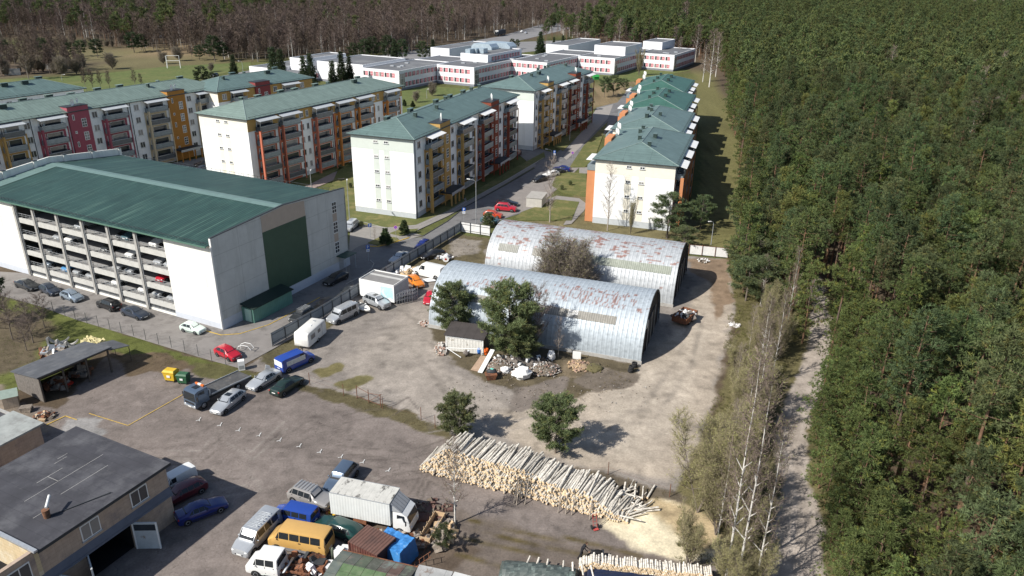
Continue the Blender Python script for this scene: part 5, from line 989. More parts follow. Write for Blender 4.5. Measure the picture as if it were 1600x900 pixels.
def car_body(t_, kind, mt, solid_side=False, low=None, shift=0.0, small=False):
    L_, W_, ST, c0, r0, r1, t1 = BODY[kind]
    def ring(s_):
        x, zt, wt, wb, zb, zl = s_; x = -x+L_/2+shift; zm = (zb+zl)*.5; zt = max(zt, zb+.03)
        return [Vector(p) for p in ((x,wb*.93,zl),(x,wb*1.0,zm),(x,wb*.98,zb),(x,wt,zt-.05 if zt-zb > .12 else zt-.015),(x,wt*.72,zt),(x,-wt*.72,zt),(x,-wt,zt-.05 if zt-zb > .12 else zt-.015),(x,-wb*.98,zb),(x,-wb*1.0,zm),(x,-wb*.93,zl))]
    RG = [ring(s_) for s_ in ST]; b = MB(); b.loft([[tuple(p) for p in r_] for r_ in RG], mt); bo = obj('body', b, t_); sharp(bo, 38)
    def S(u, v):
        i = min(int(u), len(RG)-2); j = min(int(v), 8); fu, fv = u-i, v-j
        return (RG[i][j]*(1-fu)+RG[i+1][j]*fu)*(1-fv)+(RG[i][j+1]*(1-fu)+RG[i+1][j+1]*fu)*fv
    def patch(c4, off=.014):
        P_ = [S(*c) for c in c4]; n = (P_[1]-P_[0]).cross(P_[2]-P_[0])+(P_[2]-P_[0]).cross(P_[3]-P_[0])
        n.normalize(); cen = sum(P_, Vector())/4
        if n.dot(cen-Vector((0, 0, .7))) < 0: n = -n; P_ = P_[::-1]
        return [tuple(p+n*off) for p in P_]
    def glass(nm, quads):
        b = MB()
        for c in quads: b.add(patch(c), [(0,1,2,3)], M_cglass)
        return obj(nm, b, t_)
    glass('windscreen', [[(c0+.12,3.25),(c0+.12,5.75),(c0+.93,5.7),(c0+.93,3.3)]])
    tl_ = .9 if kind in ('van','bus','crew') else .92
    if kind in ('van','bus','crew'): glass('rear_window', [[(t1+.15,3.4),(t1+.15,5.6),(t1+.95,5.6),(t1+.95,3.4)]] if not solid_side else [])if not solid_side else None
    else: glass('rear_window', [[(r1+.1,3.3),(r1+.1,5.7),(r1+tl_,5.7),(r1+tl_,3.3)]])
    n = {'bus': 4, 'wagon': 3, 'suv': 3, 'van': 3}.get(kind, 2); n = 1 if solid_side else n
    for sd in (0, 1):
        V_ = lambda v: v if sd == 0 else 9-v
        q = [[(c0+.45,V_(2.1)),(c0+.97,V_(2.1)),(c0+.97,V_(2.85)),(c0+.93,V_(2.8))]]
        for k in range(n):
            a, e = r0+(k+.04)/n, r0+(k+.95)/n
            if solid_side: a, e = r0+.01, r0+.22
            q.append([(a,V_(2.1)),(e,V_(2.1)),(e,V_(2.86)),(a,V_(2.86))])
        if kind in ('sedan','hatch','wagon','suv'): q.append([(r1+.06,V_(2.1)),(r1+.6,V_(2.1)),(r1+.42,V_(2.55)),(r1+.06,V_(2.84))])
        glass('side_window', q)
    if not solid_side:
        b = MB()
        for sd in (0, 1):
            V_ = lambda v: v if sd == 0 else 9-v
            for u in (c0+.75, r0+.5, r1-.02): b.add(patch([(u-.008*(4 if u > r0 else 6),V_(.6)),(u+.008*(4 if u > r0 else 6),V_(.6)),(u+.008*(4 if u > r0 else 6),V_(1.95)),(u-.008*(4 if u > r0 else 6),V_(1.95))], .006), [(0,1,2,3)], M_trim)
        obj('door_seam', b, t_)
        b = MB(); b.box(-L_*.24,-.985*max(s_[3] for s_ in ST)-.012,.30,L_*.24,-.93*max(s_[3] for s_ in ST),.40,M_trim); b.box(-L_*.24,.93*max(s_[3] for s_ in ST),.30,L_*.24,.985*max(s_[3] for s_ in ST)+.012,.40,M_trim); obj('sill', b, t_)
    zf = ST[1][4]; wf = ST[1][3]
    for s_ in (1, -1):
        b = MB(); x = L_/2+shift; b.blob((x-.12, s_*wf*.74, zf-.04), .13, M_lamp, 8, 5, 0, 1, (.9,1.5,.7)); obj('headlight', b, t_)
        b = MB(); zr = ST[-2][4]-.08; b.blob((-x+.1+2*shift, s_*ST[-2][3]*.84, zr), .12, M_red, 8, 5, 0, 1, (.8,1.1,1.5 if kind in ('van','bus','suv') else .9)); obj('tail_light', b, t_)
        b = MB(); xm = L_/2+shift-ST[c0][0]-.42; b.blob((xm, s_*(ST[c0][3]+.07), ST[c0][4]+.08), .1, mt, 7, 4, 0, 1, (.7,1,.8)); obj('mirror', b, t_)
    b = MB(); x = L_/2+shift; b.box(x-.06,-wf*.5,ST[0][5]+.08,x+.012,wf*.5,ST[0][5]+.2,M_trim); b.box(x+.013,-.26,ST[0][5]+.1,x+.03,.26,ST[0][5]+.21,M_plate); obj('grille', b, t_)
    b = MB(); xr = -L_/2+shift; b.box(xr-.03,-.26,.62,xr-.012,.26,.73,M_plate); b.box(xr-.03,-wf*.7,.34,xr+.05,wf*.7,.44,M_trim); obj('bumper', b, t_)
    fx = L_/2+shift-(.82 if kind not in ('bus','crew') else .95); rx = -L_/2+shift+(.80 if kind != 'bus' else 1.15); rad = .36 if kind in ('suv','bus','van','crew') else .31; ww = max(s_[3] for s_ in ST)
    for xx in ((fx, rx) if kind != 'crew' else (fx,)):
        for s_ in (1, -1):
            b = MB(); nn = 12; yy = s_*(ww+.004); pts = [(xx+(rad+.06)*math.cos(math.pi*i/nn), yy, rad+(rad+.06)*math.sin(math.pi*i/nn)) for i in range(nn+1)]; b.add(pts+[(xx-(rad+.06), yy, .2), (xx+(rad+.06), yy, .2)], [tuple(range(nn+3))], M_black); obj('wheel_arch', b, t_)
            wheel_on(t_, xx, s_*(ww-.07), rad)
    return ST, L_, W_
CG = {}
def car(label, front, rear, kind, col_, cat='car', group='parked cars', scale=None, roof=None, z=0.0, solid=False):
    f_, r_ = G(*front), G(*rear); a = math.atan2(f_.y-r_.y, f_.x-r_.x); c = (f_+r_)/2
    t_ = thing({'van': 'van', 'bus': 'minibus', 'suv': 'off_road_car'}.get(kind, 'parked_car'), label, cat, (c.x, c.y, z+.0), a, group)
    car_body(t_, kind, paint(col_), solid); L_ = BODY[kind][0]
    if scale: t_.scale = (scale, scale if scale < 1 else 1, scale if scale < 1 else 1)
    if roof == 'bars':
        b = MB()
        for s_ in (1, -1): b.tube((.6,s_*.58,BODY[kind][2][4][1]+.07), (-1.4,s_*.58,BODY[kind][2][4][1]+.07), .025, .025, 5, M_steel)
        obj('roof_bars', b, t_)
    if roof == 'rack':
        b = MB(); zt = BODY[kind][2][4][1]+.09
        for k in range(6): b.box(.35-k*.36,-.6,zt,.41-k*.36,.6,zt+.04,M_steel)
        obj('roof_rack', b, t_)
    if roof == 'sun': b = MB(); zt = BODY[kind][2][4][1]+.004; b.box(.1,-.38,zt,-.55,.38,zt+.014,M_cglass); obj('sunroof', b, t_)
    return t_
# street beside the car park
car('dark grey saloon furthest left of those at the car park foot', (58,455), (30,445), 'sedan', 'dark')
car('black hatchback second from left at the car park foot', (92,464), (67,452), 'hatch', 'darkblue')
car('blue-silver hatchback third from left at the car park foot', (131,474), (97,462), 'hatch', 'silverblue')
car('black car parked nose to nose with the grey-blue saloon', (156,476), (187,487), 'suv', 'black', scale=.9)
car('dark grey-blue saloon on the tarmac left of the mint car', (231,500), (194,488), 'sedan', 'darkblue')
car('tiny mint white car with dark roof by the car park corner', (319,522), (286,514), 'hatch', 'mint', scale=.93)
car('bright red hatchback at the left end of the metal fence', (370,563), (344,552), 'hatch', 'red')
car('dark car behind the fence with pale roof bars', (461,505), (484,492), 'suv', 'dark', roof='rack', scale=.92)
car('black car behind the fence level with the silver minivan', (495,490), (519,475), 'wagon', 'black')
car('dark car behind the fence left of the white box trailer', (532,470), (556,456), 'sedan', 'dark')
car('black car in the shade against the green-panelled end wall', (511,447), (538,434), 'wagon', 'black')
car('silver saloon in the street behind the white box trailer', (612,414), (636,400), 'sedan', 'silver')
car('blue car behind the fence left of the weedy corner', (652,393), (670,382), 'hatch', 'navy')
car('grey-white off-roader parked behind the car park corner', (541,364), (556,352), 'suv', 'silver')
car('red estate, third from the fence in the parking bays', (808,331), (773,328), 'suv', 'red')
car('orange-red car between the bright red and the teal one', (786,341), (755,338), 'hatch', 'orangered')
car('teal car nearest the fence corner in the parking bays', (780,350), (752,346), 'hatch', 'teal')
car('black car behind the bright red estate in the bays', (808,322), (778,320), 'sedan', 'black')
car('black car nearest the leafless birch in the upper bays', (836,285), (852,281), 'sedan', 'black')
car('white car in the upper bays by the birch', (850,278), (870,274), 'wagon', 'white')
car('dark grey car second from the top in the upper bays', (858,273), (878,270), 'sedan', 'dark')
car('navy car highest in the upper parking bays', (868,266), (888,268), 'sedan', 'navy')
car('dark red car in shade between the yellow-towered blocks', (803,246), (812,240), 'hatch', 'darkred')
car('dark car by the lawn behind the car park roof, the nearer', (308,268), (324,266), 'sedan', 'darkblue'); car('dark car by the lawn behind the car park roof, the farther', (312,260), (326,258), 'sedan', 'black')
# inside the storage yard
v_ = car('blue panel van with white side panels by the old fence posts', (480,563), (444,579), 'van', 'blue', 'van', 'vans and trailers in the yard', solid=True)
b = MB(); b.box(-1.9,.99,.95,.9,1.0,1.6,M_wht); b.box(-1.9,-1.0,.95,.9,-.99,1.6,M_wht); b.box(-2.52,-.8,.95,-2.505,.8,1.7,M_white); obj('white_panel', b, v_)
car('silver passenger van next to the white caravan', (519,506), (552,490), 'van', 'silver', 'van', 'vans and trailers in the yard', roof='rack')
car('pale silver off-roader with dark roof hatch before the white box trailer', (609,485), (570,470), 'suv', 'silver', roof='sun')
car('bright orange compact van beside the steel frames', (659,452), (640,438), 'hatch', 'orange', 'van', 'vans and trailers in the yard')
v_ = car('long white panel van beside the arched shed', (652,427), (690,436), 'van', 'white', 'van', 'vans and trailers in the yard', solid=True); v_.scale = (1.15,1.05,1.15)
car('dark car covered with junk at the fence corner', (668,404), (684,400), 'sedan', 'black')
car('dark red car at the left end of the front arched shed', (668,479), (676,462), 'hatch', 'red', scale=.95)
# lot in the foreground
car('silver saloon nearest the fence corner on the lot', (393,611), (432,588), 'sedan', 'silver')
car('dark green saloon parked right of the silver one', (464,598), (434,618), 'sedan', 'green')
car('silver estate with dark roof hatch beside the tow truck', (338,649), (376,620), 'wagon', 'silver', roof='sun')
car('beige-silver off-roader beside the box truck, black roof rack', (514,794), (462,776), 'suv', 'champagne', roof='rack')
v_ = car('bright blue small pickup with blue hardtop', (437,806), (488,818), 'van', 'blue', 'pickup', scale=.86)
car('silver minivan left of the yellow minibus', (383,864), (422,824), 'van', 'silver', 'minivan', roof='rack')
v_ = car('faded yellow minibus among the parked vehicles', (436,848), (508,862), 'bus', 'yellow', 'minibus')
b = MB()
for s_ in (1, -1): b.box(-2.7,s_*1.0,.3,2.3,s_*1.012,.62,mat('grey_skirt', (.20,.20,.21), .8, .15, 3))
obj('side_skirt', b, v_)
car('dark green old estate between the yellow minibus and box truck', (503,822), (556,842), 'wagon', 'darkgreen')
car('dark car hidden behind the rear of the box truck', (527,764), (540,748), 'suv', 'greyblue')
car('blue saloon in the workshop shadow', (338,795), (294,812), 'sedan', 'navy')
car('maroon car in the workshop shadow behind the blue saloon', (270,785), (300,770), 'wagon', 'darkred')
v_ = car('small white van against the workshop corner', (262,766), (288,752), 'van', 'white', 'van', scale=.8, solid=True)
car('white car on the far road, the left one', (812,52), (818,49), 'hatch', 'white'); car('white car on the far road, the right one', (818,54), (825,51), 'sedan', 'silver'); car('dark car at the meadow edge by the spruces', (330,122), (341,119), 'suv', 'dark')
car('dark van on the far road beside the school', (735,68), (745,66), 'van', 'dark')
# cars standing on the decks of the car park
dk = [(24.5,3,'silver'),(33.8,3,'dark'),(34.9,3,'teal'),(40.8,3,'white'),(18.5,2,'silver'),(21.2,2,'white'),(29.6,2,'dark'),(35.0,2,'white'),(41,2,'silver'),(43.2,2,'silver'),(16.0,1,'dark'),(31.5,1,'silver'),(34.2,1,'silver'),(40.8,1,'red'),(14.2,0,'silverblue'),(18.7,0,'skyblue'),(21.5,0,'silver'),(24.6,0,'silver'),(30.5,0,'white'),(36.4,0,'white'),(39.5,0,'silver'),(42.6,0,'silver')]
lv = ('lowest', 'second', 'third', 'top'); cache = {}
cr, sr = math.cos(GA), math.sin(GA)
for i, (x, l_, cl) in enumerate(dk):
    y = 2.9; wx, wy = gx0+x*cr-y*sr, gy0+x*sr+y*cr; same = [q_ for q_ in dk if q_[1] == l_ and q_[2] == cl]; k = sorted(same).index((x, l_, cl)); n = len(same)
    nm = {'silver': 'silver', 'dark': 'dark grey', 'teal': 'dark teal', 'white': 'white', 'red': 'red', 'silverblue': 'blue-grey', 'skyblue': 'sky blue'}[cl]
    lb = '%s car on the %s deck of the car park%s' % (nm, lv[l_], '' if n == 1 else ', %s of the %s ones' % (('leftmost', 'second', 'third', 'fourth')[k] if k < n-1 else 'rightmost', nm))
    if cl not in cache: t_ = cache[cl] = thing('parked_car', lb, 'car', (wx, wy, DZ[l_]+.004), GA-math.pi/2, 'cars on the decks of the car park'); car_body(t_, 'hatch', paint(cl))
    else: dup(cache[cl], (wx, wy, DZ[l_]+.004), GA-math.pi/2, lb, 'cars on the decks of the car park')
# ---- box truck
f_, r_ = G(640,826), G(530,803); ta = math.atan2(f_.y-r_.y, f_.x-r_.x)
bt = thing('box_truck', 'white box truck with stained roof and white cab', 'truck', ((f_.x+r_.x)/2, (f_.y+r_.y)/2, 0), ta); print('truck L', (f_-r_).length)
M_box = mat('box_panel', (.60,.615,.60), .5, .06, 1.2, dirt=((.47,.46,.42), .9, .56, .2, (1,1,.5)), wave=(0,.28,.15)); M_boxr = mat('stained_box_roof', (.50,.49,.45), .8, .12, 1.5, dirt=((.12,.115,.105), .75, .55, .06, (2.2,.8,1)), seams=(0,.55,.03,.8))
b = MB(); b.box(-3.7,-1.2,1.0,2.25,1.2,3.35,M_box); obj('cargo_box', b, bt)
b = MB(); b.box(-3.68,-1.18,3.354,2.23,1.18,3.38,M_boxr); b.box(-3.72,-1.22,3.36,2.27,-1.18,3.42,M_steel); b.box(-3.72,1.18,3.36,2.27,1.22,3.42,M_steel); obj('box_roof', b, bt)
b = MB(); b.box(-3.7,-.45,.62,3.9,-.3,.86,M_rust); b.box(-3.7,.3,.62,3.9,.45,.86,M_rust); b.box(-3.4,-1.15,.5,-2.9,1.15,.62,M_dark); b.box(-1.5,-1.15,.3,-.2,-.5,.85,M_rust); obj('chassis', b, bt)
b = MB(); R_ = [[(x,-1.08*w_,zl),(x,1.08*w_,zl),(x,1.08*w_,zm),(x,1.0*w_,zt),(x,-1.0*w_,zt),(x,-1.08*w_,zm)] for x, w_, zl, zm, zt in ((2.45,1,.75,1.55,2.42),(3.35,1,.6,1.6,2.45),(3.8,.99,.55,1.45,2.15),(4.02,.97,.55,1.25,1.4),(4.1,.93,.6,.9,1.0))]; b.loft(R_, paint('white')); ca_ = obj('cab', b, bt); sharp(ca_, 30)
b = MB(); b.add([(3.82,-.85,2.12),(3.82,.85,2.12),(4.05,.95,1.42),(4.05,-.95,1.42)], [(0,3,2,1)], M_cglass); obj('windscreen', b, bt)
for s_ in (1, -1):
    b = MB(); pts = [(2.85,s_*1.07,1.62),(3.7,s_*1.075,1.55),(3.55,s_*1.03,2.2),(2.85,s_*1.03,2.25)]; b.add(pts, [(0,1,2,3) if s_ < 0 else (3,2,1,0)], M_cglass); obj('side_window', b, bt)
    b = MB(); b.blob((4.08,s_*.75,.95), .14, M_lamp, 8, 5, 0, 1, (.6,1.3,.8)); obj('headlight', b, bt)
    b = MB(); b.tube((3.75,s_*1.1,1.7),(3.85,s_*1.35,1.75),.02,.02,4,M_trim); b.box(3.8,s_*1.3,1.5,3.88,s_*1.45,1.95,M_trim); obj('mirror', b, bt)
b = MB(); b.add([(2.3,-1.0,2.5),(3.3,-1.0,2.52),(2.3,-1.0,3.3),(2.3,1.0,2.5),(3.3,1.0,2.52),(2.3,1.0,3.3)], [(0,1,2),(3,5,4),(1,4,5,2)], mat('deflector', (.32,.33,.34), .5, .1, 2, seams=(1,.4,.06,.5))); obj('wind_deflector', b, bt)
for xx in (3.1, -2.4):
    for s_ in (1, -1): wheel_on(bt, xx, s_*.98, .42, .26)
# ---- recovery truck
f_, r_ = G(300,640), G(378,598); ta = math.atan2(f_.y-r_.y, f_.x-r_.x); tt = thing('tow_truck', 'grey recovery truck with empty dark flat bed and orange light bar', 'tow truck', ((f_.x+r_.x)/2, (f_.y+r_.y)/2, 0), ta); LT = (f_-r_).length; print('tow L', LT)
M_tg2 = paint('greyblue'); b = MB(); R_ = [[(x,-1.1*w_,zl),(x,1.1*w_,zl),(x,1.1*w_,zm),(x,1.02*w_,zt),(x,-1.02*w_,zt),(x,-1.1*w_,zm)] for x, w_, zl, zm, zt in ((1.9,1,.8,1.6,2.5),(3.2,1,.6,1.6,2.52),(3.6,.98,.5,1.35,2.35),(3.72,.96,.5,1.1,1.25),(3.76,.93,.55,.8,.9))]; b.loft(R_, M_tg2); sharp(obj('cab', b, tt), 30)
b = MB(); b.add([(3.61,-.9,2.28),(3.61,.9,2.28),(3.74,1.0,1.32),(3.74,-1.0,1.32)], [(0,3,2,1)], M_cglass); obj('windscreen', b, tt)
b = MB(); b.box(2.3,-.35,2.53,3.0,.35,2.56,M_cglass); obj('roof_hatch', b, tt)
b = MB(); b.box(2.0,-.7,2.55,2.2,.7,2.72,mat('orange_lamp', (.65,.16,.03), .3, .1, 3)); b.box(1.99,-.25,2.56,2.21,.25,2.73,M_white); obj('light_bar', b, tt)
for s_ in (1, -1):
    b = MB(); pts = [(2.4,s_*1.09,1.65),(3.3,s_*1.095,1.5),(3.25,s_*1.05,2.25),(2.4,s_*1.05,2.3)]; b.add(pts, [(0,1,2,3) if s_ < 0 else (3,2,1,0)], M_cglass); obj('side_window', b, tt)
    b = MB(); b.blob((3.72,s_*.8,.72), .13, M_lamp, 8, 5, 0, 1, (.6,1.3,.8)); obj('headlight', b, tt); b = MB(); b.box(3.5,s_*1.15,1.4,3.58,s_*1.35,2.0,M_trim); obj('mirror', b, tt)
b = MB(); b.box(3.73,-1.0,.5,3.82,1.0,.68,M_steel); b.box(3.83,-.26,.52,3.85,.26,.63,M_plate); b.box(3.735,-.8,.9,3.77,.8,1.12,M_trim); obj('bumper', b, tt)
b = MB(); M_bed = mat('worn_steel_bed', (.085,.085,.085), .6, .3, 1.5, dirt=((.19,.17,.15), 1.2, .55, .15)); b.add([(1.6,-1.15,1.35),(-4.2,-1.15,1.0),(-4.2,1.15,1.0),(1.6,1.15,1.35),(1.6,-1.15,1.2),(-4.2,-1.15,.85),(-4.2,1.15,.85),(1.6,1.15,1.2)], [(0,1,2,3),(4,7,6,5),(0,4,5,1),(1,5,6,2),(2,6,7,3),(3,7,4,0)], M_bed)
for s_ in (1, -1): b.add([(1.6,s_*1.15,1.36),(-4.2,s_*1.15,1.01),(-4.2,s_*1.15,1.14),(1.6,s_*1.15,1.5),(1.6,s_*1.22,1.36),(-4.2,s_*1.22,1.01),(-4.2,s_*1.22,1.14),(1.6,s_*1.22,1.5)], [(0,1,2,3),(4,7,6,5),(3,2,6,7)], M_steel)
obj('flat_bed', b, tt); b = MB(); b.box(-3.6,-.5,.55,3.0,.5,.8,M_dark); b.box(1.55,-1.0,1.2,1.75,1.0,2.0,M_steel); obj('chassis', b, tt)
for xx in (2.7, -2.2):
    for s_ in (1, -1): wheel_on(tt, xx, s_*.99, .45, .27)
# ---- crew cab with bare chassis
f_, r_ = G(397,888), G(470,900); a = math.atan2(f_.y-r_.y, f_.x-r_.x); cc_ = thing('crew_cab_truck', 'white crew cab truck with stripped chassis, left of the green garages', 'truck', (*((f_+r_)/2),), a); car_body(cc_, 'crew', paint('white'), shift=.9)
b = MB(); b.box(-3.2,-.45,.6,-.5,-.32,.78,M_rust); b.box(-3.2,.32,.6,-.5,.45,.78,M_rust)
for k in range(5): b.box(-3.1+k*.55,-.45,.62,-3.0+k*.55,.45,.74,M_rust)
b.tube((-2.6,-.8,.5),(-2.6,.8,.5),.12,.12,8,M_rust); b.loft([[(-1.0,-.9,.9),(-1.0,.9,.9),(-1.0,.9,1.0),(-1.0,-.9,1.0)],[(-1.25,-.9,1.0),(-1.25,.9,1.0),(-1.2,.9,1.1),(-1.2,-.9,1.1)]], M_steel); obj('chassis', b, cc_)
for s_ in (1, -1): wheel_on(cc_, -2.6, s_*.85, .38, .24)
# ---- caravan, box trailer, boat
f_, r_ = G(472,546), G(500,521); a = math.atan2(r_.y-f_.y, r_.x-f_.x); cv = thing('caravan', 'white caravan parked along the fence', 'caravan', (*((f_+r_)/2),), a, 'vans and trailers in the yard'); M_cv = mat('caravan_shell', (.72,.71,.67), .45, .05, 2, dirt=((.55,.52,.45), 1.2, .6, .2))
b = MB(); sec = lambda x, w_, z0, z1: [(x,-w_,z0),(x,w_,z0),(x,w_*1.01,(z0+z1)/2),(x,w_*.96,z1-.12),(x,w_*.8,z1),(x,-w_*.8,z1),(x,-w_*.96,z1-.12),(x,-w_*1.01,(z0+z1)/2)]
b.loft([sec(-2.55,.95,.6,1.5), sec(-2.45,1.05,.45,2.25), sec(-2.2,1.08,.42,2.45), sec(2.2,1.08,.42,2.45), sec(2.45,1.05,.45,2.3), sec(2.6,.95,.6,1.6)], M_cv); sharp(obj('body', b, cv), 35)
b = MB(); b.add([(-2.53,.75,1.2),(-2.53,-.75,1.2),(-2.5,-.75,1.85),(-2.5,.75,1.85)], [(0,1,2,3)], mat('net_curtain', (.50,.50,.47), .3, .15, 6, seams=(1,.25,.03,.6))); obj('front_window', b, cv)
for s_ in (1, -1):
    b = MB(); b.box(-1.7,s_*1.094,1.25,-.7,s_*1.104,1.85,M_glass); b.box(.1,s_*1.094,1.35,.8,s_*1.104,1.85,M_glass); b.box(-1.78,s_*1.09,1.18,-.62,s_*1.094,1.92,M_steel); obj('side_window', b, cv)
    wheel_on(cv, .1, s_*1.0, .32)
b = MB(); b.box(1.25,-1.1,.55,1.9,-1.092,2.2,M_white); b.box(1.24,-1.104,.54,1.27,-1.1,2.2,M_trim); obj('door', b, cv); b = MB(); b.box(-.3,-.3,2.452,.2,.3,2.52,M_white); b.box(1.2,-.2,2.452,1.5,.2,2.5,M_steel); obj('roof_vent', b, cv)
b = MB(); b.path([(-2.5,.5,.45),(-3.5,0,.4),(-2.5,-.5,.45)], .05, 5, M_dark); b.tube((-3.5,0,0),(-3.5,0,.5),.05,.05,6,M_dark); obj('drawbar', b, cv)
q0, q1, q3 = G(561,460,0), G(617,475,0), None; T0, T1 = G(561,437,3.0), G(615,448,3.0); a = math.atan2(T1.y-T0.y, T1.x-T0.x); LB = (T1-T0).length
bx = thing('box_trailer', 'white box body with grey flat roof and faded sky pictures on its side', 'box trailer', (T0.x, T0.y, 0), a, 'vans and trailers in the yard'); print('box', LB)
b = MB(); b.box(0,0,.35,LB,4.2,3.0,mat('white_sandwich_panel', (.76,.77,.77), .6, .04, 1.2)); obj('body', b, bx)
b = MB(); b.box(.1,.1,3.004,LB-.1,4.1,3.05,mat('grey_flat_roof', (.21,.205,.20), .85, .12, 1)); b.box(.2,2.5,3.054,LB-.2,3.1,3.07,mat('light_roof_strip', (.46,.46,.44), .8, .1, 1))
for q_ in ((0,0,LB,.09),(0,4.11,LB,4.2),(0,.09,.09,4.11),(LB-.09,.09,LB,4.11)): b.box(q_[0],q_[1],3.004,q_[2],q_[3],3.2,M_white)
obj('roof', b, bx)
b = MB(); b.box(LB*.62,-.012,.9,LB-.2,-.004,2.7,mat('faded_sky_picture', (.42,.66,.74), .5, .12, 1.3, dirt=((.72,.74,.70), .9, .5, .12))); b.box(LB*.6,-.016,.5,LB*.605,-.004,2.9,M_steel); obj('side_picture', b, bx)
b = MB(); b.box(.3,.5,.1,LB-.3,.7,.346,M_dark); b.box(.3,3.5,.1,LB-.3,3.7,.346,M_dark); b.box(.5,.7,-.05,.8,3.5,.3,M_dark); b.box(LB-.8,.7,-.05,LB-.5,3.5,.3,M_dark); obj('base_frame', b, bx)
b = MB(); b.box(LB+.004,.1,.4,LB+.03,4.1,2.9,mat('grey_end_panel', (.34,.36,.39), .6, .1, 1)); obj('end_panel', b, bx)
fr = thing('steel_frames', 'bundle of pale tubular steel frames leaning against the white box', 'steel frames', (*G(622,474),), a)
for k in range(7):
    b = MB(); x = .3+k*.24; y0 = -.8+k*.35; 
    b.path([(x,y0,0),(x+.1,y0,1.9),(x+.1,y0+1.5,1.9),(x,y0+1.5,0)], .035, 5, M_steel); b.tube((x+.05,y0,.7),(x+.05,y0+1.5,.7),.03,.03,5,M_steel); b.tube((x+.07,y0,1.3),(x+.07,y0+1.5,1.3),.03,.03,5,M_steel); obj('frame', b, fr)
btw = thing('boat', 'dirty white dismantled boat hull between the silver van and off-roader', 'boat', (*G(566,485),), R(-40)); b = MB(); sec = lambda x, w_, zb: [(x,-w_,.75),(x,-w_*.8,.35),(x,0,zb),(x,w_*.8,.35),(x,w_,.75),(x,w_*.85,.72),(x,0,.45),(x,-w_*.85,.72)]
b.loft([sec(-1.7,.7,.15), sec(-.6,.8,.08), sec(.6,.7,.1), sec(1.4,.35,.3), sec(1.75,.08,.55)], M_cv); obj('hull', b, btw); b = MB(); b.box(-.4,-.55,.5,.1,.55,.95,M_cv); b.box(-.35,-.5,.96,.05,.5,1.0,M_dark); obj('console', b, btw)
# far lorry on the road
f_, r_ = G(771,58), G(792,54); a = math.atan2(f_.y-r_.y, f_.x-r_.x); lr = thing('lorry', 'dark lorry with white cab top on the far road', 'lorry', (*((f_+r_)/2),), a); b = MB(); b.box(-7,-1.25,1.1,4.6,1.25,4.0,mat('dark_box', (.025,.035,.05), .5, .1, 1)); obj('cargo_box', b, lr)
b = MB(); b.loft([[(x,-1.2,.6),(x,1.2,.6),(x,1.2,zt),(x,-1.2,zt)] for x, zt in ((4.9,3.4),(6.4,3.4),(7.0,2.9),(7.1,1.0))], paint('dark')); obj('cab', b, lr); b = MB(); b.box(4.9,-1.15,3.42,6.4,1.15,4.0,M_white); obj('wind_deflector', b, lr)
b = MB(); b.add([(7.04,-1.1,2.8),(7.04,1.1,2.8),(7.12,1.1,1.6),(7.12,-1.1,1.6)], [(0,3,2,1)], M_cglass); obj('windscreen', b, lr)
for xx in (5.8, -4.5, -5.8, 1.5):
    for s_ in (1, -1): wheel_on(lr, xx, s_*1.05, .5, .3)
# ================================================================== YARD OBJECTS
def at(name, label, cat, px_, rz=0.0, group=None, z=0.0):
    g_ = G(*px_); return thing(name, label, cat, (g_.x, g_.y, z), rz, group)
def ang(p, q, z=0): a, c = G(*p, z), G(*q, z); return math.atan2(c.y-a.y, c.x-a.x)
def dist(p, q, z=0): return (G(*q, z)-G(*p, z)).length
# wheeled bins
def bin_(label, px_, cn, c, rz, s=1):
    t_ = at('waste_container', label, 'waste container', px_, rz, 'wheeled waste containers'); mt = mat('bin_'+cn, c, .5, .1, 2)
    b = MB(); b.loft([[(-.55,-.42,.18),(.55,-.42,.18),(.55,.42,.18),(-.55,.42,.18)],[(-.68,-.52,1.15),(.68,-.52,1.15),(.68,.52,1.15),(-.68,.52,1.15)]], mt, smooth=False); b.box(-.72,-.56,1.154,.72,.56,1.22,mt); obj('body', b, t_)
    b = MB(); b.loft([[(-.7,-.54,1.224),(.7,-.54,1.224),(.7,.54,1.224),(-.7,.54,1.224)],[(-.6,-.35,1.38),(.6,-.35,1.38),(.6,.35,1.38),(-.6,.35,1.38)]], mt, smooth=False); obj('lid', b, t_)
    for x in (-.45,.45):
        for y in (-.35,.35): b = MB(); b.tube((x,y-.04,.11),(x,y+.04,.11),.11,.11,10,M_tyre); obj('wheel', b, t_)
    b = MB(); b.box(-.2,-.535,.6,.2,-.50,.85,M_white); obj('sticker', b, t_); t_.scale = (s,)*3; return t_
bin_('yellow wheeled waste container with open rim beside the green one', (269,594), 'yellow', (.58,.38,.03), R(-12), 1.12); bin_('dark green wheeled waste container right of the yellow one', (288,598), 'green', (.03,.10,.05), R(-8), 1.0)
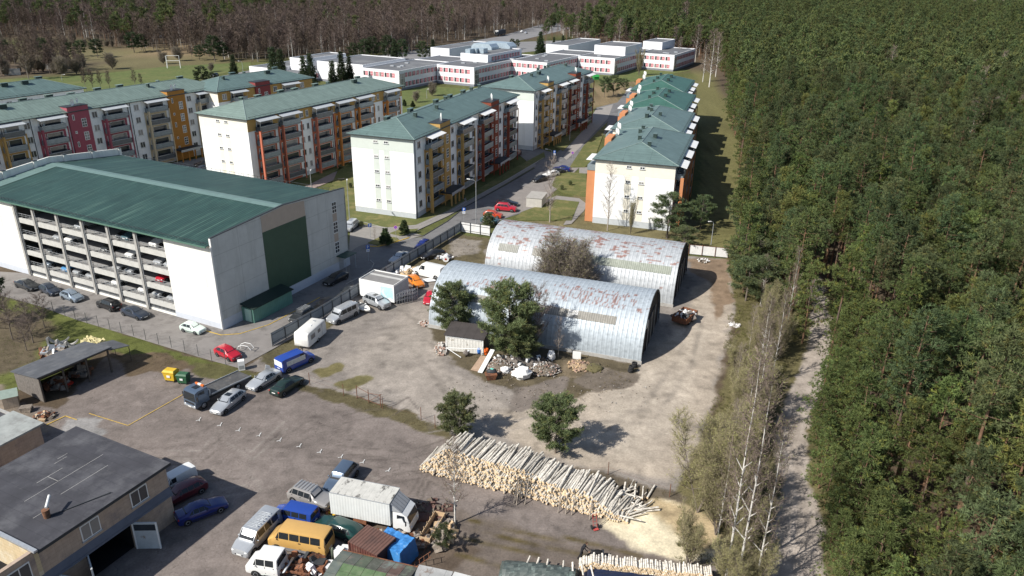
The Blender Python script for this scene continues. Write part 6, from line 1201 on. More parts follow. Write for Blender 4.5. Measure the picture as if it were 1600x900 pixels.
# lean-to contents and surroundings
lx = lambda u, v: (FL_+Vector((math.cos(sa), math.sin(sa)))*u+Vector((-math.sin(sa), math.cos(sa)))*v)
def heap(name, label, cat, p, r, h, mts, n, seed, size=(.08,.25), flat=True, kind='stuff', rz=0.0, el=(1,1)):
    q = random.Random(seed); b = MB()
    if h > .1: b.blob((0,0,0), r*.8, mts[0], 12, 5, .15, seed, (el[0],el[1],h/r*.9))
    for i in range(n):
        a = q.uniform(0, 6.3); f = q.random()**.55; x, y = r*f*math.cos(a)*el[0], r*f*math.sin(a)*el[1]; z = h*(1-f)**.8*q.uniform(.7,1.02); s_ = q.uniform(*size); mt = q.choice(mts)
        b.M = Matrix.Translation((x,y,z+s_*.2)) @ Matrix.Rotation(q.uniform(0,6.3), 4, (q.random(), q.random(), q.random()+.1)); b.box(-s_,-s_*q.uniform(.4,1),-s_*q.uniform(.2,.5),s_,s_*q.uniform(.4,1),s_*q.uniform(.2,.5),mt)
    b.M = None; o = obj(name, b, None, (*p, 0), rz); tag(o, label, cat)
    if kind: o['kind'] = kind
    return o
M_br = mat('broken_brick', (.36,.24,.19), .9, .3, 4); M_rub = mat('rubble_stone', (.42,.40,.37), .9, .25, 4); M_rub2 = mat('dark_rubble', (.16,.14,.125), .9, .3, 4); M_soil = mat('rubble_soil', (.14,.115,.09), .95, .3, 3); M_bag = mat('white_sacking', (.74,.74,.73), .7, .07, 3); M_wood = mat('fresh_board', (.50,.36,.22), .8, .2, 4); M_oldw = mat('grey_board', (.27,.23,.19), .9, .25, 4)
for i, (u, v, lab, mt) in enumerate(((3,2.2,'dark wood stack inside the lean-to at its left end',M_oldw),(6.2,3.0,'dark heap of timber inside the lean-to, behind the middle posts',M_plk))):
    heap('timber_heap', lab, 'timber heap', lx(u, v), 1.2, 1.0, [mt, M_oldw, M_rust], 40, i, (.15,.6))
t_ = thing('wheelbarrow', 'red wheelbarrow under the front edge of the lean-to', 'wheelbarrow', (*lx(3.6,.9),), sa); b = MB(); b.loft([[(-.25,-.2,.3),(.25,-.2,.3),(.25,.2,.3),(-.25,.2,.3)],[(-.4,-.32,.58),(.45,-.32,.58),(.45,.32,.58),(-.4,.32,.58)]], mat('red_enamel', (.40,.03,.02), .5, .1, 3), smooth=False); obj('tray', b, t_); b = MB(); b.path([(.6,0,.18),(.2,.22,.3),(-.9,.28,.5)], .02, 5, M_dark); b.path([(.6,0,.18),(.2,-.22,.3),(-.9,-.28,.5)], .02, 5, M_dark); obj('frame', b, t_); b = MB(); b.tube((.65,-.04,.18),(.65,.04,.18),.18,.18,12,M_tyre); obj('wheel', b, t_)
def pallet(label, p, rz, n=1, z0=0.0, group='pallets and crates'):
    t_ = thing('pallet', label, 'pallet', (p[0], p[1], z0), rz, group); b = MB()
    for k in range(5): b.box(-.6,-.4+k*.175,.12,.6,-.4+k*.175+.1,.142,M_oldw)
    obj('top_boards', b, t_); b = MB()
    for y in (-.38,-.03,.32): b.box(-.6,y,0,.6,y+.09,.02,M_oldw); b.box(-.6,y,.024,-.48,y+.09,.116,M_oldw); b.box(-.06,y,.024,.06,y+.09,.116,M_oldw); b.box(.48,y,.024,.6,y+.09,.116,M_oldw)
    obj('runners', b, t_); return t_
g_ = G(42,642)
for k, lb in enumerate(('pallet at the bottom of the stack beside the small beige hut','pallet second from the bottom beside the small beige hut','pallet third from the bottom beside the small beige hut','topmost pallet of the stack beside the small beige hut')): pallet(lb, (g_.x, g_.y), .1*k, 1, k*.15)
heap('firewood_heap', 'loose firewood and scrap at the foot of the lean-to side wall', 'firewood', G(68,652), 1.0, .35, [M_oldw, M_wood, M_rust], 50, 4, (.06,.35))
# stacked concrete ring sections and a tarp behind the lean-to
for k, (px_, lb) in enumerate((((94,536),'curved concrete ring section behind the lean-to, the leftmost'),((108,540),'curved concrete ring section behind the lean-to, the middle one'),((122,543),'curved concrete ring section behind the lean-to, the rightmost'))):
    t_ = at('ring_section', lb, 'concrete section', px_, R(15), 'curved concrete sections'); b = MB(); rg = []
    for j in range(10):
        a = R(200+j*14); x, z = 1.5*math.cos(a), 1.5+1.5*math.sin(a); x2, z2 = 1.32*math.cos(a), 1.5+1.32*math.sin(a); rg.append([(x,-.25,z),(x,.25,z),(x2,.25,z2),(x2,-.25,z2)])
    b.loft(rg, M_conc, smooth=False); obj('arc', b, t_); b = MB(); b.box(-1.5,-.3,0,-1.2,.3,.95,M_conc); obj('upright', b, t_)
def tarp(name, label, p, rz, L_, W_, H_, mt, seed=0, cat='tarpaulin', z=0.0, n=14, m_=10, rough=.06, prof=None):
    q = np.random.default_rng(seed); b = MB(); V = []
    for j in range(m_+1):
        for i in range(n+1):
            u, v = i/n*2-1, j/m_*2-1; e = (1-abs(u)**5)*(1-abs(v)**4); h_ = (H_ if prof is None else prof(u, v)*H_)*min(1, e*3.2); V.append((u*L_/2+q.normal(0, rough*.4), v*W_/2+q.normal(0, rough*.4), h_*(1+q.normal(0, rough))+.02))
    F = [(j*(n+1)+i, j*(n+1)+i+1, (j+1)*(n+1)+i+1, (j+1)*(n+1)+i) for j in range(m_) for i in range(n)]; b.add(V, F, mt, False)
    o = obj(name, b, None, (p[0], p[1], z), rz); tag(o, label, cat); return o
M_ytarp = mat('yellowish_tarp', (.52,.46,.25), .7, .15, 1.5); M_btarp = mat('blue_tarp', (.05,.21,.50), .5, .15, 2, dirt=((.25,.40,.55), 1.4, .58, .1)); M_gtarp = mat('green_tarp', (.075,.093,.088), .5, .2, 2, dirt=((.16,.21,.19), 1.6, .56, .12)); M_ntarp = mat('navy_tarp', (.015,.022,.05), .45, .15, 2)
tarp('tarpaulin', 'crumpled yellowish tarpaulin over a pile behind the lean-to', G(147,541), R(-20), 3.4, 1.6, 1.0, M_ytarp, 1, rough=.14)
heap('scrap_heap', 'reddish scrap and pale sheets behind the lean-to roof', 'scrap', G(82,552), 1.5, .8, [M_rust, M_oldw, M_steel], 50, 8, (.1,.5))
# small things at the fence corner
t_ = at('washing_machine', 'white scrapped cabinet on end at the fence corner', 'appliance', (378,577), R(20)); b = MB(); b.box(-.4,-.35,0,.4,.35,1.3,M_white); obj('body', b, t_); b = MB(); b.box(-.3,-.36,.2,.3,-.351,.7,M_steel); obj('door', b, t_)
t_ = at('roof_frame', 'pale bent metal hoop frame lying beyond the red hatchback', 'metal frame', (384,548), R(-10)); b = MB(); b.path([(-.9,-.4,0),(-.8,-.4,.7),(-.2,-.4,1.0),(.6,-.4,.9),(1.0,-.4,.4)], .05, 5, M_white); b.path([(-.9,.4,0),(-.8,.4,.7),(-.2,.4,1.0),(.6,.4,.9),(1.0,.4,.4)], .05, 5, M_white); b.tube((-.8,-.4,.7),(-.8,.4,.7),.04,.04,5,M_white); b.tube((1,-.4,.4),(1,.4,.4),.04,.04,5,M_white); obj('hoop', b, t_)
t_ = at('white_board', 'small white board standing by the back of the blue van', 'board', (419,582), R(30)); b = MB(); b.loft([[(-.45,-.03,0),(.45,-.03,0),(.3,-.03,.9),(-.2,-.03,1.2)],[(-.45,.03,0),(.45,.03,0),(.3,.03,.9),(-.2,.03,1.2)]], M_white, smooth=False); obj('panel', b, t_)
heap('cardboard_heap', 'pile of pale boards and boxes between the white and orange vans', 'junk', G(640,427), 2.3, .8, [mat('cardboard', (.48,.36,.22), .9, .15, 3), M_bag, M_oldw], 60, 14, (.15,.6), el=(1.2,.7))
heap('junk_heap', 'pale junk lying against the dark car at the fence corner', 'junk', G(690,402), 1.7, .6, [M_bag, M_rub2, M_steel], 40, 15, (.12,.45), el=(1.6,.6))
heap('junk_heap', 'scrap and wheels lying against the silver passenger van', 'junk', G(553,481), 1.4, .7, [M_rub2, M_bag, M_rust, M_dark], 45, 16, (.1,.45), el=(1.2,.8))
o = MB(); o.box(-.9,-.6,.05,.9,.6,.1,M_bag); o.box(-.3,-.9,.11,1.2,-.1,.15,M_bag); tag(obj('sheet', o, None, (*G(668,438),0), .3), 'flat white sheets on the ground beside the orange van', 'sheets')
t_ = at('barrel', 'round white drum at the left end of the rear arched shed', 'drum', (697,408)); b = MB(); b.tube((0,-.5,.55),(0,.5,.55),.55,.55,14,M_bag); b.tube((0,-.51,.55),(0,-.52,.55),.2,.2,10,M_red); obj('drum', b, t_)
# debris at the white shed
def bag(label, px_, s, seed, sq=(1,1,1)):
    o = MB(); o.blob((0,0,s*.6*sq[2]), s, M_bag, 13, 9, .2, seed, (sq[0],sq[1],sq[2]*.8)); x = sharp(obj('rubble_bag', o, None, (*G(*px_),0)), 24); return tag(x, label, 'sack', 'white rubble sacks')
bag('large bulging white sack in the middle of the debris', (815,590), 1.05, 1, (1.15,.8,1.0)); bag('narrow white sack leaning at the right end of the debris', (861,562), .75, 4, (.7,.6,1.3)); bag('small grey-white sack beside the rubble left of the largest sack', (789,582), .65, 6, (.9,.7,.9)); bag('little white sack slumped right of the largest sack', (838,573), .5, 9, (1.2,.8,.6))
heap('rubble_heap', 'heap of broken brick and stone left of the largest white sack', 'rubble', G(783,574), 2.1, 1.1, [M_soil, M_rub, M_br, M_rub], 260, 21, (.05,.16)); heap('rubble_heap', 'grey-pink stone heap right of the largest white sack', 'rubble', G(852,578), 2.1, .95, [M_soil, M_rub, M_br, M_rub, M_rub2], 260, 22, (.05,.14))
heap('rubble_heap', 'low sandy rubble heap by the front wall near the white panel', 'rubble', G(905,572), 1.6, .55, [mat('sandy_soil', (.32,.24,.16), .95, .2, 2), M_br, M_wood], 110, 23, (.05,.16)); heap('rubble_heap', 'mossy soil heap right of the sandy rubble', 'rubble', G(928,575), 1.5, .5, [mat('mossy_soil', (.12,.105,.05), .95, .3, 2), M_soil], 30, 24, (.05,.12))
heap('rubble_heap', 'dark debris and bags behind the sacks under the pines', 'rubble', G(812,566), 2.6, .9, [M_rub2, M_soil, M_dark, M_bag], 120, 25, (.08,.35), el=(1.6,.7)); heap('brick_stack', 'tumbled brick and pallet pile at the left end of the white shed', 'bricks', G(690,546), 1.5, .7, [M_br, M_oldw, M_rub], 150, 26, (.08,.3), el=(.6,1.2)); heap('brick_heap', 'small brick heap at the left corner of the front arched shed', 'bricks', G(664,506), .9, .3, [M_br, M_rub], 50, 27, (.06,.2))
def board(label, p, q, w_, mt, z0=.1, z1=.7, th=.06):
    a, c = G(*p), G(*q); d = c-a; n = Vector((-d.y, d.x)).normalized()*w_/2; b = MB(); V = []
    for z_, pt in ((z0, a), (z1, c)):
        for s_ in (-1, 1): V.append((pt.x+n.x*s_-a.x, pt.y+n.y*s_-a.y, z_))
    V = V+[(x, y, z+th) for x, y, z in V]; b.add(V, [(0,1,3,2),(4,6,7,5),(0,4,5,1),(2,3,7,6),(0,2,6,4),(1,5,7,3)], mt); o = obj('board', b, None, (a.x, a.y, 0)); return tag(o, label, 'board', 'boards leaning by the debris')
board('long white board leaning to the upper right of the debris', (750,583), (770,556), .62, M_white, .05, .9); board('brown-and-pale board left of the long white board', (741,580), (757,563), 1.0, mat('brown_board', (.34,.24,.17), .8, .2, 2), .05, .6)
o = MB(); o.box(-.55,-.03,0,.55,.05,1.1,M_white); tag(obj('leaning_board', o, None, (*G(901,561),0), R(-15)), 'square white panel leaning on the front arched shed', 'panel')
for nm, px_, c, lb in (('blue', (749,552), (.05,.16,.45), 'small blue plastic barrel at the right end of the white shed'), ('orange', (760,554), (.65,.12,.02), 'orange-red plastic barrel between the blue barrel and the white board')):
    t_ = at('barrel', lb, 'barrel', px_, 0, 'plastic barrels'); mt = mat('barrel_'+nm, c, .4, .1, 2); b = MB(); b.loft([[(r_*math.cos(i*math.pi/7), r_*math.sin(i*math.pi/7), z) for i in range(14)] for z, r_ in ((0,.26),(.1,.3),(.42,.33),(.75,.3),(.86,.26))], mt); obj('body', b, t_); b = MB(); b.tube((0,0,.864),(0,0,.9),.24,.24,14,mt); obj('lid', b, t_)
t_ = at('skip_tub', 'rusty brown tub holding black bags in front of the debris', 'tub', (767,592), R(10)); b = MB(); b.loft([[(-.5,-.35,0),(.5,-.35,0),(.5,.35,0),(-.5,.35,0)],[(-.75,-.5,.75),(.75,-.5,.75),(.75,.5,.75),(-.75,.5,.75)]], M_rust, smooth=False); obj('body', b, t_)
o = MB(); o.blob((0,0,.0), .6, M_dark, 10, 6, .2, 3, (1.1,.7,.7)); o.blob((.1,0,.35), .25, mat('teal_bag', (.15,.50,.42), .6, .1, 3), 8, 5, .2, 5, (1.2,.8,.5)); tag(obj('rubbish_bag', o, None, (*G(768,589),.78)), 'black rubbish bag with a teal scrap on top of the rusty tub', 'rubbish bag')
o = MB(); o.path([(-.2,0,0),(-.2,0,.9),(4.6,.1,1.25),(4.6,.1,0)], .05, 6, M_white); o.path([(-.2,0,.9),(2.0,-.7,.1)], .05, 6, M_white); o.path([(4.6,.1,1.25),(4.6,1.2,1.25)], .05, 6, M_white); tag(obj('pipe_frame', o, None, (*G(700,553),0), R(-12)), 'white pipe frame standing in front of the white shed', 'pipe frame')
t_ = at('tyre_roller', 'grey scrap engine standing before the white shed doors', 'engine', (729,556)); b = MB(); b.blob((0,0,.4), .42, M_rub2, 9, 6, .3, 8); b.tube((-.3,0,.5),(.4,0,.8),.12,.12,8,M_steel); obj('block', b, t_)
# tyre stacks at the shed corner
def tyre(label, p, z, r=.36, rz=0, tilt=0):
    if 'ty' not in _wheel:
        b = MB(); rings = []
        for j in range(8): a = 2*math.pi*j/8; rr = .28+.1*math.cos(a); zz = .11+.11*math.sin(a); rings.append([(rr*math.cos(2*math.pi*i/16), rr*math.sin(2*math.pi*i/16), zz) for i in range(16)])
        rings.append(rings[0]); b.loft(rings, M_tyre, cap=False); _wheel['ty'] = b.mesh('tyre')
    o = mobj('tyre', _wheel['ty'], None, (p[0], p[1], z), rz); tag(o, label, 'tyre', 'old tyres at the corner of the arched shed'); return o
g1, g2 = G(985,581), G(988,573)
for k, lb in enumerate(('lowest tyre of the front stack at the arched shed corner','second tyre up in the front stack at the arched shed corner','third tyre up in the front stack at the arched shed corner','topmost tyre of the front stack at the arched shed corner')): tyre(lb, (g1.x+.04*k, g1.y), k*.23)
for k, lb in enumerate(('lowest tyre of the rear stack at the arched shed corner','middle tyre of the rear stack at the arched shed corner','topmost tyre of the rear stack at the arched shed corner')): tyre(lb, (g2.x+.25, g2.y-.02*k), k*.23)
# rusty trailer full of scrap beside the gable
a = ang((1058,512),(1082,492)); t_ = at('scrap_trailer', 'rusty open trailer piled with scrap beside the arched shed gable', 'trailer', (1069,502), a); b = MB()
b.box(-2.0,-1.15,.5,2.0,1.15,.6,M_rust)
for q_ in ((-2,-1.15,2,-1.08),(-2,1.08,2,1.15),(-2,-1.08,-1.93,1.08),(1.93,-1.08,2,1.08)): b.box(q_[0],q_[1],.604,q_[2],q_[3],1.35,M_rust)
obj('tub', b, t_)
for s_ in (1,-1): wheel_on(t_, -.6, s_*1.0, .36); wheel_on(t_, .5, s_*1.0, .36)
b = MB(); b.path([(2,.5,.5),(3.1,0,.45),(2,-.5,.5)], .05, 5, M_rust); obj('drawbar', b, t_)
heap('scrap_heap', 'black and pale scrap piled inside the rusty trailer', 'scrap', G(1069,502), 1.1, .75, [M_dark, M_rub2, M_bag, M_rust], 70, 31, (.12,.5), el=(1.4,.8)).location.z = .75
heap('rubble_heap', 'small pale stone heap near the white fence corner', 'rubble', G(1100,408), 1.1, .4, [M_soil, M_bag, M_rub], 40, 33, (.08,.25)); heap('rubble_heap', 'pale stones at the weedy edge below the white fence', 'rubble', G(1148,508), .8, .3, [M_rub, M_bag], 24, 34, (.06,.2))
# foreground containers and garages
M_ctn = mat('brown_container', (.105,.04,.032), .75, .2, 1.4, dirt=((.17,.10,.075), .9, .55, .15), wave=(0,.28,.6)); M_ctr = mat('brown_container_roof', (.13,.07,.055), .8, .2, 1, dirt=((.07,.045,.04), .7, .5, .2), wave=(0,.3,.5))
A_, B_ = G(545,847,2.3), G(608,852,2.3); g0, g1 = G(545,846,2.35), G(586,866,2.35); g2 = G(605,835,2.35); a = math.atan2(g1.y-g0.y, g1.x-g0.x); print('cont', (g1-g0).length, (g2-g1).length)
t_ = thing('storage_container', 'brown corrugated storage container with rusty roof', 'container', (g0.x, g0.y, 0), a); b = MB(); CL, CW = 3.1, 2.4; b.box(0,0,.1,CL,CW,2.3,M_ctn); obj('wall', b, t_); b = MB(); b.box(-.04,-.04,2.304,CL+.04,CW+.04,2.38,M_ctr); obj('roof', b, t_); b = MB()
for x, y in ((0,0),(CL,0),(0,CW),(CL,CW)): b.box(x-.06,y-.06,0,x+.06,y+.06,2.3,M_ctn)
obj('corner_post', b, t_)
tarp('tarpaulin', 'bright blue tarpaulin tied over a block of goods', G(617,872), a+.05, 3.3, 2.7, 2.0, M_btarp, 7, rough=.025)
g0, g1, g3 = G(497,893,2.5), G(534,856,2.5), G(652,883,2.5); a = math.atan2(g3.y-g1.y, g3.x-g1.x); print('garages', (g1-g0).length, (g3-g1).length)
t_ = thing('garage_row', 'row of tin garages with green and brown patched roof', 'garages', (g1.x, g1.y, 0), a); GL = (g3-g1).length; GD = 6.0
cs = [(.115,.135,.12),(.11,.12,.10),(.10,.12,.085),(.095,.10,.08),(.12,.10,.085),(.13,.085,.07),(.10,.10,.085)]
b = MB(); b.box(.1,-GD+.1,-.1,GL-.1,-.1,2.1,M_ctn); obj('wall', b, t_)
for k in range(7):
    x0, x1 = GL*k/7, GL*(k+1)/7-.03; b = MB(); mt = mat('patched_roof_%d' % k, cs[k], .7, .2, 1.5, dirt=(tuple(c*1.7 for c in cs[(k+3) % 7]), 1.0, .5, .15), seams=(1,1.4,.04,.6)); mg = mat('moss_green_roof', (.10,.155,.075), .7, .25, 1.2, dirt=((.15,.19,.11), 1, .5, .2), seams=(1,1.2,.04,.6))
    b.add([(x0,.1,2.15),(x1,.1,2.15),(x1,-1.6,2.55),(x0,-1.6,2.55)], [(0,3,2,1)], mt); b.add([(x0,-1.6,2.55),(x1,-1.6,2.55),(x1,-GD,2.2),(x0,-GD,2.2)], [(0,3,2,1)], mg if k in (1,2,3,4) else mt); b.add([(x0,.1,2.11),(x1,.1,2.11),(x1,-1.6,2.51),(x0,-1.6,2.51)], [(0,1,2,3)], mt); b.add([(x1,.1,2.15),(x1,-1.6,2.55),(x1,-GD,2.2)], [(0,1,2)], mt); b.add([(x0,.1,2.15),(x0,-1.6,2.55),(x0,-GD,2.2)], [(0,2,1)], mt); obj('roof', b, t_)
b = MB(); b.box(0,.12,2.1,GL,.16,2.2,M_rust); obj('eaves', b, t_)
g0, g1 = G(655,882,2.2), G(708,893,2.2); t_ = thing('tin_garage', 'pale weathered tin garage at the bottom edge', 'garage', (g0.x, g0.y, 0), math.atan2(g1.y-g0.y, g1.x-g0.x)); l_ = (g1-g0).length; M_pt = mat('pale_tin_roof', (.34,.34,.33), .7, .2, 1.2, dirt=((.2,.15,.12), .9, .58, .1), seams=(0,1.2,.04,.6)); b = MB(); b.box(.05,-5,-.1,l_-.05,-.05,2.1,M_ctn); obj('wall', b, t_); b = MB(); b.box(0,-5.1,2.104,l_,0,2.2,M_pt); obj('roof', b, t_)
g0, g1 = G(710,893,2.2), G(748,903,2.2); t_ = thing('tin_garage', 'whitish tin garage at the bottom edge, right of the weathered one', 'garage', (g0.x, g0.y, 0), math.atan2(g1.y-g0.y, g1.x-g0.x)); l_ = (g1-g0).length; b = MB(); b.box(.05,-4,-.1,l_-.05,-.05,2.1,M_ctn); obj('wall', b, t_); b = MB(); b.box(0,-4.1,2.104,l_,0,2.2,mat('white_tin_roof', (.52,.52,.50), .7, .15, 1.2, seams=(0,1.2,.04,.6))); obj('roof', b, t_)
# crates of planks right of the box truck
def crate(label, p0, p1, p2, h, dense=True):
    a0, a1, a2 = G(*p0), G(*p1), G(*p2); a = math.atan2(a1.y-a0.y, a1.x-a0.x); l_ = (a1-a0).length; w_ = (a2-a1).length; t_ = thing('timber_crate', label, 'timber crate', (a0.x, a0.y, 0), a, 'open timber crates'); b = MB()
    for q_ in ((0,0,l_,.06),(0,w_-.06,l_,w_),(0,.06,.06,w_-.06),(l_-.06,.06,l_,w_-.06)): b.box(q_[0],q_[1],.05,q_[2],q_[3],h,M_wood)
    obj('sides', b, t_); b = MB(); q = random.Random(3)
    for x in np.arange(.4, l_, .7): b.box(x,-.05,.05,x+.08,-.004,h+.15,M_wood); b.box(x,w_+.004,.05,x+.08,w_+.05,h+.15,M_wood)
    obj('uprights', b, t_); return t_, l_, w_, a, a0
t_, l_, w_, a, a0 = crate('long open crate of offcuts beside the tall leafless tree', (672,853), (696,812), (712,816), .8); print('crate', l_, w_)
c_ = a0+Vector((math.cos(a), math.sin(a)))*l_/2+Vector((-math.sin(a), math.cos(a)))*(-w_/2); 
heap('timber_offcuts', 'grey and fresh timber offcuts filling the long crate', 'timber', G(692,838), 1.1, .55, [M_oldw, M_wood, M_rub2], 90, 41, (.08,.5), el=(.8,1.7))
crate('small low crate of planks left of the long one', (660,843), (685,852), (690,838), .45)
t_ = at('ladder', 'rusty ladder frame lying beside the blue tarpaulin', 'ladder', (655,878), R(70)); b = MB(); 
for s_ in (0,.6): b.tube((0,s_,.1),(2.4,s_,.7),.03,.03,5,M_rust)
for k in range(6): b.tube((.2+k*.4,0,.15+k*.1),(.2+k*.4,.6,.15+k*.1),.025,.025,5,M_rust)
obj('rails', b, t_)
t_ = at('ladder', 'short rusty ladder frame in front of the tin garages', 'ladder', (645,890), R(10)); b = MB(); 
for s_ in (0,.6): b.tube((0,s_,.1),(1.6,s_,1.2),.03,.03,5,M_rust)
for k in range(4): b.tube((.2+k*.4,0,.25+k*.27),(.2+k*.4,.6,.25+k*.27),.025,.025,5,M_rust)
obj('rails', b, t_)
heap('scrap_heap', 'rusty metal frames and scrap between the minibus and the garages', 'scrap', G(480,885), 1.6, .5, [M_rust, M_dark, M_bag], 60, 51, (.1,.6), el=(1.4,.8)); heap('scrap_heap', 'orange-brown car parts under the rear of the box truck', 'scrap', G(524,808), 1.0, .3, [M_rust, mat('safety_yellow', (.55,.35,.03), .6, .1, 3), M_rust], 26, 52, (.08,.3)); heap('scrap_heap', 'rusty axles lying along the near side of the box truck', 'scrap', G(590,838), 1.3, .3, [M_rust, M_rub2, M_oldw], 36, 53, (.1,.45), el=(2.2,.5))
heap('scrap_heap', 'rusty parts and planks between the box truck cab and the blue tarpaulin', 'scrap', G(645,845), 1.3, .35, [M_rust, M_oldw, M_rub2], 44, 54, (.1,.5), el=(1.5,.9))
for k, (px_, h_, lb) in enumerate((((531,873),1.1,'white scrapped freezer between the minibus and the brown container'),((540,866),.8,'white scrapped cooker right of the freezer'))): t_ = at('appliance', lb, 'appliance', px_, R(-25+k*20)); b = MB(); b.box(-.35,-.35,0,.35,.35,h_,M_white); obj('body', b, t_); b = MB(); b.box(-.3,-.37,.1,.3,-.354,h_-.15,M_bag); obj('door', b, t_)
t_ = at('gas_cylinder', 'greenish gas cylinder standing beside the minibus tail', 'gas cylinder', (521,874)); b = MB(); b.loft([[(r_*math.cos(i*math.pi/6), r_*math.sin(i*math.pi/6), z) for i in range(12)] for z, r_ in ((0,.16),(1.1,.16),(1.25,.1),(1.35,.05))], mat('cylinder_green', (.10,.12,.09), .6, .2, 3)); obj('body', b, t_)
heap('bramble_patch', 'reddish leafless bramble patch between the box truck and the crate', 'brambles', G(670,800), 1.8, .5, [mat('red_twigs', (.13,.075,.062), .9, .3, 6), M_soil], 90, 55, (.02,.3), el=(1.3,1))
# ================================================================== LOGS
M_bark2 = mat('log_bark', (.60,.56,.49), .9, .25, 4, dirt=((.12,.10,.085), 3, .52, .1, (.6,3,3)), rndv=.2); M_cut = mat('cut_wood', (.64,.48,.30), .8, .16, 6, rndv=.18)
def log_mesh(r, L_):
    b = MB(); n = 9; rg = [[(x, rr*math.cos(2*math.pi*i/n), rr*math.sin(2*math.pi*i/n)) for i in range(n)] for x, rr in ((0, r), (L_*.5, r*.97), (L_, r*.9))]; b.loft(rg, M_bark2, cap=False)
    b.add(rg[0], [tuple(range(n))[::-1]], M_cut); b.add(rg[2], [tuple(range(n))], M_cut); return b.mesh('log')
LM = [log_mesh(r, L_) for r, L_ in ((.075,3.3),(.10,3.5),(.12,3.4),(.09,3.0),(.14,3.6))]; SLM = [log_mesh(r, L_) for r, L_ in ((.08,1.1),(.10,1.15),(.09,1.05))]; LR = (.10,.12,.14,.115,.155)
A_, B_ = G(664,726), G(985,808); ax = (B_-A_).normalized(); nrm = Vector((-ax.y, ax.x)); PL = (B_-A_).length; q = random.Random(5); logs = []
def ph(u): return max(.2, min(1, u*6+.25)*(2.15+.45*math.sin(u*5+.5)+.2*math.sin(u*17))*min(1, (1.04-u)*3.6))
row = 0; z = .13
while z < 2.95:
    s_ = .11*(row % 2)
    while s_ < PL:
        if z < ph(s_/PL)+q.uniform(-.12, .12):
            logs.append((s_+q.uniform(-.03,.03), z+q.uniform(-.02,.02), row))
        s_ += .222
    z += .19; row += 1
print('logs', len(logs), PL)
topz = {}
for s_, z, r_ in logs: k = round(s_/.222); topz[k] = max(topz.get(k, 0), z)
def vis(l): return (-2 if topz[round(l[0]/.222)]-l[1] < .3 else 0)-l[1]*.3+q.random()
logs.sort(key=vis)
def log_M(s_, z, seed):
    qq = random.Random(seed); off = qq.uniform(-.3, .3)-.1-max(0, 2.1-z)*.5; p = A_+ax*s_+nrm*off; far = max(0, (s_/PL-.78))*4
    a = math.atan2(nrm.y, nrm.x)+qq.gauss(0, .065+far*.12)-.12; return (p.x, p.y, z), (qq.uniform(0, 6.28), qq.gauss(.0, .02)-.02, a)
def log_obj(l, i, label, grp, fn=None, mi=None):
    o = bpy.data.objects.new('log', LM[mi if mi is not None else i % 5]); C.objects.link(o); o.location, o.rotation_euler = (fn or log_M)(l[0], l[1], i+1000); return tag(o, label, 'log', grp)
for i, l in enumerate(logs[:270]): log_obj(l, i, 'pale-ended log in the long stack at the yard edge', 'logs of the long stack')
def rest_logs(name, ls, fn, label, i0=5000, rr=None):
    V, F, M_ = [], [], []
    for i, l in enumerate(ls):
        me = LM[i%5] if rr is None else SLM[i%3]; loc, rot = fn(l[0], l[1], i+i0); from mathutils import Euler
        m4 = Matrix.Translation(loc) @ Euler(rot).to_matrix().to_4x4(); b0 = len(V); V += [tuple(m4 @ v.co) for v in me.vertices]
        for p_ in me.polygons: F.append([b0+k for k in p_.vertices]); M_.append(p_.material_index)
    me = bpy.data.meshes.new(name); me.from_pydata(V, [], F); me.materials.append(M_bark2); me.materials.append(M_cut); me.polygons.foreach_set('material_index', M_); o = mobj(name, me); tag(o, label, 'log stack'); o['kind'] = 'stuff'; return o
rest_logs('log_stack', logs[270:], log_M, 'body of the long stack of pale-ended logs at the yard edge')
# loose logs fallen at the right end
for i in range(26):
    g_ = G(q.uniform(960,1012), q.uniform(772,812)); o = bpy.data.objects.new('log', LM[i % 5]); C.objects.link(o); o.location = (g_.x, g_.y, .12+.18*(i % 3)); o.rotation_euler = (0, q.gauss(0,.05), math.atan2(nrm.y, nrm.x)+q.gauss(-.35,.45)); o.scale = (.62,.8,.8); tag(o, 'short loose log fallen off the right end of the long stack', 'log', 'loose logs at the right end of the long stack')
# second stack along the bottom edge
A2, B2 = G(905,893), G(1110,915); ax2 = (B2-A2).normalized(); nr2 = Vector((-ax2.y, ax2.x)); P2 = (B2-A2).length; l2 = []; z = .09; row = 0
while z < 1.3:
    s_ = .1*(row % 2)
    while s_ < P2:
        if z < 1.15*min(1, s_/P2*5+.5)+q.uniform(-.08,.08): l2.append((s_, z, row))
        s_ += .2
    z += .17; row += 1
def log_M2(s_, z, seed):
    qq = random.Random(seed); p = A2+ax2*s_+nr2*qq.uniform(-.08,.08); return (p.x, p.y, z), (0, qq.gauss(0,.02), math.atan2(nr2.y, nr2.x)+qq.gauss(0,.04))
rest_logs('firewood_stack', l2, log_M2, 'low stack of short pale firewood logs along the bottom edge', 9000, 0)
bpy.data.objects['firewood_stack'].scale = (1, 1, 1)
tarp('tarpaulin', 'dark green tarpaulin over the left end of the low log stack', G(842,900), ang((790,893),(890,905)), 6.8, 2.4, 1.05, M_gtarp, 9, rough=.06, n=22, m_=12, prof=lambda u, v: (1-.75*v*v)*(.8+.2*math.sin(u*2.2+1.2))); tarp('tarpaulin', 'navy tarpaulin hanging along the front of the low log stack', G(985,915), ang((930,900),(1060,915)), 8.2, 1.6, .75, M_ntarp, 10, rough=.04)
for i in range(7):
    g_ = G(828+i*14+(i>2)*10, 883+i*2.5); o = bpy.data.objects.new('log', SLM[i % 3]); C.objects.link(o); o.location = (g_.x, g_.y, 1.02); o.rotation_euler = (0, R(18), math.atan2(-nr2.y, -nr2.x)+.1*i-.3); tag(o, 'short log weighing down the dark green tarpaulin', 'log', 'logs weighing down the tarpaulins')
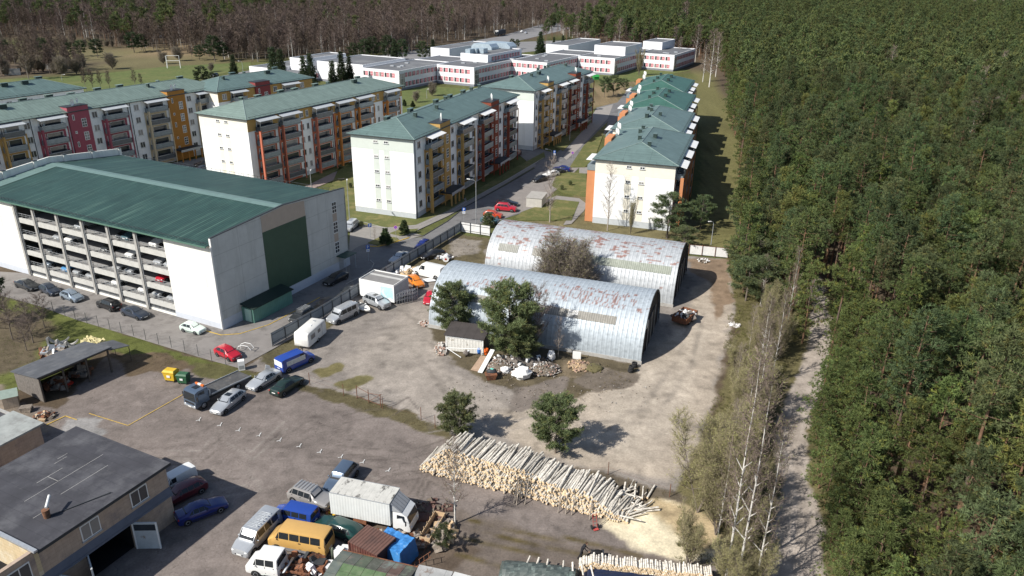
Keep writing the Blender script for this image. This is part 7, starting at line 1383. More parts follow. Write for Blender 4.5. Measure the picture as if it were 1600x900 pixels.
for i in range(9):
    px_ = (803,807,812,820,872,884,893,921,806)[i]; py_ = (786,789,785,788,801,803,805,812,782)[i]; g_ = G(px_, py_); b = MB(); b.tube((0,0,0), (nrm.x*1.0-.1*(i%3), nrm.y*1.0, 2.1 if i < 4 or i == 8 else 1.5), .06, .045, 6, M_oldw); tag(obj('prop_pole', b, None, (g_.x, g_.y, 0)), 'rough pole propped against the front of the long log stack', 'pole', 'poles propped on the log stack')
heap('bark_heap', 'brown bark and offcuts at the very bottom under the green tarpaulin', 'bark', G(850,925), 2.6, .5, [M_oldw, M_br, M_wood], 120, 61, (.08,.3), el=(1.6,.6))
# red hand truck
t_ = at('hand_truck', 'red two-wheeled hand truck standing before the log stack', 'hand truck', (930,826), R(20)); b = MB(); mr_ = mat('faded_red', (.42,.07,.06), .6, .15, 3)
for s_ in (-.2,.2): b.tube((s_,0,.15),(s_*.9,.35,1.5),.025,.025,5,mr_)
for k in range(4): b.tube((-.19,.05+k*.09,.4+k*.33),(.19,.05+k*.09,.4+k*.33),.02,.02,5,mr_)
b.box(-.25,-.3,.03,.25,.0,.06,mr_); obj('frame', b, t_)
for s_ in (-.32,.32): b = MB(); b.tube((s_-.05,.08,.2),(s_+.05,.08,.2),.2,.2,12,M_tyre); obj('wheel', b, t_)
# ---- the man in black with a barrow
def skin_body(name, joints, edges, mt, parent, root=0, sub=2):
    me = bpy.data.meshes.new(name); me.from_pydata([j[0] for j in joints], edges, []); o = mobj(name, me, parent); me.materials.append(mt)
    sk = o.modifiers.new('skin', 'SKIN'); 
    for i, j in enumerate(joints): v = me.skin_vertices[0].data[i]; v.radius = (j[1], j[2] if len(j) > 2 else j[1]); v.use_root = (i == root)
    sk.use_smooth_shade = True; ss = o.modifiers.new('sub', 'SUBSURF'); ss.levels = ss.render_levels = sub; return o
M_skin = mat('skin', (.46,.27,.19), .6, .05, 4); M_cloth = mat('black_cloth', (.018,.018,.022), .85, .2, 5); M_boot = mat('boot', (.02,.018,.016), .7, .1, 4)
mp = at('person', 'person in black jacket and trousers bending over a black barrow', 'person', (908,872), R(-5))
J = [((0,0,.95),.13,.16),((.10,0,1.15),.12,.17),((.24,0,1.38),.13,.2),((.30,0,1.46),.09,.11),((.36,0,1.54),.055),
 ((.22,.19,1.40),.065),((.36,.22,1.14),.052),((.58,.20,.95),.04),((.22,-.19,1.40),.065),((.36,-.22,1.14),.052),((.58,-.20,.95),.04),
 ((0,.10,.88),.095),((.10,.12,.5),.07),((-.02,.13,.09),.05),((0,-.10,.88),.095),((-.10,-.12,.5),.07),((-.28,-.13,.12),.05)]
E_ = [(0,1),(1,2),(2,3),(3,4),(2,5),(5,6),(6,7),(2,8),(8,9),(9,10),(0,11),(11,12),(12,13),(0,14),(14,15),(15,16)]
bd = skin_body('body', J, E_, M_cloth, mp)
b = MB(); b.blob((.42,0,1.67), .105, M_skin, 14, 10, .02, 2, (1.0,.82,1.2)); b.blob((.52,0,1.655), .022, M_skin, 6, 4, 0, 1, (1,.8,1.2)); b.blob((.415,.088,1.67), .028, M_skin, 6, 4, 0, 1, (.6,.4,1)); b.blob((.415,-.088,1.67), .028, M_skin, 6, 4, 0, 1, (.6,.4,1))
for s_ in (.035,-.035): b.blob((.512,s_,1.69), .011, M_trim, 6, 4, 0, 1)
b.box(.505,-.028,1.605,.515,.028,1.613,mat('lips', (.33,.12,.10), .6, .05, 4)); hd = obj('head', b, mp); b = MB(); b.blob((.40,0,1.70), .112, mat('brown_hair', (.06,.035,.02), .9, .2, 8), 14, 8, .05, 4, (1.0,.86,1.05)); obj('hair', b, mp, (-.015,0,.012))
for s_ in (1,-1):
    b = MB(); y = .20*s_; b.blob((.63,y,.93), .042, M_skin, 10, 6, .03, 1, (1.2,.9,.6))
    for k in range(4): yy = y+(k-1.5)*.021; b.tube((.665,yy,.935),(.70,yy,.93-.004*k),.0095,.009,5,M_skin); b.tube((.70,yy,.93),(.697,yy,.9),.009,.008,5,M_skin); b.tube((.697,yy,.9),(.672,yy,.895),.008,.007,5,M_skin)
    b.tube((.63,y-s_*.035,.93),(.665,y-s_*.05,.915),.011,.009,5,M_skin); b.tube((.665,y-s_*.05,.915),(.69,y-s_*.035,.905),.009,.008,5,M_skin); obj('hand', b, mp)
    b = MB(); fx_, fz = ((-.0,.0) if s_ > 0 else (-.26,.03)); b.loft([[(fx_-.09,s_*.13-.045,fz),(fx_-.09,s_*.13+.045,fz),(fx_-.08,s_*.13+.045,fz+.12),(fx_-.08,s_*.13-.045,fz+.12)],[(fx_+.06,s_*.13-.05,fz),(fx_+.06,s_*.13+.05,fz),(fx_+.05,s_*.13+.045,fz+.11),(fx_+.05,s_*.13-.045,fz+.11)],[(fx_+.2,s_*.13-.04,fz),(fx_+.2,s_*.13+.04,fz),(fx_+.19,s_*.13+.035,fz+.05),(fx_+.19,s_*.13-.035,fz+.05)]], M_boot); obj('boot', b, mp)
g_ = G(908,872); br_ = thing('wheelbarrow', 'black wheelbarrow with dark load held by the person in black', 'wheelbarrow', (g_.x+1.35, g_.y-.1, 0), R(-5)); b = MB()
b.loft([[(-.3,-.22,.35),(.35,-.22,.35),(.35,.22,.35),(-.3,.22,.35)],[(-.5,-.36,.72),(.62,-.36,.72),(.62,.36,.72),(-.5,.36,.72)]], M_dark, smooth=False); b.blob((.05,0,.72), .42, M_black, 9, 6, .2, 3, (1.1,.75,.5)); obj('tray', b, br_); b = MB()
for s_ in (.2,-.2): b.path([(.62,s_*.2,.2),(.2,s_,.34),(-.72,s_,.90)], .02, 6, M_dark); b.tube((-.25,s_,.45),(-.3,s_,0),.02,.02,5,M_dark)
obj('frame', b, br_); b = MB(); b.tube((.66,-.04,.2),(.66,.04,.2),.2,.2,14,M_tyre); obj('wheel', b, br_)
# ================================================================== FENCES, LAMPS, SIGNS
M_mf = mat('grey_sheet_fence', (.30,.33,.36), .55, .12, 1, seams=(0,.21,.05,.72), dirt=((.22,.23,.24), .7, .55, .15)); M_wf = mat('white_panel_fence', (.66,.66,.65), .8, .08, 1, dirt=((.5,.48,.45), .8, .55, .2)); M_fp = mat('fence_post_dark', (.09,.095,.10), .6, .15, 3); M_rp = mat('rust_post', (.17,.08,.05), .9, .3, 4)
def fence(name, label, pts, h, mt, ph_, pm, step=2.5, pr=.045, rails=(.4,1.6), post_side=1, solid=True):
    P_ = [G(*p) for p in pts]; t_ = thing(name, label, 'fence', (P_[0].x, P_[0].y, 0)); off = P_[0]
    for a, c in zip(P_, P_[1:]):
        d = c-a; l_ = d.length; an_ = math.atan2(d.y, d.x); M4 = Matrix.Translation((a.x-off.x, a.y-off.y, 0)) @ Matrix.Rotation(an_, 4, 'Z'); n = max(1, round(l_/step))
        if solid:
            for k in range(n):
                b = MB(); b.box(l_*k/n+.01, -.02, .08, l_*(k+1)/n-.01, .02, h, mt); o = obj('panel', b, t_); o.matrix_local = M4
        b = MB(); 
        for z_ in rails: b.box(0, -.07*post_side-.02, z_, l_, -.07*post_side+.02, z_+.05, pm)
        if rails: o = obj('rail', b, t_); o.matrix_local = M4
        if solid: b = MB(); b.box(0,-.05,h+.004,l_,.05,h+.05,pm); o = obj('rail', b, t_); o.matrix_local = M4
        for k in range(n+1):
            b = MB(); b.box(l_*k/n-pr, -.12*post_side-pr, -.1, l_*k/n+pr, -.12*post_side+pr, ph_, pm); o = obj('post', b, t_); o.matrix_local = M4
    return t_
fence('metal_fence', 'long grey sheet metal fence between the street and the yard', [(425,541),(505,496),(560,461),(640,411),(720,362)], 1.9, M_mf, 2.0, M_fp)
fence('panel_fence', 'white panel fence between the weedy corner and the rear arched shed', [(720,362),(766,369)], 2.0, M_wf, 2.15, M_fp, 2.2)
fence('panel_fence', 'white panel fence right of the rear arched shed', [(1076,397),(1137,403)], 1.8, M_wf, 2.0, M_rp, 2.0, rails=())
def postrow(name, label, pts, h, mt, wires=(.5,1.0,1.4), r=.04):
    t_ = thing(name, label, 'fence', (*G(*pts[0]),)); o0 = G(*pts[0]); P_ = [G(*p)-o0 for p in pts]
    for p in P_: b = MB(); b.tube((p.x,p.y,-.1),(p.x,p.y,h),r,r,6,mt); obj('post', b, t_)
    b = MB()
    for a, c in zip(P_, P_[1:]):
        for z_ in wires: m_ = (a+c)/2; b.path([(a.x,a.y,z_),(m_.x,m_.y,z_-.06),(c.x,c.y,z_)], .008, 3, mt)
    obj('wire', b, t_); return t_
postrow('wire_fence', 'row of thin grey posts with wire along the grass below the car park', [(60,484),(84,488),(102,494),(118,499),(136,505),(154,510),(172,515),(190,520),(209,525),(228,531),(248,538),(268,543),(289,549),(310,556),(331,564),(353,570)], 1.7, mat('grey_post', (.13,.135,.13), .7, .2, 3))
postrow('old_fence', 'leaning rusty post fence between the lot and the yard', [(484,600),(537,618),(558,622)], 1.6, M_rp, (.6,1.3)); postrow('old_fence', 'rusty post fence between the old gate and the small pines', [(598,638),(658,655),(680,668)], 1.6, M_rp, (.5,)); postrow('old_fence', 'rusty post fence right of the log stack along the sandy ground', [(893,744),(950,741),(1046,776)], 1.5, M_rp, (.9,)) 
t_ = at('yard_gate', 'rusty frame gate standing open in the old fence', 'gate', (558,622), ang((558,622),(595,636))); l_ = dist((558,622),(595,636)); b = MB()
for x in (0, l_*.5, l_): b = MB(); b.tube((x,0,-.1),(x,0,1.75),.05,.05,6,M_rp); obj('post', b, t_)
b = MB(); b.path([(0,0,1.6),(l_*.5,0,1.3),(l_,0,1.6)], .03, 5, M_rp); b.path([(0,0,.25),(l_*.5,0,.25),(l_,0,.25)], .03, 5, M_rp); b.path([(l_*.5,.1,.2),(l_*.95,.5,1.4)], .025, 5, M_rp); obj('frame', b, t_)
# lamp posts
def lamp(label, px_, top, rz, grp='street lamps', ln=1.2):
    h = HT(*px_, top); t_ = at('street_lamp', label, 'street lamp', px_, rz, grp); b = MB(); b.tube((0,0,-.1),(0,0,h),.085,.05,8,M_steel); b.path([(0,0,h),(ln*.3,0,h+.3),(ln,0,h+.42)], .035, 6, M_steel); obj('pole', b, t_); b = MB(); b.loft([[(ln-.05,-.1,h+.38),(ln-.05,.1,h+.38),(ln-.05,.08,h+.5),(ln-.05,-.08,h+.5)],[(ln+.6,-.13,h+.42),(ln+.6,.13,h+.42),(ln+.6,.1,h+.54),(ln+.6,-.1,h+.54)]], M_white, smooth=False); obj('lamp_head', b, t_)
lamp('tall street lamp rising behind the white fence corner', (744,356), 284, R(170)); lamp('street lamp on the lane near the leafless birch', (862,248), 236, R(170)) ; lamp('street lamp at the junction in front of the third white block', (890,220), 197, R(180))
lamp('slim street lamp before the left end wall of the white block', (547,352), 286, R(100), ln=.5); lamp('slim lamp on the lawn path behind the car park', (487,297), 270, R(90), ln=.4); lamp('lamp on the school lawn path', (667,154), 141, R(0), ln=.3)
lamp('double-armed lamp under the forest edge behind the white fence', (1111,382), 349, R(200), ln=.6); lamp('lamp post on the far road by the lorry', (758,62), 43, R(90)); lamp('lamp post standing on the far meadow', (97,126), 118, R(0)); lamp('curved white lamp beside the spruces at the meadow road', (380,113), 97, R(180))
# signs
M_blue_s = mat('sign_blue', (.02,.10,.42), .4, .05, 3); M_pink_s = mat('sign_pink', (.62,.15,.45), .4, .05, 3)
def sign(label, px_, h, kind, rz, extra=True, grp='road signs'):
    t_ = at('road_sign', label, 'road sign', px_, rz, grp); b = MB(); b.tube((0,0,-.1),(0,0,h),.035,.035,6,M_steel); obj('pole', b, t_); b = MB()
    if kind == 'P':
        b.box(-.32,-.06,h-.7,.32,-.04,h,M_blue_s); b.box(-.14,-.075,h-.6,-.05,-.062,h-.1,M_white); b.box(-.049,-.075,h-.18,.12,-.062,h-.1,M_white); b.box(-.049,-.075,h-.42,.12,-.062,h-.34,M_white); b.box(.06,-.075,h-.339,.14,-.062,h-.181,M_white)
    else:
        b.tube((0,-.04,h-.3),(0,-.06,h-.3),.33,.33,20,M_pink_s); b.tube((0,-.062,h-.3),(0,-.066,h-.3),.24,.24,20,M_blue_s); b.M = Matrix.Translation((0,0,h-.3)) @ Matrix.Rotation(R(45),4,'Y'); b.box(-.3,-.075,-.04,.3,-.068,.04,M_pink_s); b.M = None
    obj('plate', b, t_)
    if extra: b = MB(); b.box(-.28,-.06,h-1.25,.28,-.04,h-.78,M_white); b.box(-.18,-.066,h-1.1,.18,-.062,h-1.0,M_blue_s); obj('lower_plate', b, t_)
sign('blue and white parking sign on the paved yard by the islands', (579,372), 2.9, 'P', R(20), False); sign('blue parking sign at the rounded kerb in the car park shade', (576,408), 3.0, 'P', R(20)); sign('blue parking sign beside the fence corner lamp', (725,346), 2.9, 'P', R(0)); sign('round no-stopping sign beside the second grass island', (619,374), 2.7, 'N', R(0), False); sign('round no-stopping sign against the green panel end wall', (493,437), 2.6, 'N', R(60))
sign('round no-stopping sign on the lane by the stepped row', (894,252), 2.6, 'N', R(0), False); sign('white direction board at the junction by the third block', (866,249), 2.4, 'P', R(0), True)
# goalposts, playground blob, benches
t_ = at('goal_frame', 'white double goal frame on the far meadow', 'goal', (272,107), R(10)); b = MB(); b.path([(-3,0,0),(-3,0,3.5),(3,0,3.5),(3,0,0)], .12, 6, M_white); b.path([(-3,0,5.8),(-3,0,3.5)], .1, 6, M_white); b.path([(2.2,3,0),(2.2,3,5.5),(-3.5,3,5.5),(-3.5,3,0)], .1, 6, M_white); obj('frame', b, t_)
t_ = at('play_hut', 'small green play hut on the lawn before the school', 'play hut', (931,124), R(20)); b = MB(); b.box(-1.2,-.9,0,1.2,.9,1.2,mat('play_green', (.03,.28,.06), .6, .1, 2)); obj('wall', b, t_); b = MB(); b.add([(-1.4,-1.1,1.2),(1.4,-1.1,1.2),(1.4,1.1,1.2),(-1.4,1.1,1.2),(-1.4,0,2.1),(1.4,0,2.1)], [(0,1,5,4),(2,3,4,5),(0,4,3),(1,2,5)], MATS['play_green']); obj('roof', b, t_)
for k, (px_, lb) in enumerate((((20,117),'pale ruined low wall at the left edge of the meadow'),((85,108),'grey painted low wall left of the meadow bushes'))): t_ = at('low_wall', lb, 'wall', px_, R(20)); b = MB(); b.box(-3.2,-.3,-.1,3.2,.3,2.6,M_conc); b.box(-3.2,.304,-.1,-2.8,3.5,2.2,M_conc); obj('wall', b, t_)
t_ = at('bench', 'bench on the path behind the car park roof', 'bench', (533,282), R(20)); b = MB(); b.box(-.8,-.2,.4,.8,.2,.46,M_oldw); obj('seat', b, t_); b = MB(); b.box(-.7,-.18,0,-.6,.18,.396,M_dark); b.box(.6,-.18,0,.7,.18,.396,M_dark); obj('leg', b, t_)
# ================================================================== SINGLE TREES
def tree(key, px_, top, label, name='pine_tree', cat='tree', group=None, base_h=None, rz=None, wide=1.0):
    g_ = G(*px_); h = HT(*px_, top); s = h/base_h; return plant(name, key, (g_.x, g_.y, 0), label, cat, group, s*wide, rz, sz=s)
tree('bushpine', (714,684), 617, 'bushy young pine left of the two behind the log stack', base_h=6.2, wide=1.1); tree('bushpine2', (868,707), 619, 'bushy young pine right of the two behind the log stack', base_h=7.5, wide=1.05)
tree('bushpine', (708,520), 443, 'young pine in front of the left end of the front arched shed', base_h=6.2, wide=1.05); tree('bushpine2', (795,558), 442, 'tall dense pine rising before the middle of the front arched shed', base_h=7.5, wide=1.0); tree('bushpine', (812,560), 500, 'low pine bush right of the tall dense pine by the debris', base_h=6.2, wide=1.4)
tree('bare', (838,556), 452, 'dark leafless tree right of the tall dense pine', 'bare_tree', base_h=8, wide=.9); tree('bare', (820,552), 460, 'second dark leafless tree behind the tall dense pine', 'bare_tree', base_h=8, wide=.7); tree('thin', (872,558), 497, 'slim grey sapling against the pale blue arched shed', 'sapling', base_h=9, wide=1.0)
plant('shrub', 'bush', (8.3,108.6,0), 'large olive leafless bush between the two arched sheds', 'shrub', None, 2.0, sz=1.85); plant('shrub', 'bush', (11.0,107.6,0), 'leafless bush at the right of the large olive one between the sheds', 'shrub', None, 1.6, sz=1.6); plant('shrub', 'bush', (5.4,109.8,0), 'leafless bush at the left of the large olive one between the sheds', 'shrub', None, 1.6, sz=1.6)
tree('thin', (859,347), 248, 'slender leafless birch behind the rear arched shed', 'birch_tree', base_h=9); tree('thin', (949,360), 258, 'slender leafless tree before the white end wall of the stepped row', 'bare_tree', base_h=9, wide=1.0); tree('willow', (985,366), 313, 'pale budding bush before the white end wall', 'shrub', 'shrub', base_h=7.5, wide=.5)
tree('loosepine', (1042,372), 300, 'loose young pine at the right corner of the white end wall', base_h=9, wide=1.25); tree('loosepine', (1094,358), 303, 'young pine standing in the shade right of the stepped row', base_h=9, wide=.95); tree('loosepine', (1068,392), 352, 'low pine behind the right end of the rear arched shed', base_h=9, wide=1.5)
tree('smallspruce', (603,384), 358, 'small spruce on the left grass island', 'spruce_tree', base_h=2.4); tree('smallspruce', (632,367), 345, 'small spruce on the right grass island', 'spruce_tree', base_h=2.4); tree('thin', (586,377), 356, 'tiny reddish sapling on the left grass island', 'sapling', base_h=9, wide=1.3); tree('bushpine', (763,356), 333, 'small dark pine inside the white fence corner', base_h=6.2, wide=1.1)
tree('birch', (711,818), 690, 'tall leafless birch standing by the long crate', 'birch_tree', base_h=12, wide=1.1, rz=1.0); tree('loosepine', (694,862), 818, 'ragged little pine at the near end of the long crate', base_h=9, wide=.9)
# left edge
tree('darkpine', (-5,505), 415, 'dark conifer at the far left edge by the street', base_h=9, wide=.8); tree('bare', (52,535), 470, 'leafless bush in the grass behind the lean-to', 'bare_tree', base_h=8, wide=1.3); tree('bare', (20,530), 462, 'leafless bush at the left edge behind the lean-to', 'bare_tree', base_h=8, wide=1.4); tree('bare', (42,548), 500, 'bare crooked shrub nearest the lean-to roof', 'bare_tree', base_h=8, wide=1.3); tree('bare', (70,512), 462, 'leafless shrub by the posts below the car park', 'bare_tree', base_h=8, wide=1.3)
# spruces between the blocks and the school
for i, (x, y, tp, w_, k) in enumerate(((432,152,71,1.1,'spruce'),(444,154,74,1.1,'spruce'),(479,158,85,1.1,'spruce'),(489,152,81,1.1,'spruce'),(522,148,93,1.2,'spruce'),(536,142,78,1.1,'spruce'),(548,140,86,1.1,'spruce'),(368,131,84,1.2,'spruce'),(318,140,102,1.3,'darkpine'),(333,133,112,1.4,'darkpine'),
        (552,92,66,1.3,'darkpine'),(570,92,60,1.3,'darkpine'),(584,92,56,1.3,'darkpine'),(607,95,54,1.4,'darkpine'),(617,97,60,1.3,'spruce'),(629,97,60,1.2,'darkpine'),(661,97,63,1.3,'darkpine'),(677,98,60,1.3,'spruce'),(696,97,74,1.1,'spruce'),
        (800,78,60,1.2,'darkpine'),(808,76,61,1.2,'darkpine'),(844,85,48,1.5,'spruce'),(865,82,57,1.1,'spruce'),(879,82,54,1.2,'spruce'),(955,66,43,1.2,'spruce'))):
    nm = ('tallest of the dark spruce pair behind the yellow-walled block','right one of the tallest dark spruce pair','left one of the second spruce pair by the cream block roof','right one of the second spruce pair by the cream block roof','spruce standing left of the third spruce group','slim spruce in the middle of the third spruce group','spruce at the right of the third spruce group','lone spruce beside the meadow road bend','dark conifer left of the meadow road bend','low round conifer at the meadow road bend',
          'round dark conifer at the left of the first row behind the school','second round conifer of the first row behind the school','tallest conifer of the first row behind the school','left conifer of the second group behind the school','middle conifer of the second group behind the school','right conifer of the second group behind the school','left conifer of the pair left of the long white hall','right conifer of the pair left of the long white hall','small spruce in front of the long white hall','left small conifer behind the silver ventilation housings','right small conifer behind the silver ventilation housings','broad spruce standing alone behind the school roofs','small spruce right of the broad one behind the school','spruce beside the white box at the right of the school','spruce behind the highest school block')[i]
    tree(k, (x, y), tp, nm, 'spruce_tree' if k == 'spruce' else 'conifer', base_h=11 if k == 'spruce' else 9, wide=w_*.85)
# meadow trees
md = [(68,84,58,'darkpine'),(108,92,66,'darkpine'),(128,88,62,'darkpine'),(153,90,60,'darkpine'),(210,82,49,'darkpine'),(224,80,52,'darkpine'),(10,82,62,'darkpine'),(312,94,70,'darkpine'),(336,96,54,'darkpine'),(350,94,66,'darkpine'),(45,115,88,'bush'),(100,118,90,'bush'),(120,116,92,'bush'),(176,108,84,'bush'),(60,112,88,'bush'),(5,116,86,'bush'),(255,100,82,'bush'),(45,124,70,'wood1'),(95,68,30,'wood2'),(150,76,10,'wood2'),(200,70,14,'wood2'),(280,95,74,'bush'),(300,92,72,'wood0'),(385,92,58,'wood1'),(330,112,99,'bush'),(260,68,44,'wood0'),(275,84,62,'wood1')]
dsc = {'darkpine': 'dark round pine', 'bush': 'brown leafless bush', 'wood0': 'grey leafless tree', 'wood1': 'brown leafless tree', 'wood2': 'tall white-stemmed birch'}
for i, (x, y, tp, k) in enumerate(md):
    pos = 'on the far meadow, %s' % ('by the left edge' if x < 30 else 'left of the painted low wall' if x < 80 else 'right of the painted low wall' if x < 140 else 'between the low wall and the goal frame' if x < 262 else 'right of the goal frame')
    tree(k, (x, y), tp, dsc[k]+' '+pos, {'darkpine': 'pine_tree', 'bush': 'shrub'}.get(k, 'bare_tree'), base_h={'darkpine': 9, 'bush': 5, 'wood0': 13, 'wood1': 14, 'wood2': 15}[k], wide=1.25 if k != 'wood2' else .7, group='%s group %s' % (dsc[k], pos))
# leafless young trees in front of the far block
for i, (x, tp) in enumerate(((135,108),(146,110),(158,112),(172,112),(212,110),(222,116))): tree('wood0' if i % 2 else 'wood1', (x, 142-(x-135)*.05), tp, 'pale leafless young tree between the meadow and the long white block', 'bare_tree', base_h=13 if i % 2 else 14, group='young trees between the meadow and the long white block')
# trees by the school lawn and lane
for x, y, tp, k, lb, w_ in ((675,150,130,'bush','brown leafless shrub on the school lawn',1.1),(650,160,143,'bush','low brown shrub on the school lawn',1.1),(632,166,156,'smallspruce','small conifer on the school lawn',1),(645,168,158,'smallspruce','second small conifer on the school lawn',1),(958,150,116,'loosepine','loose pine on the brown ground before the school',1.2),(975,140,122,'loosepine','round pine right of the loose one before the school',1.4),(944,152,118,'loosepine','slim pine beside the green play hut',.8),(921,172,148,'darkpine','dark pine between the lane and the red-balconied block',.9),(998,118,78,'willow','yellowish budding tree at the school front',.7),(1108,136,48,'birch','tall bare birch at the forest corner beyond the stepped row',1.2),(1098,128,70,'birch2','second bare birch at the forest corner',1.2),(1118,120,52,'birch','bare birch behind the tallest one at the forest corner',1.1),(1060,100,58,'birch','bare birch by the last school wing',1.1),(1066,62,4,'wood2','pale birch crown above the pines behind the school',1.0),(945,52,24,'birch','white-stemmed birch behind the school',1.0),(905,58,26,'wood2','pale birch at the wood edge behind the school',1.2),(920,56,30,'wood1','brown bare tree at the wood edge behind the school',1.1),(888,60,22,'wood0','grey bare tree beside the far road',1.1),
    (602,62,12,'wood2','white birch standing out of the brown wood, the tallest',.7),(545,72,26,'wood2','white birch in the brown wood left of the tallest',.7),(458,96,38,'wood2','white-stemmed birch behind the spruce pair',.8),(640,78,40,'birch','pale bare birch at the wood edge beyond the conifers',1.1),(712,60,16,'wood2','broad pale birch above the long white hall',1.2),(726,62,22,'birch','pale birch right of the broad one above the long white hall',1.2)):
    tree(k, (x, y), tp, lb, {'bush': 'shrub', 'smallspruce': 'spruce_tree', 'loosepine': 'pine_tree', 'darkpine': 'pine_tree'}.get(k, 'bare_tree'), base_h={'bush':5,'smallspruce':2.4,'loosepine':9,'darkpine':9,'willow':7.5,'birch':12,'birch2':13,'wood0':13,'wood1':14,'wood2':15}[k], wide=w_)
# hedge clumps
for x, y, lb in ((556,352,'dark round shrub behind the car park corner'),(565,355,'dark round shrub right of the first by the lawn'),(891,290,'round evergreen shrub on the lawn by the stepped row'),(878,297,'second round evergreen shrub on the lawn by the stepped row'),(548,294,'round evergreen shrub beside the white end wall')): g_ = G(x, y); plant('shrub', 'bushpine', (g_.x, g_.y, 0), lb, 'shrub', None, .22, sz=.2)
# belt of budding trees between yard and path
q = random.Random(77); BG = 'budding trees between the yard and the forest path'; nb = 0
belt = [((1125,930),(1172,930)),((1115,850),(1170,855)),((1110,790),(1178,775)),((1120,710),(1180,705)),((1135,650),(1190,650)),((1145,600),(1205,590)),((1155,540),(1228,540)),((1165,490),(1240,480)),((1155,430),(1240,430)),((1150,400),(1200,395))]
for i, (a, c) in enumerate(belt):
    for j in range(9 if i < 7 else 6):
        f = q.random(); x, y = a[0]+(c[0]-a[0])*f, a[1]+(c[1]-a[1])*f+q.uniform(-22, 22); k = q.choice(('willow','willow','budtree','thin','thin','brush','willow','birch2') if i > 1 else ('willow','budtree','thin','brush'))
        g_ = G(x, y); s = q.uniform(.5, .85)*(1.0 if k != 'brush' else 1.1)*(.85 if i > 6 else 1)*(.8 if i < 2 else 1)
        plant('shrub' if k == 'brush' else 'budding_tree', k, (g_.x, g_.y, 0), {'willow': 'many-stemmed olive budding willow in the belt beside the forest path', 'budtree': 'round-crowned budding tree in the belt beside the forest path', 'thin': 'thin pale-stemmed sapling in the belt beside the forest path', 'brush': 'low brushwood in the belt beside the forest path', 'birch2': 'budding white birch in the belt beside the forest path'}[k], 'shrub' if k == 'brush' else 'tree', k+' plants in the belt beside the path', s); nb += 1
for x, y, tp, lb in ((1134,905,560,'tallest white-stemmed birch at the bottom of the belt, left one'),(1150,925,590,'white-stemmed birch just right of the tallest'),(1178,930,660,'white birch leaning over the path at the bottom'),(1205,600,455,'white birch with bare crown beside the middle of the path'),(1228,520,390,'bare pale birch at the narrow end of the path'),(1120,850,700,'slim birch in front of the sawdust')): 
    tree('birch2', (x, y), tp, lb, 'birch_tree', base_h=13, wide=.62)
tree('budtree', (1090,800), 668, 'round yellow-green budding tree at the sandy corner', 'budding_tree', base_h=9, wide=1.0); tree('willow', (1118,835), 700, 'wide yellow-green willow over the sawdust', 'budding_tree', base_h=7.5, wide=1.1); tree('budtree', (1120,760), 640, 'yellow-green budding tree behind the one at the sandy corner', 'budding_tree', base_h=9, wide=1.0); tree('willow', (1075,885), 800, 'low yellow-green willow beside the low log stack', 'budding_tree', base_h=7.5, wide=1.0)
# young pines along the yard's far right side
for i, (x, y, tp) in enumerate(((1165,470,400),(1178,450,370),(1160,430,370),(1190,480,400),(1150,415,372),(1205,430,350),(1185,410,340),(1170,385,320),(1160,360,300),(1195,390,310))):
    tree('loosepine', (x, y), tp, 'dark young pine where the belt meets the forest beyond the yard', base_h=9, wide=1.2, group='young pines at the far end of the belt')
# pale bare crowns standing among the pines
for i, (x, y, k) in enumerate(((150,318,'birch'),(158,330,'birch'),(128,205,'wood2'),(118,196,'birch'),(136,206,'birch'),(186,300,'birch2'),(214,272,'budtree'),(150,250,'birch2'),(240,360,'wood2'),(208,215,'birch2'))): plant('bare_tree', k, (x, y, 0), 'pale leafless crown standing among the forest pines', 'tree', 'pale bare crowns among the forest pines', 1.5 if k != 'wood2' else 1.15)
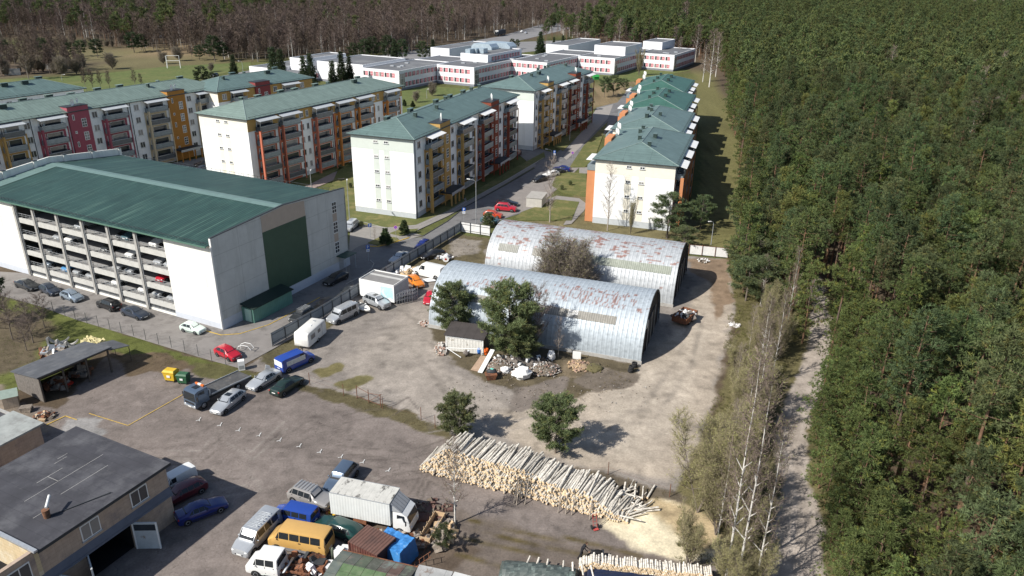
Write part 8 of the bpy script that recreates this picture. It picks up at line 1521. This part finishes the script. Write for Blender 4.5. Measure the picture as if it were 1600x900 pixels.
# weeds and tufts as ground cover
def tufts(name, label, polys, dens, c0, ln, wd, seed, cat='weeds', k=7):
    np.random.seed(seed); q = random.Random(seed); L = Leaf(); P_ = []
    for pg in polys:
        wp = GP(pg); xs = [p[0] for p in wp]; ys = [p[1] for p in wp]; ar = (max(xs)-min(xs))*(max(ys)-min(ys)); n = int(ar*dens); pts = np.random.uniform((min(xs),min(ys)),(max(xs),max(ys)),(n,2))
        d = sdist(pts[:,0], pts[:,1], wp); m_ = (d > -.2) & (fbm(pts[:,0], pts[:,1], 2.2, seed) > .47); P_.append(pts[m_])
    P_ = np.concatenate(P_); n = len(P_); P3 = np.concatenate([P_, np.full((n,1), -.02)], 1); Pk = np.repeat(P3, k, 0)+np.random.normal(size=(n*k,3))*np.array([.10,.10,0]); d = unit(np.random.normal(size=(n*k,3))*np.array([.7,.7,.2])+np.array([0,0,.9]))
    L.blades(Pk, d, ln*np.random.uniform(.5,1.3,n*k), np.full(n*k, wd), np.array(c0)*np.random.uniform(.7,1.35,(n*k,1))); o = mobj(name, L.mesh(name, M_twig)); tag(o, label, cat); o['kind'] = 'stuff'; return o
tufts('weeds', 'dry weeds and tufts in the yard and along the old fence', [[(668,512),(760,530),(880,545),(1003,572),(985,600),(880,632),(790,605),(700,560)],[(385,578),(540,612),(700,668),(720,690),(640,668),(470,610)],[(660,370),(765,372),(755,410),(640,420)],[(400,565),(430,540),(520,488),(530,498),(470,545),(430,575)],[(860,742),(950,765),(1070,790),(1075,775),(900,728)],[(180,560),(240,548),(300,565),(235,580)]], 2.2, (.15,.12,.06), .22, .03, 3)
tufts('rough_grass', 'rough olive grass and brush along the right side of the yard', [[(1060,900),(1060,760),(1110,660),(1130,560),(1145,470),(1140,400),(1200,390),(1260,480),(1200,640),(1190,900)]], 5.5, (.12,.115,.045), .38, .04, 4, 'grass', 9)
tufts('lawn_tufts', 'green grass tufts between the street posts and the lean-to', [[(0,470),(60,475),(310,560),(374,580),(240,560),(170,545),(60,600),(0,600)]], 3.2, (.09,.115,.03), .14, .03, 5, 'grass', 6)
heap('loose_stones', 'scattered stones and litter over the inner yard', 'stones', G(860,612), 9, .05, [M_soil, M_rub, M_rub2, M_oldw], 200, 71, (.03,.08), el=(1.5,.55))
bpy.data.objects['loose_stones'].data.transform(Matrix.Identity(4))
